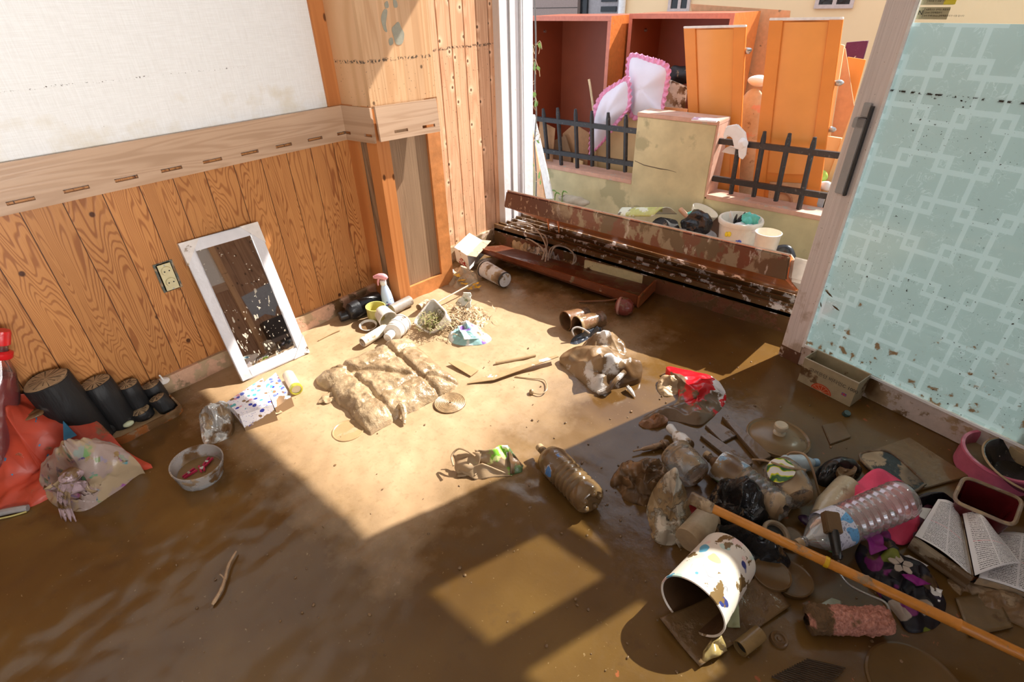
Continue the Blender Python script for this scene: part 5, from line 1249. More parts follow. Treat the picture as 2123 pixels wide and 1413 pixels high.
MB().lathe([(0, 0.004), (0.02, 0.004), (0.047, 0.0), (0.049, -0.003), (0.046, -0.006), (0, -0.004)], F(814, 690, 0.045), V((-0.75, -0.45, 0.18)), 32).build('flange', M_WHM, sw)
MB().tube(curve([F(818, 672, 0.05), F(816, 664, 0.07), F(822, 684, 0.05)], 8), 0.009, 8).build('lug', M_WHM, sw)
MB().lathe([(0, 0), (0.018, 0.0), (0.018, 0.09), (0.0, 0.09)], F(868, 637, 0.045), F(915, 606, 0.02) - F(868, 637, 0.045), 20).build('outlet_tube', P('tan_tube', (0.56, 0.44, 0.29), 0.5, mud=0.4), sw)
MB().lathe([(0, 0), (0.03, 0), (0.03, 0.14), (0, 0.14)], F(812, 642, 0.03), F(875, 610, 0.03) - F(812, 642, 0.03), 24).build('corrugated_tube', P('grey_corrugated', (0.30, 0.26, 0.22), 0.5, mud=0.3), None, 'grey corrugated tube lying behind the drain fitting', 'tube')

# basket of grass
bk = thing('white_basket', F(900, 660), 'white rectangular plastic basket tipped over and spilling grass', 'basket')
q0, q1, q2, q3 = F(897, 618, 0.13), F(928, 650, 0.115), F(893, 692, 0.0), F(856, 668, 0.03)
nb_ = (q1 - q0).cross(q3 - q0).normalized()
if nb_.dot(ray(890, 655)) < 0: nb_ = -nb_
rl = rr_loop([q0, q1, q2, q3], 64); cb = sum(rl, V((0, 0, 0))) / 64
bm_ = MB(); dep = [0, 0.0, 0.03, 0.06, 0.06]; scl = [0.93, 1.0, 0.95, 0.9, 0.0]
for i_, (dp, s_) in enumerate(zip([0.004, 0.0, 0.035, 0.07, 0.075], [0.93, 1.0, 0.93, 0.84, 0.02])):
    for p_ in rl: bm_.v.append(cb.lerp(p_, s_) + nb_ * dp)
for k_ in range(4):
    for i in range(64): bm_.f.append((k_ * 64 + i, k_ * 64 + (i + 1) % 64, (k_ + 1) * 64 + (i + 1) % 64, (k_ + 1) * 64 + i))
bm_.build('basket_body', M_WHM, bk, smooth=40, solid=0.002)
MB().tube(rl, 0.0055, 8, closed=True).build('rim', P('white_rim', (0.84, 0.80, 0.74), 0.35, mud=0.1), bk)
random.seed(11)
def blades(n, cen, spread, ln, h0, wd_=0.0022):
    m = MB()
    for i in range(n):
        p_ = cen + V((random.gauss(0, spread.x), random.gauss(0, spread.y), max(0.0, random.gauss(h0, spread.z))))
        a = random.uniform(0, 6.3); d_ = V((math.cos(a), math.sin(a), random.uniform(-0.15, 0.5)))
        l_ = ln * random.uniform(0.5, 1.3); s_ = V((-d_.y, d_.x, 0)).normalized() * wd_
        q_ = p_ + d_ * l_ * 0.5 + V((0, 0, 0.006)); r_ = p_ + d_ * l_ - V((0, 0, 0.006))
        m.add([p_ - s_, p_ + s_, q_ + s_ * 0.8, q_ - s_ * 0.8, r_], [(0, 1, 2, 3), (3, 2, 4)])
    return m
M_GRA = P('muddy_grass', (0.26, 0.27, 0.07), 0.5, var=0.5, bs=6, col2=(0.46, 0.36, 0.20), c2s=30, c2a=0.5)
M_STRAW = P('mud_straw', (0.46, 0.34, 0.20), 0.6, var=0.4, bs=20, col2=(0.26, 0.16, 0.08), c2s=30, c2a=0.4)
gcen = F(898, 672, 0.04)
blades(240, gcen, V((0.04, 0.035, 0.02)), 0.05, 0.02).build('grass_clump', M_GRA, None, 'muddy green grass spilling out of the white basket', 'grass', kind='stuff', smooth=0)
blades(420, F(950, 668, 0.005), V((0.075, 0.06, 0.015)), 0.05, 0.01, 0.0028).build('straw_litter', M_STRAW, None, 'tan straw and plant litter between the basket and the sunlit edge', 'litter', kind='stuff', smooth=0)
MB().mound(FP((905, 690), (930, 655), (965, 630), (1000, 640), (1015, 665), (990, 685), (940, 700)), 0.02, amp=0.018, freq=22, seed=12).build('mud_heap', M_MUDT, None, 'heap of tan mud under the straw right of the basket', 'mud', smooth=60)
cl2 = thing('crumpled_cloth', F(965, 695), 'crumpled cloth in teal, white and purple at the edge of the litter', 'cloth')
k = NT('teal_purple_cloth'); o = k.obj()
c = k.mix(k.mr(k.noise(o, 11.0, 3), 0.47, 0.53), (0.32, 0.55, 0.55), (0.80, 0.84, 0.84))
c = k.mix(k.mr(k.noise(k.mapv(o, (1, 1, 1), (3, 1, 0)), 9.0, 2), 0.56, 0.6), c, (0.22, 0.10, 0.42))
c = k.mix(k.mr(k.noise(o, 16.0, 6), 0.57, 0.61), c, (0.36, 0.25, 0.14))
M_TPC = k.done(k.bsdf(c, 0.6, 0, 0.3, k.noise(o, 60.0, 3), 0.3, 0.005))
MB().mound(FP((940, 712), (928, 695), (945, 678), (958, 668, 0.03), (985, 672, 0.03), (1018, 700), (1010, 712), (975, 716)), 0.04, amp=0.014, freq=14, seed=14, edge=0.25).build('cloth_body', M_TPC, cl2, smooth=60)
MB().grid(quad(F(948, 676, 0.06), F(972, 666, 0.07), F(1000, 705, 0.01), F(962, 702, 0.04), 0.014, 16, 6, True), 16, 16).build('raised_fold', M_TPC, cl2, smooth=60, solid=0.003)
wc = MB().grid(quad(F(945, 630, 0.01), F(962, 606, 0.10), F(976, 606, 0.10), F(972, 650, 0.0), 0.02, 25, 3, True, 0.02), 14, 14)
wc.build('folded_packet', P('white_green_packet', (0.72, 0.72, 0.64), 0.35, col2=(0.20, 0.24, 0.10), c2s=14, c2a=0.4, mud=0.25), None, 'folded white and green packet standing in the litter', 'packet', smooth=50, solid=0.004)
MB().tube(curve(FP((872, 650, 0.05), (905, 628, 0.04), (950, 603, 0.05), (985, 584, 0.05)), 18), 0.0045, 7).build('peeled_stick', P('peeled_stick', (0.62, 0.50, 0.36), 0.5, var=0.2), None, 'long thin pale stick leaning from the basket towards the yellow flowers', 'stick')

# slats, wire and strips on the silt
def strip(name, pts, w, label, mat, cat='stick', z=0.006):
    return MB().tube(curve(FP(*[(u, v, z) for u, v in pts]), 14), w, 8).build(name, mat, None, label, cat)
strip('mud_covered_rod', [(1028, 752), (1068, 745), (1110, 736)], 0.008, 'mud-covered rod lying above the long slat', M_SILT, 'rod')
ws = MB().prism([F(968, 796, 0.002), F(1024, 788, 0.012), F(1158, 740, 0.03), F(1152, 737, 0.022), F(1000, 782, 0.004)], (0, 0, 0.004))
ws.build('splintered_board', P('slat_white_spots', (0.40, 0.27, 0.14), 0.4, col2=(0.88, 0.86, 0.82), c2s=9, c2a=0.2), None, 'long pointed board with white patches pointing at the muddy handbag', 'board', smooth=0)
MB().prism([F(930, 752, 0.014), F(950, 748, 0.010), F(992, 768, 0.003), F(976, 780, 0.004)], (0, 0, 0.004)).build('mud_coated_tile', M_SILT, None, 'mud-coated flat tile at the right corner of the seat cushion', 'tile', smooth=0)
MB().tube(curve(FP((1068, 780, 0.006), (1100, 784, 0.006), (1128, 787, 0.008), (1134, 806, 0.01), (1122, 816, 0.006), (1105, 814, 0.006)), 30), 0.0028, 7).build('wire_hook', P('muddy_wire', (0.42, 0.30, 0.17), 0.4), None, 'bent muddy wire hook lying by the long slat', 'wire')
MB().ico(F(1102, 812, 0.008), (0.012, 0.012, 0.014), 0.006, 50, 3, 2).build('broken_shell', M_MUDT, None, 'small broken shell-like crumb at the end of the wire hook', 'crumb')
strip('thin_splinter', [(660, 705), (690, 690), (705, 684)], 0.003, 'thin splinter lying between the mirror and the aerosol can', M_SILT, 'splinter')
# ------------------------------------------------------------------ on and in front of the sill
M_CABF = P('white_laminate_mud_run', (0.74, 0.68, 0.60), 0.4, mud=0.60, ms=9, var=0.05, mcol=(0.44, 0.33, 0.22), col2=(0.24, 0.075, 0.04), c2s=5, c2a=0.35)
M_CABU = wood_grain('orange_brown_underside', (0.80, 0.29, 0.09), (0.62, 0.19, 0.055), axis='Y', along='X', plank=2, rings=6, sx=6, sz=0.5, rough=0.3, knots=False, joint=False)
def cabmat():
    k = NT('mud_streaked_laminate'); o = k.pos(); y = k.n('SeparateXYZ', {0: o}).outputs[1]
    n = k.noise(k.mapv(o, (9, 9, 5)), 1.0, 6, 0.62)
    c = k.mix(k.mr(n, 0.46, 0.50), (0.24, 0.085, 0.05), (0.40, 0.30, 0.20))
    c = k.mix(k.mr(k.noise(k.mapv(o, (6, 6, 4), (2, 1, 0)), 1.0, 5, 0.6), 0.50, 0.54), c, (0.20, 0.125, 0.07))
    c = k.mix(k.mr(k.noise(k.mapv(o, (14, 14, 6), (5, 1, 0)), 1.0, 6, 0.6), 0.60, 0.63), c, (0.60, 0.50, 0.42))
    left = k.mr(k.math('ADD', y, k.math('MULTIPLY', k.noise(o, 7.0, 5), 0.9)), 2.05, 2.25)
    dk = k.mix(k.mr(k.noise(k.mapv(o, (60, 60, 26)), 1.0, 4), 0.60, 0.64), (0.12, 0.04, 0.024), (0.42, 0.28, 0.20))
    c = k.mix(left, c, dk)
    return k.done(k.bsdf(c, 0.32, 0, 0.5, n, 0.25, 0.005))
M_CABF = cabmat()
cab = thing('long_muddy_cabinet', (2.72, 1.3, 0.15), 'long mud-streaked cabinet tipped on the door sill, orange-brown underneath', 'cabinet')
TL_, BL_ = onx(1052, 395, 2.43), onx(1047, 428, 2.435); TR_, BR_ = onx(1640, 529, 2.56), onx(1632, 580, 2.575)
SL_ = V((2.90, BL_.y - 0.01, 0.158)); SR_ = V((2.87, 0.47, 0.158))
BL2, BR2 = TL_ + (SL_ - BL_), TR_ + (SR_ - BR_)
ax_ = (BR_ - BL_).normalized()
def slab(quad_a, n, t): return MB().prism(quad_a, n * t)
nf_ = (TR_ - TL_).cross(BL_ - TL_).normalized()
if nf_.x > 0: nf_ = -nf_
m_ = MB(); N_ = 30
ring_ = lambda T_, B_, S_, T2_: [T_, B_, S_, T2_]
vv = [TL_, BL_, SL_, BL2, TR_, BR_, SR_, BR2]
m_.add(vv, [(0, 1, 2, 3), (7, 6, 5, 4), (3, 2, 6, 7), (2, 1, 5, 6)]).build('carcass', M_CABU, cab, smooth=0, bevel=0.008)
MB().prism([TL_, TR_, BR_, BL_], nf_ * 0.016).build('front_face', M_CABF, cab, smooth=0, bevel=0.007)
nt_ = (BL2 - TL_).cross(TR_ - TL_).normalized()
if nt_.z < 0: nt_ = -nt_
MB().prism([TL_, TR_, TR_.lerp(BR2, 0.5), TL_.lerp(BL2, 0.5)], nt_ * 0.006).build('top_face', P('pale_laminate_top', (0.78, 0.70, 0.62), 0.4, mud=0.22, ms=20), cab, smooth=0)
ce_ = (TR_ + BR_) / 2
e0_ = [TR_, BR_, SR_, BR2]; e1_ = [p_ + ax_ * d_ for p_, d_ in zip(e0_, (0.125, 0.085, 0.03, 0.10))]
MB().add([p_ + ax_ * 0.001 for p_ in e0_] + e1_, [(0, 1, 2, 3), (7, 6, 5, 4), (0, 4, 5, 1), (1, 5, 6, 2), (2, 6, 7, 3), (3, 7, 4, 0)]).build('rounded_end', P('white_end_cap', (0.80, 0.74, 0.66), 0.4, mud=0.2, ms=12), cab, bevel=0.018)
for t_ in (0.145, 0.19):
    p_ = BL_.lerp(BR_, t_) + V((0.10, 0, -0.035))
    MB().tube(curve([p_, p_ + V((0, -0.01, -0.05)), p_ + V((0.02, 0.0, -0.10))], 8), [0.006, 0.007, 0.007, 0.006, 0.005, 0.004, 0.003, 0.001], 6).build('peeling_strip', M_CABU, cab)

tro = thing('drawer_box', F(1170, 580), 'long brown drawer lying open in front of the sill, cream inside at its far end', 'drawer')
M_DRW = P('wet_brown_board', (0.12, 0.034, 0.015), 0.28, mud=0.3, ms=8, mcol=(0.16, 0.09, 0.045))
N0, N1 = F(975, 508, 0.125), F(1322, 614, 0.075); F0_, F1_ = F(1040, 500, 0.09), F(1360, 576, 0.085)
dz_ = V((0, 0, -0.055))
MB().prism([N0 + dz_ * 0.35, N1 + dz_, F1_ + dz_, F0_ + dz_ * 0.5], V((0, 0, -0.012))).build('bottom', M_DRW, tro, smooth=0)
sd_ = (F1_ - N1).normalized()
MB().prism([N0, N1, N1 + dz_ * 1.2, N0 + dz_ * 0.6], sd_ * 0.014).build('near_side', P('red_brown_edge', (0.20, 0.055, 0.022), 0.25, mud=0.22, ms=14), tro, smooth=0, bevel=0.003)
ln_ = (N1 - N0).normalized()
MB().prism([N1, F1_, F1_ + dz_ * 1.3, N1 + dz_ * 1.3], ln_ * 0.014).build('end_panel', P('orange_brown_end', (0.33, 0.11, 0.04), 0.3, mud=0.3, ms=12), tro, smooth=0, bevel=0.003)
FM = F0_.lerp(F1_, 0.58)
MB().prism([FM + V((0, 0, 0.012)), F1_ + V((0, 0, 0.004)), F1_ + dz_, FM + dz_ * 0.8], -sd_ * 0.012).build('cream_inside', P('cream_laminate', (0.74, 0.66, 0.38), 0.4, mud=0.22, ms=10), tro, smooth=0)

M_ROSE = None
def rosebox():
    k = NT('white_card_with_berries'); o = k.obj()
    d_ = k.n('VectorMath', {0: o, 1: (-0.042, -0.035, 0.045)}, operation='DISTANCE').outputs[1]
    f = k.math('MULTIPLY', k.mr(d_, 0.038, 0.044, 1, 0), k.math('GREATER_THAN', k.noise(o, 70.0, 2), 0.46))
    d2_ = k.n('VectorMath', {0: o, 1: (0.012, 0.0, 0.10)}, operation='DISTANCE').outputs[1]
    f2 = k.math('MULTIPLY', k.mr(d2_, 0.028, 0.034, 1, 0), k.math('GREATER_THAN', k.noise(o, 80.0, 2), 0.5))
    c = k.mix(f, (0.82, 0.78, 0.74), (0.40, 0.03, 0.03)); c = k.mix(f2, c, (0.75, 0.28, 0.38))
    g = k.math('MULTIPLY', k.math('MAXIMUM', f, f2), k.math('GREATER_THAN', k.noise(o, 45.0, 2), 0.60))
    c = k.mix(g, c, (0.10, 0.22, 0.05)); c = k.mix(k.mr(k.noise(o, 12.0, 5), 0.60, 0.64), c, (0.42, 0.29, 0.17))
    return k.done(k.bsdf(c, 0.5))
wb = thing('white_printed_box', F(965, 550), 'white cardboard box printed with red berries standing in the corner by the plank wall', 'box')
A0, A1, A2, A3 = F(941, 512, 0.14), F(973, 482, 0.16), F(1001, 498, 0.145), F(969, 530, 0.125)
dn_ = V((0.012, 0.0, -0.105))
OFF[wb] = V(wb.location)
wbm = MB(); wbm.add([A0, A1, A2, A3, A0 + dn_, A1 + dn_, A2 + dn_, A3 + dn_], [(0, 3, 2, 1), (4, 5, 6, 7), (0, 4, 7, 3), (3, 7, 6, 2), (2, 6, 5, 1), (1, 5, 4, 0)])
wbm.build('box_body', rosebox(), wb, smooth=0, bevel=0.002)
MB().prism([A3, A2, A2 + V((0.06, -0.02, -0.02)), A3 + V((0.05, -0.03, -0.02))], (0, 0, 0.003)).build('open_flap', P('card_flap', (0.48, 0.33, 0.20), 0.7, mud=0.3), wb, smooth=0)

tn = thing('muddy_tin_pail', F(1025, 575), 'white mud-splashed tin pail with a black rim lying under the long drawer', 'pail')
A_, d_, L_ = lying((1003, 556), (1047, 580), 0.055)
MB().lathe([(0.048, 0.006), (0.052, 0.0), (0.055, 0.004), (0.053, 0.03), (0.047, L_), (0.044, L_ + 0.004), (0, L_ + 0.004)], A_, d_, 36).build('pail_body', P('white_enamel_mud', (0.72, 0.70, 0.69), 0.25, mud=0.44, ms=15), tn)
MB().lathe([(0.0545, 0.008), (0.0555, 0.009), (0.0545, 0.02), (0.053, 0.021)], A_, d_, 36).build('black_band', M_BLK, tn)
MB().lathe([(0.0485, L_ - 0.01), (0.0495, L_), (0.046, L_ + 0.005)], A_, d_, 36).build('base_band', M_BLK, tn)
yf = thing('yellow_flowers', F(965, 590), 'bunch of muddy yellow artificial flowers at the column foot', 'flowers')
M_YF = P('yellow_petals', (0.75, 0.42, 0.02), 0.5, var=0.3, bs=30, mud=0.2)
random.seed(21)
for (u, v, z_) in ((948, 571, 0.05), (957, 580, 0.04), (963, 588, 0.03), (986, 588, 0.025), (974, 597, 0.015), (990, 595, 0.015)):
    c_ = F(u, v, z_); m_ = MB()
    for i in range(6):
        a = i * 1.047 + random.random(); d2 = V((math.cos(a), math.sin(a), random.uniform(-.3, .5))); s2 = V((-d2.y, d2.x, 0)) * 0.009
        m_.add([c_, c_ + d2 * 0.012 + s2, c_ + d2 * 0.026, c_ + d2 * 0.012 - s2], [(0, 1, 2, 3)])
    m_.build('blossom', M_YF, yf, smooth=0, solid=0.001)
MB().tube(curve(FP((945, 566, 0.05), (962, 584, 0.035), (992, 592, 0.01)), 10), 0.002, 6).build('stem', M_DRY, yf)
MB().mound(FP((931, 590), (934, 565), (955, 556, 0.03), (985, 566, 0.02), (990, 590), (960, 600)), 0.045, amp=0.02, freq=20, seed=23).build('beige_rag', P('beige_rag', (0.50, 0.37, 0.24), 0.6, var=0.2, bs=14), None, 'beige mud-caked rag under the yellow flowers', 'rag', smooth=50)
MB().lathe([(0, 0.014), (0.016, 0.014), (0.018, 0.010), (0.018, 0), (0, 0)], F(936, 564, 0.05), (-0.3, -0.4, 1), 24).build('white_jar_lid', M_WH, None, 'small white jar lid leaning in the corner beside the rag', 'lid')
MB().mound(FP((1062, 500, 0.05), (1080, 484, 0.09), (1100, 488, 0.08), (1110, 520, 0.03), (1090, 530, 0.02), (1070, 515, 0.02)), 0.04, amp=0.025, freq=18, seed=24).build('mud_clod', M_MUDT, None, 'big clod of tan mud between the drawer and the sill', 'mud', smooth=50)
MB().mound(FP((1092, 520, 0.03), (1110, 495, 0.07), (1150, 505, 0.06), (1180, 520, 0.05), (1172, 545, 0.02), (1120, 548, 0.02)), 0.04, amp=0.03, freq=26, seed=25).build('plastic_wrap', P('crumpled_clear_wrap', (0.50, 0.46, 0.44), 0.12, mud=0.45, ms=16, bump=0.7), None, 'crumpled clear plastic wrap under the cable coil', 'wrap', smooth=40)
MB().mound(FP((1150, 548, 0.02), (1180, 535, 0.03), (1215, 545, 0.02), (1240, 565, 0.01), (1190, 570, 0.0)), 0.02, amp=0.015, freq=24, seed=26).build('wet_litter', M_MUDB, None, 'dark wet litter lying inside the long drawer', 'litter', smooth=50)
pk_ = MB().grid(quad(F(1046, 482, 0.06), F(1075, 472, 0.10), F(1112, 490, 0.09), F(1098, 500, 0.06), 0.012, 20, 5, True), 12, 10)
pk_.build('white_blue_packet', P('white_blue_packet', (0.74, 0.72, 0.74), 0.3, col2=(0.05, 0.12, 0.5), c2s=16, c2a=0.3, mud=0.15), None, 'white and blue packet lying against the sill in the corner', 'packet', smooth=40, solid=0.004)
cbl = thing('cable_coil', F(1130, 520), 'loose coil of grey cable in the corner of the sill', 'cable')
M_CABL = P('grey_rubber_cable', (0.42, 0.36, 0.30), 0.45, mud=0.2, ms=30)
for pts in (((1130, 545, 0.06), (1133, 515, 0.12), (1120, 485, 0.18), (1098, 466, 0.19), (1062, 462, 0.17), (1053, 472, 0.13), (1075, 487, 0.10), (1110, 492, 0.08)),
            ((1080, 490, 0.10), (1105, 482, 0.15), (1128, 487, 0.16), (1135, 505, 0.13), (1128, 530, 0.08), (1122, 545, 0.05)),
            ((1136, 540, 0.06), (1142, 515, 0.12), (1165, 508, 0.13), (1188, 520, 0.11), (1194, 540, 0.07), (1178, 553, 0.03)),
            ((1140, 535, 0.06), (1150, 512, 0.14), (1172, 512, 0.13), (1190, 528, 0.10), (1186, 552, 0.03)),
            ((1120, 545, 0.05), (1128, 520, 0.10), (1105, 500, 0.12), (1085, 492, 0.10))):
    MB().tube(curve([F(*p) for p in pts], 40), 0.005, 7).build('loop', M_CABL, cbl)
MB().tube(curve(FP((1200, 625, 0.006), (1265, 622, 0.02), (1300, 612, 0.035)), 14), 0.005, 7).build('brown_rod', P('rusty_rod', (0.26, 0.11, 0.05), 0.4), None, 'thin rusty rod lying along the front of the long drawer', 'rod')

# ------------------------------------------------------------------ middle of the floor
def opencup(name, p0, p1, r0, r1, label, mat, cat='pot'):
    A_, d_, L_ = lying(p0, p1, r0, r1)
    t = thing(name, V((A_.x, A_.y, 0)), label, cat)
    MB().lathe([(r0 * 0.94, 0.004), (r0 * 0.97, -0.002), (r0 * 1.04, 0.0), (r0 * 1.04, 0.010), (r0, 0.014), (r1, L_), (r1 * 0.9, L_ + 0.003), (0, L_ + 0.003)], A_, d_, 36).build('pot_wall', mat, t)
    MB().lathe([(r0 * 0.94, 0.004), (r1 * 0.9, L_ - 0.008), (0, L_ - 0.008)], A_, d_, 36).build('inside', mat, t)
    return t, A_, d_, L_
M_BPOT = P('brown_muddy_pot', (0.20, 0.10, 0.05), 0.25, mud=0.45, ms=14, mcol=(0.22, 0.13, 0.065), wet=0.2)
opencup('brown_flowerpot', (1172, 665), (1216, 652), 0.052, 0.044, 'brown plastic flowerpot lying on its side, left of the two', M_BPOT, 'flowerpot')
t_, A_, d_, L_ = opencup('brown_flowerpot', (1197, 675), (1248, 660), 0.050, 0.045, 'muddy flowerpot with a tan rim lying in front of its twin', P('brown_muddy_pot_b', (0.22, 0.11, 0.055), 0.22, mud=0.5, ms=20, mcol=(0.30, 0.19, 0.10), wet=0.2), 'flowerpot')
MB().lathe([(0.0505, -0.004), (0.0535, -0.001), (0.0535, 0.012), (0.0505, 0.0145)], A_, d_, 36).build('tan_rim', M_SILT, t_)
jr = thing('red_brown_jar', F(1297, 645), 'squat red-brown jar lying at the corner of the long drawer', 'jar')
A_, d_, L_ = lying((1278, 632), (1318, 640), 0.048)
MB().lathe([(0, 0), (0.034, 0.0), (0.046, 0.01), (0.052, 0.035), (0.048, 0.07), (0.030, 0.092), (0, 0.098)], A_, d_, 34).build('jar_body', P('maroon_glaze', (0.20, 0.045, 0.035), 0.2, mud=0.48, ms=11, mcol=(0.24, 0.15, 0.08)), jr)
MB().lathe([(0.0475, 0.012), (0.0495, 0.014), (0.0515, 0.024), (0.0505, 0.026)], A_, d_, 34).build('band', P('pale_band', (0.5, 0.25, 0.22), 0.3, mud=0.3, ms=60), jr)
sl = thing('dark_slipper', F(1215, 700), 'dark blue slipper with a pale strap loop next to the flowerpots', 'slipper')
M_NAVY = P('navy_rubber', (0.045, 0.055, 0.075), 0.2, mud=0.28, ms=16)
MB().mound(FP((1183, 712), (1190, 698, 0.02), (1215, 686, 0.035), (1245, 678, 0.03), (1248, 688, 0.01), (1222, 702), (1200, 712)), 0.012, amp=0.004, freq=20, seed=31).build('sole', M_NAVY, sl)
MB().tube(curve(FP((1190, 696, 0.03), (1186, 684, 0.06), (1196, 678, 0.07), (1210, 682, 0.06), (1222, 690, 0.03)), 16), 0.005, 8).build('strap', P('pale_strap', (0.5, 0.46, 0.44), 0.25), sl)
MB().mound(FP((1222, 700), (1230, 684, 0.03), (1246, 682, 0.03), (1246, 698)), 0.02, amp=0.006, freq=20, seed=32).build('toe_cap', M_NAVY, sl)

bb = thing('muddy_handbag', F(1245, 780), 'crumpled white handbag caked in brown mud at the tip of the sunlit patch', 'bag')
M_HB = P('white_leather_in_mud', (0.72, 0.68, 0.65), 0.35, mud=0.60, ms=7.5, mcol=(0.33, 0.22, 0.12), bump=0.35, bs=16, crum=6, wet=0.28)
def hbz(x, t): return 0.03 * math.sin(x.x * 26 + x.y * 14) * (1 - t) * min(1, 3 * t)
MB().mound(FP((1160, 742, 0.02), (1185, 722, 0.05), (1225, 715, 0.08), (1262, 722, 0.08), (1295, 738, 0.09), (1328, 748, 0.08), (1330, 778, 0.04), (1305, 792, 0.02), (1272, 806, 0.0), (1240, 815, 0.0), (1202, 790, 0.0), (1172, 762, 0.0)), 0.055, amp=0.02, freq=7.5, seed=33, edge=0.35, ctr=F(1245, 765, 0.085), zfn=hbz).build('bag_body', M_HB, bb, smooth=60)
MB().mound(FP((1205, 724, 0.02), (1225, 700, 0.06), (1262, 694, 0.06), (1290, 706, 0.04), (1296, 736, 0.02), (1250, 735, 0.02)), 0.04, amp=0.02, freq=12, seed=34).build('back_fold', M_HB, bb, smooth=60)
MB().tube(curve(FP((1240, 815, 0.006), (1262, 806, 0.03), (1275, 790, 0.06), (1295, 770, 0.08)), 14), [0.012] * 14, 8).build('piping_fold', M_HB, bb)
MB().tube(curve(FP((1300, 800, 0.02), (1310, 812, 0.015), (1316, 822, 0.006)), 8), [0.008, 0.009, 0.01, 0.009, 0.008, 0.007, 0.005, 0.003], 8).build('strap_end', M_HB, bb)

rw = thing('red_and_white_bag', F(1440, 830), 'shiny red and white plastic bag half buried in mud right of the handbag', 'plastic bag')
k = NT('red_white_bag'); o = k.obj(); sp_ = k.n('SeparateXYZ', {0: o})
w1 = k.math('ADD', k.noise(o, 9.0, 5), k.math('MULTIPLY', sp_.outputs[1], -0.9))
w0 = k.math('ADD', k.noise(o, 12.0, 5), k.math('MULTIPLY', sp_.outputs[0], 1.6))
c = k.mix(k.math('GREATER_THAN', w1, 0.62), (0.62, 0.012, 0.02), (0.72, 0.68, 0.68))
mdm = k.mr(k.math('ADD', k.noise(o, 8.0, 6), k.math('MULTIPLY', sp_.outputs[0], -1.5)), 0.50, 0.53)
c = k.mix(mdm, c, (0.16, 0.10, 0.058))
M_RW = k.done(k.bsdf(c, 0.2, 0, 0.5, k.noise(o, 14.0, 4), 0.35, 0.01))
MB().mound(FP((1381, 762, 0.03), (1430, 768, 0.03), (1480, 782, 0.04), (1503, 808, 0.02), (1502, 838, 0.0), (1470, 872, 0.0), (1445, 880, 0.01), (1395, 872, 0.0), (1335, 872, 0.0), (1340, 860, 0.0), (1400, 835, 0.01), (1405, 800, 0.02)), 0.03, amp=0.015, freq=9, seed=35, edge=0.35, ctr=F(1445, 825, 0.035)).build('bag_body', M_RW, rw, smooth=55)
MB().mound(FP((1372, 780, 0.02), (1395, 778, 0.03), (1420, 795, 0.02), (1415, 812), (1380, 822), (1362, 805)), 0.02, amp=0.012, freq=14, seed=36).build('tan_lining', M_MUDT, rw, smooth=60)
MB().mound(FP((1335, 868), (1370, 858, 0.02), (1385, 872, 0.02), (1350, 888), (1325, 880)), 0.02, amp=0.012, freq=18, seed=37).build('orange_brown_clod', P('rusty_clod', (0.25, 0.11, 0.045), 0.3, bump=0.5), None, 'rusty clod in front of the red and white bag', 'mud')

# crumpled juice carton
jc = thing('crushed_carton', F(1010, 970), 'crushed drink carton with lime green print lying on the shade line', 'carton')
k = NT('lime_carton'); o = k.obj(); sp_ = k.n('SeparateXYZ', {0: o})
c = k.mix(k.mr(k.noise(o, 30.0, 3), 0.45, 0.5), (0.72, 0.80, 0.30), (0.20, 0.50, 0.03)); c = k.mix(k.math('GREATER_THAN', k.noise(o, 42.0, 2), 0.66), c, (0.75, 0.10, 0.04))
c = k.mix(k.mr(k.noise(o, 24.0, 2), 0.55, 0.6), c, (0.85, 0.85, 0.82))
mdm = k.mr(k.math('ADD', k.noise(o, 11.0, 5), k.math('MULTIPLY', sp_.outputs[0], -2.8)), 0.42, 0.46)
c = k.mix(mdm, c, (0.37, 0.25, 0.14)); M_CTN = k.done(k.bsdf(c, 0.4, 0, 0.4, k.noise(o, 30.0, 4), 0.3, 0.005))
MB().grid(quad(F(985, 935, 0.085), F(1052, 922, 0.085), F(1062, 985, 0.0), F(995, 970, 0.015), 0.022, 22, 8, True), 16, 16).build('front_panel', M_CTN, jc, smooth=35, solid=0.004)
MB().grid(quad(F(938, 942, 0.05), F(998, 935, 0.085), F(990, 985, 0.0), F(948, 988, 0.0), 0.02, 22, 9, True), 14, 14).build('left_panel', M_CTN, jc, smooth=35, solid=0.004)
MB().grid(quad(F(1052, 922, 0.085), F(1085, 965, 0.02), F(1082, 978, 0.0), F(1058, 985, 0.0), 0.012, 24, 10, True), 10, 10).build('side_panel', P('dark_carton_side', (0.10, 0.16, 0.06), 0.35, mud=0.45), jc, smooth=35, solid=0.004)
MB().tube(curve(FP((940, 965, 0.05), (936, 945, 0.06), (950, 930, 0.08), (968, 934, 0.085), (985, 945, 0.07)), 16), 0.004, 6).build('torn_edge', M_CTN, jc)
MB().grid(quad(F(950, 975, 0.02), F(1000, 960, 0.05), F(1062, 985, 0.0), F(985, 994, 0.0), 0.012, 20, 12, True), 14, 8).build('bottom_fold', M_CTN, jc, smooth=35, solid=0.004)

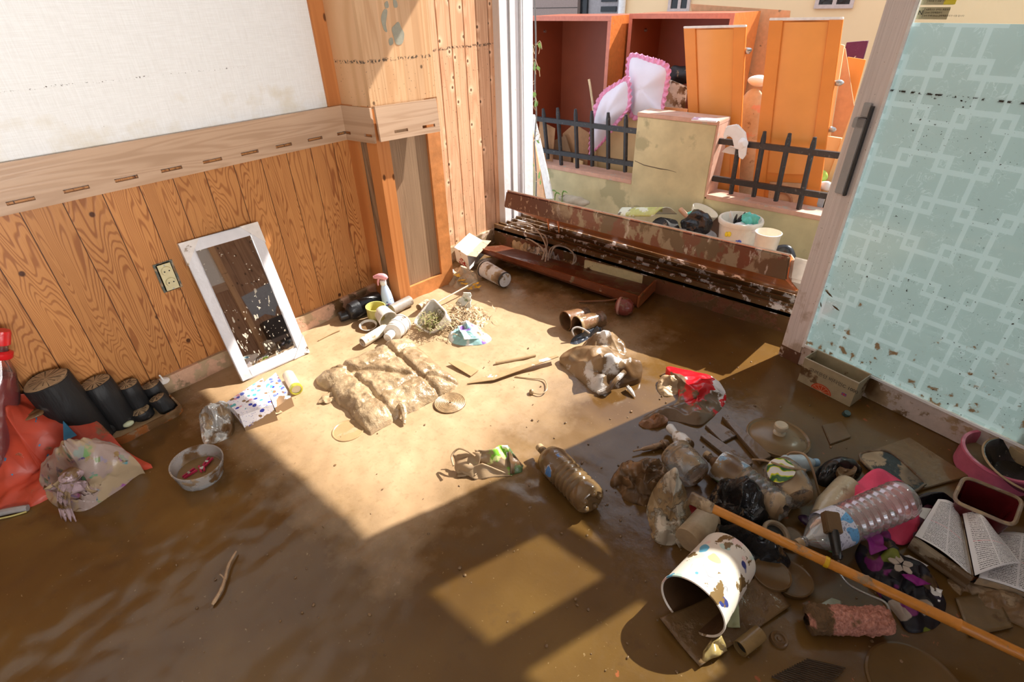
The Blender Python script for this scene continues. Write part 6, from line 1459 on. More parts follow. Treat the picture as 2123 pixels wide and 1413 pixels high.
# ------------------------------------------------------------------ bottles
def petbottle(name, cap, base, r, zc, zb, label, mat, ribs=(0.42, 0.9), nr=6, capm=None, lab=None, foot=True, wob=0.0, seed=0):
    A_ = F(*cap, zc); B_ = F(*base, zb); d_ = B_ - A_; L_ = d_.length
    t = thing(name, V(((A_.x + B_.x) / 2, (A_.y + B_.y) / 2, 0)), label, 'bottle')
    pr = [(0, 0.012), (0.0135, 0.012), (0.0135, 0.024), (0.016, 0.026), (0.016, 0.030), (0.014, 0.034), (r * 0.45, 0.052), (r * 0.80, L_ * 0.2), (r * 0.96, L_ * 0.27), (r, L_ * 0.32), (r, L_ * ribs[0])]
    for i in range(nr):
        a = L_ * (ribs[0] + (ribs[1] - ribs[0]) * i / nr); s_ = L_ * (ribs[1] - ribs[0]) / nr
        pr += [(r, a + s_ * 0.12), (r * 0.92, a + s_ * 0.36), (r * 0.92, a + s_ * 0.5), (r, a + s_ * 0.78)]
    pr += [(r, L_ * 0.93), (r * 0.93, L_ * 0.98), (r * 0.75, L_), (r * 0.45, L_ - 0.004), (r * 0.2, L_ - 0.016), (0, L_ - 0.018)]
    MB().lathe(pr, A_, d_, 40, wob=wob, seed=seed).build('bottle_body', mat, t, smooth=45)
    if foot:
        ax = d_.normalized(); e1 = ax.orthogonal().normalized(); e2 = ax.cross(e1)
        for i in range(5):
            a = i * 1.2566
            MB().ico(A_ + ax * (L_ - 0.006) + (e1 * math.cos(a) + e2 * math.sin(a)) * r * 0.60, (r * 0.24, r * 0.24, r * 0.24), 0, 1, 0, 2).build('foot', mat, t)
    MB().lathe([(0, 0), (0.0145, 0.0), (0.0155, 0.003), (0.0155, 0.018), (0.0145, 0.019), (0, 0.019)], A_, d_, 24).build('cap', capm or M_MUDT, t)
    if lab:
        MB().lathe([(r * 1.012, L_ * lab[0]), (r * 1.016, L_ * (lab[0] + 0.01)), (r * 1.016, L_ * (lab[1] - 0.01)), (r * 1.012, L_ * lab[1])], A_, d_, 40, wob=wob, seed=seed).build('label_sleeve', lab[2], t, smooth=45)
    return t
def labmat(name, cols, mud, ms, sc=16.0, seed=0.0, mcol=TAN):
    k = NT(name); o = k.mapv(k.obj(), (1, 1, 1), (seed, 0, 0))
    r_ = k.n('ValToRGB', {0: k.noise(o, sc, 2)}); cr = r_.color_ramp; cr.interpolation = 'CONSTANT'
    while len(cr.elements) < len(cols): cr.elements.new(0.5)
    for i, c_ in enumerate(cols): cr.elements[i].position = 0.0 if i == 0 else 0.38 + 0.24 * (i - 1) / max(1, len(cols) - 2); cr.elements[i].color = (*c_, 1)
    pr = k.math('GREATER_THAN', k.noise(k.mapv(o, (160, 160, 60)), 1.0, 2), 0.60)
    c = k.mix(k.math('MULTIPLY', pr, 0.6), r_.outputs[0], (0.08, 0.08, 0.2))
    th = 0.5 + (0.5 - mud) * 0.52
    f = k.mr(k.noise(o, ms, 6, 0.6), th - 0.02, th + 0.02)
    c = k.mix(f, c, k.mix(k.mr(k.noise(o, ms * .5, 3), .42, .6), mcol, BRN))
    return k.done(k.bsdf(c, 0.3))
M_MUDPET = P('bottle_full_of_mud', (0.17, 0.10, 0.045), 0.12, var=0.25, bs=9, mud=0.40, ms=7, mcol=(0.22, 0.14, 0.065), wet=0.2, bump=0.15)
petbottle('mud_filled_bottle', (1117, 925), (1228, 1040), 0.058, 0.048, 0.060, 'mud-filled plastic bottle with blue label scraps on the edge of the sunlit floor', M_MUDPET, lab=(0.30, 0.50, labmat('blue_label_scraps', [(0.06, 0.2, 0.5), (0.45, 0.5, 0.65), (0.07, 0.25, 0.42)], 0.72, 15, mcol=(0.19, 0.115, 0.05))), nr=5, ribs=(0.52, 0.86))
M_CLMUD = plastic_clear('clear_bottle_streaked', (0.80, 0.76, 0.70), mud=0.55, ms=11, op=0.35, refl=0.4)
petbottle('labelled_water_bottle', (1462, 940), (1628, 1058), 0.055, 0.05, 0.058, 'crushed mud-streaked water bottle with a blue label, lying in the heap above the black bags', M_CLMUD, lab=(0.20, 0.48, labmat('pale_blue_label', [(0.62, 0.66, 0.72), (0.25, 0.40, 0.55), (0.66, 0.68, 0.72), (0.16, 0.30, 0.12)], 0.50, 11, 9.0, 3.0)), nr=6, ribs=(0.48, 0.9), wob=0.006, seed=4)
M_CLEAN = plastic_clear('clear_ribbed_plastic', (0.93, 0.92, 0.92), mud=0.22, ms=9, op=0.42, refl=1.5)
petbottle('clear_ribbed_bottle', (1652, 1128), (1880, 1030), 0.062, 0.075, 0.125, 'clear ribbed water bottle with a blue and white label lying against the pink hat', M_CLEAN, lab=(0.24, 0.40, labmat('blue_white_label', [(0.15, 0.42, 0.75), (0.72, 0.74, 0.86), (0.70, 0.72, 0.84), (0.10, 0.33, 0.08)], 0.12, 11, 9.0, 7.0)), nr=8, ribs=(0.42, 0.93), foot=False)
ob = thing('oval_detergent_bottle', F(1630, 1000), 'squat clear bottle with a round yellow and green label in the heap', 'bottle')
A_ = F(1608, 958, 0.075); B_ = F(1655, 1035, 0.062); d_ = B_ - A_; L_ = d_.length
MB().lathe([(0, 0), (0.03, 0.004), (0.055, 0.02), (0.070, 0.055), (0.074, L_ * 0.5), (0.070, L_ * 0.8), (0.055, L_), (0, L_ + 0.003)], A_, d_, 40, sx=0.9).build('bottle_body', plastic_clear('brown_smeared_clear', (0.75, 0.66, 0.55), mud=0.58, ms=9, op=0.45, refl=0.5), ob)
k = NT('yellow_green_swirl_label'); o = k.obj()
sw_ = k.n('TexWave', {'Vector': o, 'Scale': 9.0, 'Distortion': 9.0, 'Detail': 2.0, 'Detail Scale': 1.5}).outputs[0]
r_ = k.n('ValToRGB', {0: sw_}); cr = r_.color_ramp; cr.interpolation = 'CONSTANT'
for p_, c_ in ((0.0, (0.80, 0.79, 0.76)), (0.45, (0.74, 0.66, 0.02)), (0.66, (0.22, 0.42, 0.02)), (0.84, (0.02, 0.12, 0.03))):
    e_ = cr.elements[0] if p_ == 0 else cr.elements.new(p_)
    e_.position = p_; e_.color = (*c_, 1)
M_SWL = k.done(k.bsdf(k.mix(k.mr(k.noise(o, 16.0, 5), 0.60, 0.62), r_.outputs[0], (0.24, 0.15, 0.07)), 0.3))
ax = d_.normalized(); vw = -(ray(1625, 985).normalized()); nl = (vw - ax * vw.dot(ax)).normalized(); el = ax.cross(nl)
def labpt(a, b):
    x_ = (a - 0.5) * 2; y_ = (b - 0.5) * 2
    r2 = math.sqrt(x_ * x_ + y_ * y_); k_ = max(abs(x_), abs(y_)) / r2 if r2 > 1e-6 else 1
    x_, y_ = x_ * k_, y_ * k_
    th = x_ * 0.62
    return A_ + ax * (L_ * 0.5 + y_ * 0.046) + nl * (0.0765 * math.cos(th)) + el * (0.0765 * math.sin(th))
MB().grid(labpt, 20, 20).build('round_label', M_SWL, ob)
lb = thing('pale_blue_bottle', F(1660, 960), 'small pale blue bottle lying behind the squat labelled bottle', 'bottle')
A_, d_, L_ = lying((1695, 958), (1622, 962), 0.032)
MB().lathe([(0, 0), (0.012, 0.0), (0.013, 0.016), (0.016, 0.02), (0.032, 0.05), (0.034, L_ * 0.9), (0.028, L_), (0, L_)], A_, d_, 30).build('bottle_body', P('pale_blue_plastic', (0.45, 0.55, 0.62), 0.2, mud=0.22, ms=16), lb)
MB().lathe([(0, -0.002), (0.014, -0.002), (0.015, 0.002), (0.015, 0.014), (0, 0.014)], A_, d_, 24).build('cap', P('blue_cap', (0.25, 0.42, 0.62), 0.25), lb)
cd = thing('muddy_string', F(1640, 1000), 'stiff muddy string looping over the squat labelled bottle', 'string')
M_CORD = P('tan_cord', (0.36, 0.24, 0.14), 0.5, mud=0.2, ms=40)
MB().tube(curve(FP((1700, 1030, 0.01), (1692, 1000, 0.06), (1682, 965, 0.12), (1668, 942, 0.13), (1645, 937, 0.10), (1632, 942, 0.08)), 26), 0.0042, 8).build('loop', M_CORD, cd)
MB().tube(curve(FP((1560, 952, 0.05), (1590, 955, 0.11), (1630, 968, 0.155), (1670, 974, 0.12)), 20), 0.0042, 8).build('loop', M_CORD, cd)
jar = thing('clear_jar', F(1428, 985), 'clear plastic jar with a ribbed neck lying in the mud above the paper bag', 'jar')
A_ = F(1400, 938, 0.065); B_ = F(1442, 985, 0.062); d_ = B_ - A_; L_ = d_.length; RJ = 0.062
pj = [(RJ * 0.90, 0.0), (RJ * 0.95, -0.004)]
for i in range(3): pj += [(RJ * 0.97, 0.002 + i * 0.012), (RJ * 0.93, 0.007 + i * 0.012)]
pj += [(RJ, 0.044), (RJ, L_ - 0.012), (RJ * 0.9, L_), (RJ * 0.6, L_ - 0.002), (RJ * 0.5, L_ - 0.01), (0, L_ - 0.012)]
MB().lathe(pj, A_, d_, 40).build('jar_body', plastic_clear('clear_jar_plastic', (0.88, 0.87, 0.86), mud=0.50, ms=8, op=0.25, refl=0.6), jar)
ft = thing('foil_wrapped_neck', F(1405, 900), 'white foil-wrapped bottle neck pointing away from the clear jar', 'bottle')
A_, d_, L_ = lying((1387, 884), (1424, 926), 0.03, 0.04)
MB().lathe([(0, 0), (0.014, 0.0), (0.018, 0.006), (0.016, 0.035), (0.013, 0.045), (0.019, 0.055), (0.030, 0.085), (0.033, L_), (0, L_)], A_, d_, 26, wob=0.003, seed=2).build('neck', P('white_foil', (0.75, 0.73, 0.71), 0.3, mud=0.36, ms=20, bump=0.5), ft)
syr = thing('muddy_nozzle', F(1350, 930), 'muddy tapering nozzle lying left of the foil-wrapped neck', 'nozzle')
A_, d_, L_ = lying((1312, 935), (1382, 920), 0.014)
MB().lathe([(0, 0), (0.003, 0.002), (0.004, 0.035), (0.008, 0.045), (0.010, 0.085), (0.012, 0.087), (0.012, 0.12), (0.017, 0.122), (0.017, 0.15), (0.012, 0.152), (0.012, L_ - 0.02), (0.020, L_ - 0.018), (0.020, L_), (0, L_)], A_, d_, 20).build('nozzle_body', P('rusty_nozzle', (0.32, 0.19, 0.10), 0.3, mud=0.4, ms=20), syr)

# tin box of vitamins
tb_ = thing('vitamin_tin', F(1720, 815), 'open cream tin printed with an orange slice, at the foot of the frosted door', 'tin')
P0, P1 = F(1653, 788), F(1761, 843); P2 = F(1787, 825)
ex = (P1 - P0); WX = ex.length; ex.normalize(); ey = V((-ex.y, ex.x, 0))
if ey.dot(P2 - P1) < 0: ey = -ey
DY = max(0.045, (P2 - P1).dot(ey)); 
nfr = -ey; top_ = onp(1669, 741, P0, ey); HT = max(0.07, min(0.14, top_.z))
OFF[tb_] = V(tb_.location)
M_TIN = P('stained_cream_tin', (0.40, 0.33, 0.21), 0.35, mud=0.30, ms=11, var=0.15, bs=20, mcol=(0.20, 0.12, 0.06))
w_ = 0.003; tm_ = MB()
tm_.obox(P0, ex * WX, ey * w_, UP * HT); tm_.obox(P0 + ey * (DY - w_), ex * WX, ey * w_, UP * HT)
tm_.obox(P0 + ey * w_, ex * w_, ey * (DY - 2 * w_), UP * HT); tm_.obox(P0 + ex * (WX - w_) + ey * w_, ex * w_, ey * (DY - 2 * w_), UP * HT)
tm_.obox(P0 + ey * w_ + ex * w_, ex * (WX - 2 * w_), ey * (DY - 2 * w_), UP * 0.01)
tm_.build('tin_body', M_TIN, tb_, smooth=0)
MB().tube([P0 + UP * HT, P0 + ex * WX + UP * HT, P0 + ex * WX + ey * DY + UP * HT, P0 + ey * DY + UP * HT], 0.003, 8, closed=True).build('rolled_rim', P('pale_tin_rim', (0.52, 0.46, 0.36), 0.3), tb_)
fo = P0 - ey * 0.0006
text_obj('고려은단 비타민C 1000', 'print', M_INK, tb_, fo + ex * WX * 0.15 + UP * HT * 0.60, ex, UP, 0.0215)
M_ORG = P('orange_print', (0.55, 0.07, 0.02), 0.4, var=0.15); M_CRM = P('cream_print', (0.55, 0.40, 0.24), 0.5)
oc = fo + ex * WX * 0.46 + UP * 0.004; RO = 0.036
n_a = 24
MB().prism([oc + ex * RO * 1.25 * math.cos(math.pi * i / n_a) + UP * RO * math.sin(math.pi * i / n_a) for i in range(n_a + 1)], -ey * 0.0004).build('orange_slice', M_ORG, tb_, smooth=0)
ol = MB()
ol.tube([oc + ex * RO * 1.05 * math.cos(math.pi * i / n_a) + UP * RO * 0.83 * math.sin(math.pi * i / n_a) - ey * 0.0006 for i in range(n_a + 1)], 0.0007, 5)
for a in (25, 58, 90, 122, 155): ol.tube([oc - ey * 0.0006, oc + ex * RO * 1.05 * math.cos(math.radians(a)) + UP * RO * 0.83 * math.sin(math.radians(a)) - ey * 0.0006], 0.0007, 5)
ol.build('slice_segments', M_CRM, tb_, kind='stuff')
fl_ = fo + ex * WX * 0.80 + UP * HT * 0.30
MB().obox(fl_, ex * 0.020, UP * 0.013, -ey * 0.0004).build('flag_print', P('flag_blue', (0.12, 0.12, 0.38), 0.5), tb_, smooth=0)
fx = MB(); fx.obox(fl_ + ex * 0.008 - ey * 0.0005, ex * 0.004, UP * 0.013, -ey * 0.0003); fx.obox(fl_ + UP * 0.0045 - ey * 0.0008, ex * 0.020, UP * 0.004, -ey * 0.0003)
fx.build('flag_cross', P('flag_red', (0.5, 0.05, 0.06), 0.5), tb_, smooth=0)
MB().lathe([(0, 0.016), (0.013, 0.016), (0.015, 0.012), (0.015, 0), (0, 0)], F(1753, 859, 0.0), (-0.2, -0.3, 1), 22).build('dark_bottle_cap', P('dark_green_cap', (0.03, 0.06, 0.055), 0.25), None, 'dark green bottle cap in front of the vitamin tin', 'cap')

# pot lid, planks, boards in the mud
pl_ = thing('pot_lid', F(1615, 912), 'round pot lid with a cream knob lying flat in the muddy water', 'pot lid')
lc = F(1612, 908, 0.004); RL = 0.118
M_LID = P('muddy_lid', (0.22, 0.14, 0.065), 0.25, mud=0.22, ms=7, mcol=(0.34, 0.23, 0.13), var=0.15, bs=8)
MB().lathe([(0, 0.030), (RL * 0.5, 0.026), (RL * 0.85, 0.014), (RL * 0.9, 0.008), (RL * 0.96, 0.013), (RL, 0.010), (RL, -0.006)], lc, (0.03, 0.02, 1), 56).build('lid_body', M_LID, pl_)
MB().lathe([(0.024, 0.028), (0.022, 0.034), (0.013, 0.038), (0.013, 0.046), (0.024, 0.050), (0.026, 0.056), (0.025, 0.068), (0.021, 0.072), (0, 0.072)], lc, (0.03, 0.02, 1), 32).build('knob', P('cream_knob', (0.55, 0.46, 0.33), 0.3, mud=0.12), pl_)
M_WETB = P('wet_dark_board', (0.15, 0.085, 0.04), 0.2, mud=0.3, ms=8, mcol=(0.22, 0.13, 0.06), wet=0.2)
def flat(name, pts, z0, t_, mat, label, cat='board', zs=None):
    q = [F(u, v, (zs[i] if zs else z0)) for i, (u, v) in enumerate(pts)]
    return MB().prism(q, (0, 0, -t_)).build(name, mat, None, label, cat, smooth=0, bevel=0.002)
flat('wet_plank', [(1497, 862), (1508, 858), (1600, 944), (1578, 956)], 0.02, 0.02, M_WETB, 'long wet plank running from the red and white bag to the labelled bottle', 'plank')
flat('wet_slab', [(1462, 880), (1492, 876), (1530, 900), (1498, 916)], 0.012, 0.012, M_WETB, 'small wet slab left of the long wet plank')
flat('wet_batten', [(1452, 902), (1470, 896), (1562, 958), (1540, 972)], 0.014, 0.014, M_WETB, 'wet batten parallel to the long plank, nearer the clear jar', 'batten')
flat('muddy_wooden_sheet', [(1800, 935), (1885, 905), (2010, 985), (1880, 1022)], 0.012, 0.014, P('muddy_sheet', (0.20, 0.115, 0.045), 0.25, mud=0.10, ms=14, mcol=(0.40, 0.16, 0.06)), 'wide muddy wooden sheet lying in front of the frosted door', 'sheet')
flat('cracked_panel', [(1705, 880), (1745, 872), (1765, 905), (1722, 920)], 0.006, 0.006, M_FILM, 'thin cracked panel of dried mud beside the pot lid', 'panel')
bp = thing('black_baking_tray', F(1850, 980), 'black rounded tray smeared with tan mud, above the pink hat', 'tray')
q = smooth_loop(FP((1782, 945, 0.02), (1812, 934, 0.025), (1850, 940, 0.03), (1912, 995, 0.02), (1915, 1005, 0.02), (1880, 1020, 0.015), (1820, 985, 0.015)), 48)
MB().prism(q, (0, 0, -0.014)).build('tray_plate', P('black_smeared', (0.02, 0.02, 0.022), 0.25, mud=0.50, ms=9), bp, bevel=0.003)
MB().tube(q, 0.0045, 8, closed=True).build('rim', P('tan_black_rim', (0.16, 0.11, 0.07), 0.3, mud=0.4), bp)

sho = thing('black_shoe', F(1735, 985), 'soaked black shoe between the squat bottle and the pink hat', 'shoe')
M_SHOE = P('black_wet_leather', (0.018, 0.016, 0.016), 0.25, mud=0.26, ms=14)
MB().mound(FP((1688, 985), (1705, 962, 0.02), (1740, 952, 0.03), (1780, 962, 0.03), (1786, 980, 0.02), (1760, 1000), (1720, 1010), (1695, 1002)), 0.05, p=3, amp=0.006, freq=14, seed=41, ctr=F(1728, 985, 0.02)).build('upper', M_SHOE, sho)
MB().mound(FP((1735, 972, 0.06), (1755, 962, 0.065), (1776, 968, 0.06), (1770, 982, 0.055), (1745, 985, 0.055)), -0.012, amp=0.002, seed=42).build('opening', M_MUDB, sho)
for i in range(4):
    u = 1698 + i * 9
    MB().tube(curve(FP((u, 990 - i * 3, 0.062), (u + 5, 980 - i * 3, 0.075), (u + 10, 968 - i * 2, 0.062)), 8), 0.004, 6).build('lace', M_SHOE, sho)

# pink sun hat
ht = thing('pink_hat', F(1820, 1060), 'wide bright pink cloth hat brim lying behind the clear ribbed bottle', 'hat')
M_HOT = P('hot_pink_cloth', (0.86, 0.075, 0.175), 0.7, var=0.05, bs=40, mud=0.13, ms=9)
o_ = smooth_loop(FP((1722, 1064, 0.06), (1748, 1042, 0.06), (1772, 1004, 0.07), (1800, 980, 0.07), (1835, 976, 0.07), (1876, 1004, 0.05), (1904, 1060, 0.03), (1900, 1100, 0.02), (1872, 1132, 0.005), (1835, 1118, 0.01), (1780, 1090, 0.03)), 90)
c_ = F(1815, 1050, 0.055); hm_ = MB()
def hatf(a, b):
    i = int(round(a * 90)) % 90; q_ = o_[i]; p_ = c_.lerp(q_, b)
    return p_ + V((0, 0, 0.006 * math.sin(a * 44) * b + 0.010 * noise.noise(p_ * 14)))
hm_.grid(hatf, 90, 10); hm_.build('brim', M_HOT, ht, smooth=70, solid=0.004)
MB().tube(curve(FP((1722, 1060, 0.075), (1750, 1048, 0.09), (1785, 1030, 0.095), (1810, 1012, 0.08)), 16), [0.006 + 0.008 * math.sin(math.pi * i / 15) for i in range(16)], 8).build('gathered_fold', M_HOT, ht)

# beige bottle behind the hat, rolled tube
fbt = thing('beige_bottle', F(1735, 1030), 'beige mud-coated bottle lying half under the pink hat', 'bottle')
A_, d_, L_ = lying((1760, 1004), (1700, 1072), 0.042)
MB().lathe([(0, 0), (0.030, 0.0), (0.041, 0.008), (0.043, 0.03), (0.043, L_ * 0.7), (0.034, L_ * 0.9), (0.03, L_), (0, L_)], A_, d_, 32).build('bottle_body', P('beige_metal', (0.52, 0.42, 0.28), 0.25, mud=0.40, ms=9), fbt)

# ------------------------------------------------------------------ bags and papers in the heap
MB().mound(FP((1265, 1000), (1290, 962, 0.04), (1325, 952, 0.06), (1360, 955, 0.07), (1392, 985, 0.08), (1388, 1022, 0.04), (1362, 1048, 0.01), (1310, 1042, 0.0), (1282, 1025, 0.0)), 0.05, amp=0.036, freq=13, seed=51, edge=0.4, ctr=F(1335, 1000, 0.05)).build('brown_paper_bag', P('wet_brown_paper', (0.15, 0.08, 0.036), 0.26, var=0.35, bs=9, bump=0.8, crum=13, bd=0.012, mud=0.10, ms=12, wet=0.2), None, 'sodden brown paper bag spread out left of the clear jar', 'paper bag', smooth=45)
pb_ = thing('muddy_paper_sack', F(1390, 1080), 'stiff grey and tan muddy sack standing between the brown paper bag and the bin', 'sack')
M_SACK = P('grey_tan_sack', (0.50, 0.45, 0.37), 0.3, var=0.2, bs=9, bump=0.8, crum=11, bd=0.012, mud=0.56, ms=8, mcol=(0.44, 0.31, 0.17), wet=0.22)
MB().mound(FP((1340, 1060), (1352, 1020, 0.06), (1378, 985, 0.14), (1398, 975, 0.17), (1412, 1000, 0.14), (1432, 1050, 0.06), (1436, 1090, 0.02), (1412, 1125, 0.0), (1372, 1128, 0.0), (1345, 1105, 0.0)), 0.05, amp=0.026, freq=11, seed=52, edge=0.45, ctr=F(1390, 1050, 0.10)).build('sack_body', M_SACK, pb_, smooth=45)
MB().grid(quad(F(1400, 1120, 0.02), F(1445, 1075, 0.06), F(1448, 1085, 0.04), F(1412, 1140, 0.0), 0.015, 20, 5, True), 12, 8).build('torn_corner', M_SACK, pb_, smooth=45, solid=0.003)
rt = thing('rolled_tan_tube', F(1440, 1100), 'tan rolled tube behind the patterned bin', 'tube')
A_, d_, L_ = lying((1470, 1070), (1425, 1120), 0.045)
MB().lathe([(0, 0), (0.040, 0.0), (0.043, 0.004), (0.043, L_), (0, L_)], A_, d_, 30).build('tube_body', P('tan_card_tube', (0.44, 0.33, 0.21), 0.5, mud=0.2, ms=20, bs=40), rt)
def bbag(pts, h, seed, label, ctr=None, amp=0.03):
    return MB().mound(FP(*pts), h, amp=amp, freq=10, seed=seed, edge=0.4, ctr=ctr).build('black_plastic_bag', P('wet_black_film%d' % seed, (0.012, 0.012, 0.013), 0.16, mud=0.30, ms=13, bump=0.8, crum=9, bd=0.012, wet=0.2), None, label, 'plastic bag', smooth=40)
bbag(((1470, 1040), (1490, 1000, 0.05), (1525, 985, 0.08), (1570, 1010, 0.08), (1600, 1050, 0.05), (1590, 1090, 0.02), (1540, 1100, 0.02), (1490, 1080, 0.01)), 0.06, 53, 'shiny black plastic bag with a mud patch, just under the orange pole', F(1535, 1045, 0.09))
bbag(((1465, 1110), (1475, 1085, 0.04), (1530, 1095, 0.07), (1600, 1120, 0.06), (1640, 1160, 0.03), (1615, 1190, 0.0), (1560, 1190, 0.0), (1530, 1150, 0.01)), 0.05, 54, 'creased black plastic bag behind the patterned bin', F(1560, 1135, 0.07))
MB().mound(FP((1420, 1058), (1445, 1040, 0.03), (1480, 1048, 0.04), (1475, 1075), (1440, 1078)), 0.02, amp=0.01, seed=55, freq=16).build('dark_red_wrapper', P('dark_red_film', (0.28, 0.01, 0.012), 0.2, mud=0.3), None, 'dark red wrapper under the end of the orange pole', 'wrapper')
jl = thing('jar_ring', F(1610, 1105), 'round jar mouth with a dark hole, above the orange pole', 'jar')
A_ = F(1606, 1108, 0.03)
MB().lathe([(0.030, 0.0), (0.042, 0.0), (0.046, 0.008), (0.044, 0.014), (0.036, 0.016), (0.032, 0.012), (0.030, 0.0)], A_, (-0.1, -0.35, 1), 36).build('ring', P('clear_brown_ring', (0.30, 0.21, 0.13), 0.2, mud=0.3), jl)
MB().lathe([(0, 0.002), (0.033, 0.002)], A_, (-0.1, -0.35, 1), 30).build('hole', M_HOLE, jl)
disc('brown_jar_lid', F(1640, 1115, 0.01), 0.034, 'round brown lid beside the jar mouth above the orange pole', P('wet_brown_lid', (0.15, 0.085, 0.04), 0.18, mud=0.2), h=0.012)
ev = MB(); ev.ico(F(1680, 1082, 0.02), (0.022, 0.04, 0.012), 0.004, 30, 2, 3)
ev.build('purple_spoon_rest', P('dark_purple_plastic', (0.035, 0.012, 0.045), 0.2), None, 'small dark purple scoop above the clear ribbed bottle neck', 'scoop')

# orange pole
po = thing('orange_pole', F(1760, 1190), 'long orange bamboo pole lying across the heap towards the right corner', 'pole')
Pa, Pb = F(1428, 1030, 0.15), F(2170, 1380, 0.085)
dP = (Pb - Pa).normalized(); LP = (Pb - Pa).length
M_POLE = P('orange_varnished_bamboo', (0.62, 0.235, 0.035), 0.28, var=0.15, bs=30, mud=0.34, ms=9, mcol=(0.42, 0.29, 0.16))
ppr = [(0, 0.05), (0.0145, 0.05)]
for f_ in (0.3, 0.56, 0.8): ppr += [(0.0145, LP * f_ - 0.006), (0.0165, LP * f_), (0.0145, LP * f_ + 0.006)]
ppr += [(0.0145, LP), (0, LP)]
MB().lathe(ppr, Pa, dP, 22).build('shaft', M_POLE, po)
MB().lathe([(0, 0), (0.018, 0.0), (0.021, 0.006), (0.020, 0.03), (0.022, 0.034), (0.018, 0.075), (0.0145, 0.08)], Pa, dP, 22, wob=0.004, seed=8).build('muddy_knob', P('mud_knob', (0.20, 0.13, 0.07), 0.25, mud=0.5, ms=25), po)
MB().lathe([(0.0150, LP * 0.44), (0.0165, LP * 0.442), (0.0165, LP * 0.452), (0.0150, LP * 0.454)], Pa, dP, 22).build('yellow_tape', P('yellow_tape', (0.70, 0.40, 0.01), 0.4), po)

# paint roller
pr_ = thing('paint_roller', F(1760, 1280), 'paint roller with a fluffy pink sleeve and a black handle in the right foreground', 'paint roller')
HA, HB_ = F(1720, 1062, 0.17), F(1738, 1160, 0.115)
dH = (HB_ - HA).normalized(); LH = (HB_ - HA).length
sH = (RT - dH * RT.dot(dH)).normalized(); tH = dH.cross(sH)
MB().obox(HA - sH * 0.022 - tH * 0.016, sH * 0.044, tH * 0.032, dH * LH * 0.46).build('handle_end', P('mud_brown_grip', (0.15, 0.09, 0.045), 0.3, mud=0.1), pr_, smooth=0, bevel=0.003)
MB().lathe([(0, LH * 0.4), (0.019, LH * 0.4), (0.020, LH * 0.5), (0.017, LH * 0.8), (0.0165, LH * 0.9), (0.019, LH * 0.93), (0.013, LH), (0, LH)], HA, dH, 20, sx=0.7).build('grip', P('black_grip', (0.015, 0.015, 0.015), 0.3, mud=0.36, ms=16), pr_)
wp_ = FP((1738, 1158, 0.115), (1740, 1185, 0.075), (1762, 1212, 0.05), (1800, 1232, 0.048), (1832, 1246, 0.048), (1843, 1262, 0.048), (1848, 1290, 0.045))
MB().tube(curve(wp_, 40), 0.0036, 10).build('wire_frame', P('dull_zinc_wire', (0.40, 0.38, 0.35), 0.3, metal=0.6, mud=0.15, ms=60), pr_)
RA, RB_ = F(1672, 1284, 0.036), F(1846, 1286, 0.038); dR = (RB_ - RA); LR = dR.length
def fluff():
    m = MB(); ax = dR.normalized(); e1 = ax.orthogonal().normalized(); e2 = ax.cross(e1)
    def f(a, b):
        th = a * 2 * math.pi; r = 0.036 * min(1, (b * 14 + 0.45)) * min(1, ((1 - b) * 14 + 0.5))
        q = RA + dR * b + (e1 * math.cos(th) + e2 * math.sin(th)) * r
        w = 0.006 * noise.noise(q * 60) + 0.005 * noise.noise(q * 22) + 0.004 * noise.noise(q * 140)
        return q + (e1 * math.cos(th) + e2 * math.sin(th)) * w
    m.grid(f, 120, 120); return m
k = NT('fluffy_pink_sleeve'); o = k.obj(); ax_l = dR.normalized()
along_ = k.n('VectorMath', {0: o, 1: tuple(ax_l)}, operation='DOT_PRODUCT').outputs[1]
md = k.mr(k.math('ADD', k.noise(o, 16.0, 4), k.math('MULTIPLY', along_, -1.9)), 0.60, 0.66)
sm = k.mr(k.noise(o, 14.0, 5), 0.52, 0.62, 0, 0.7)
c = k.mix(k.mr(k.noise(o, 130.0, 3), 0.35, 0.7), (0.42, 0.17, 0.12), (0.68, 0.33, 0.26))
c = k.mix(sm, c, (0.24, 0.12, 0.07)); c = k.mix(md, c, (0.16, 0.095, 0.05))
fluff().build('sleeve', k.done(k.bsdf(c, 0.9, 0, 0.1, k.noise(o, 160.0, 3), 0.8, 0.01)), pr_, smooth=80)

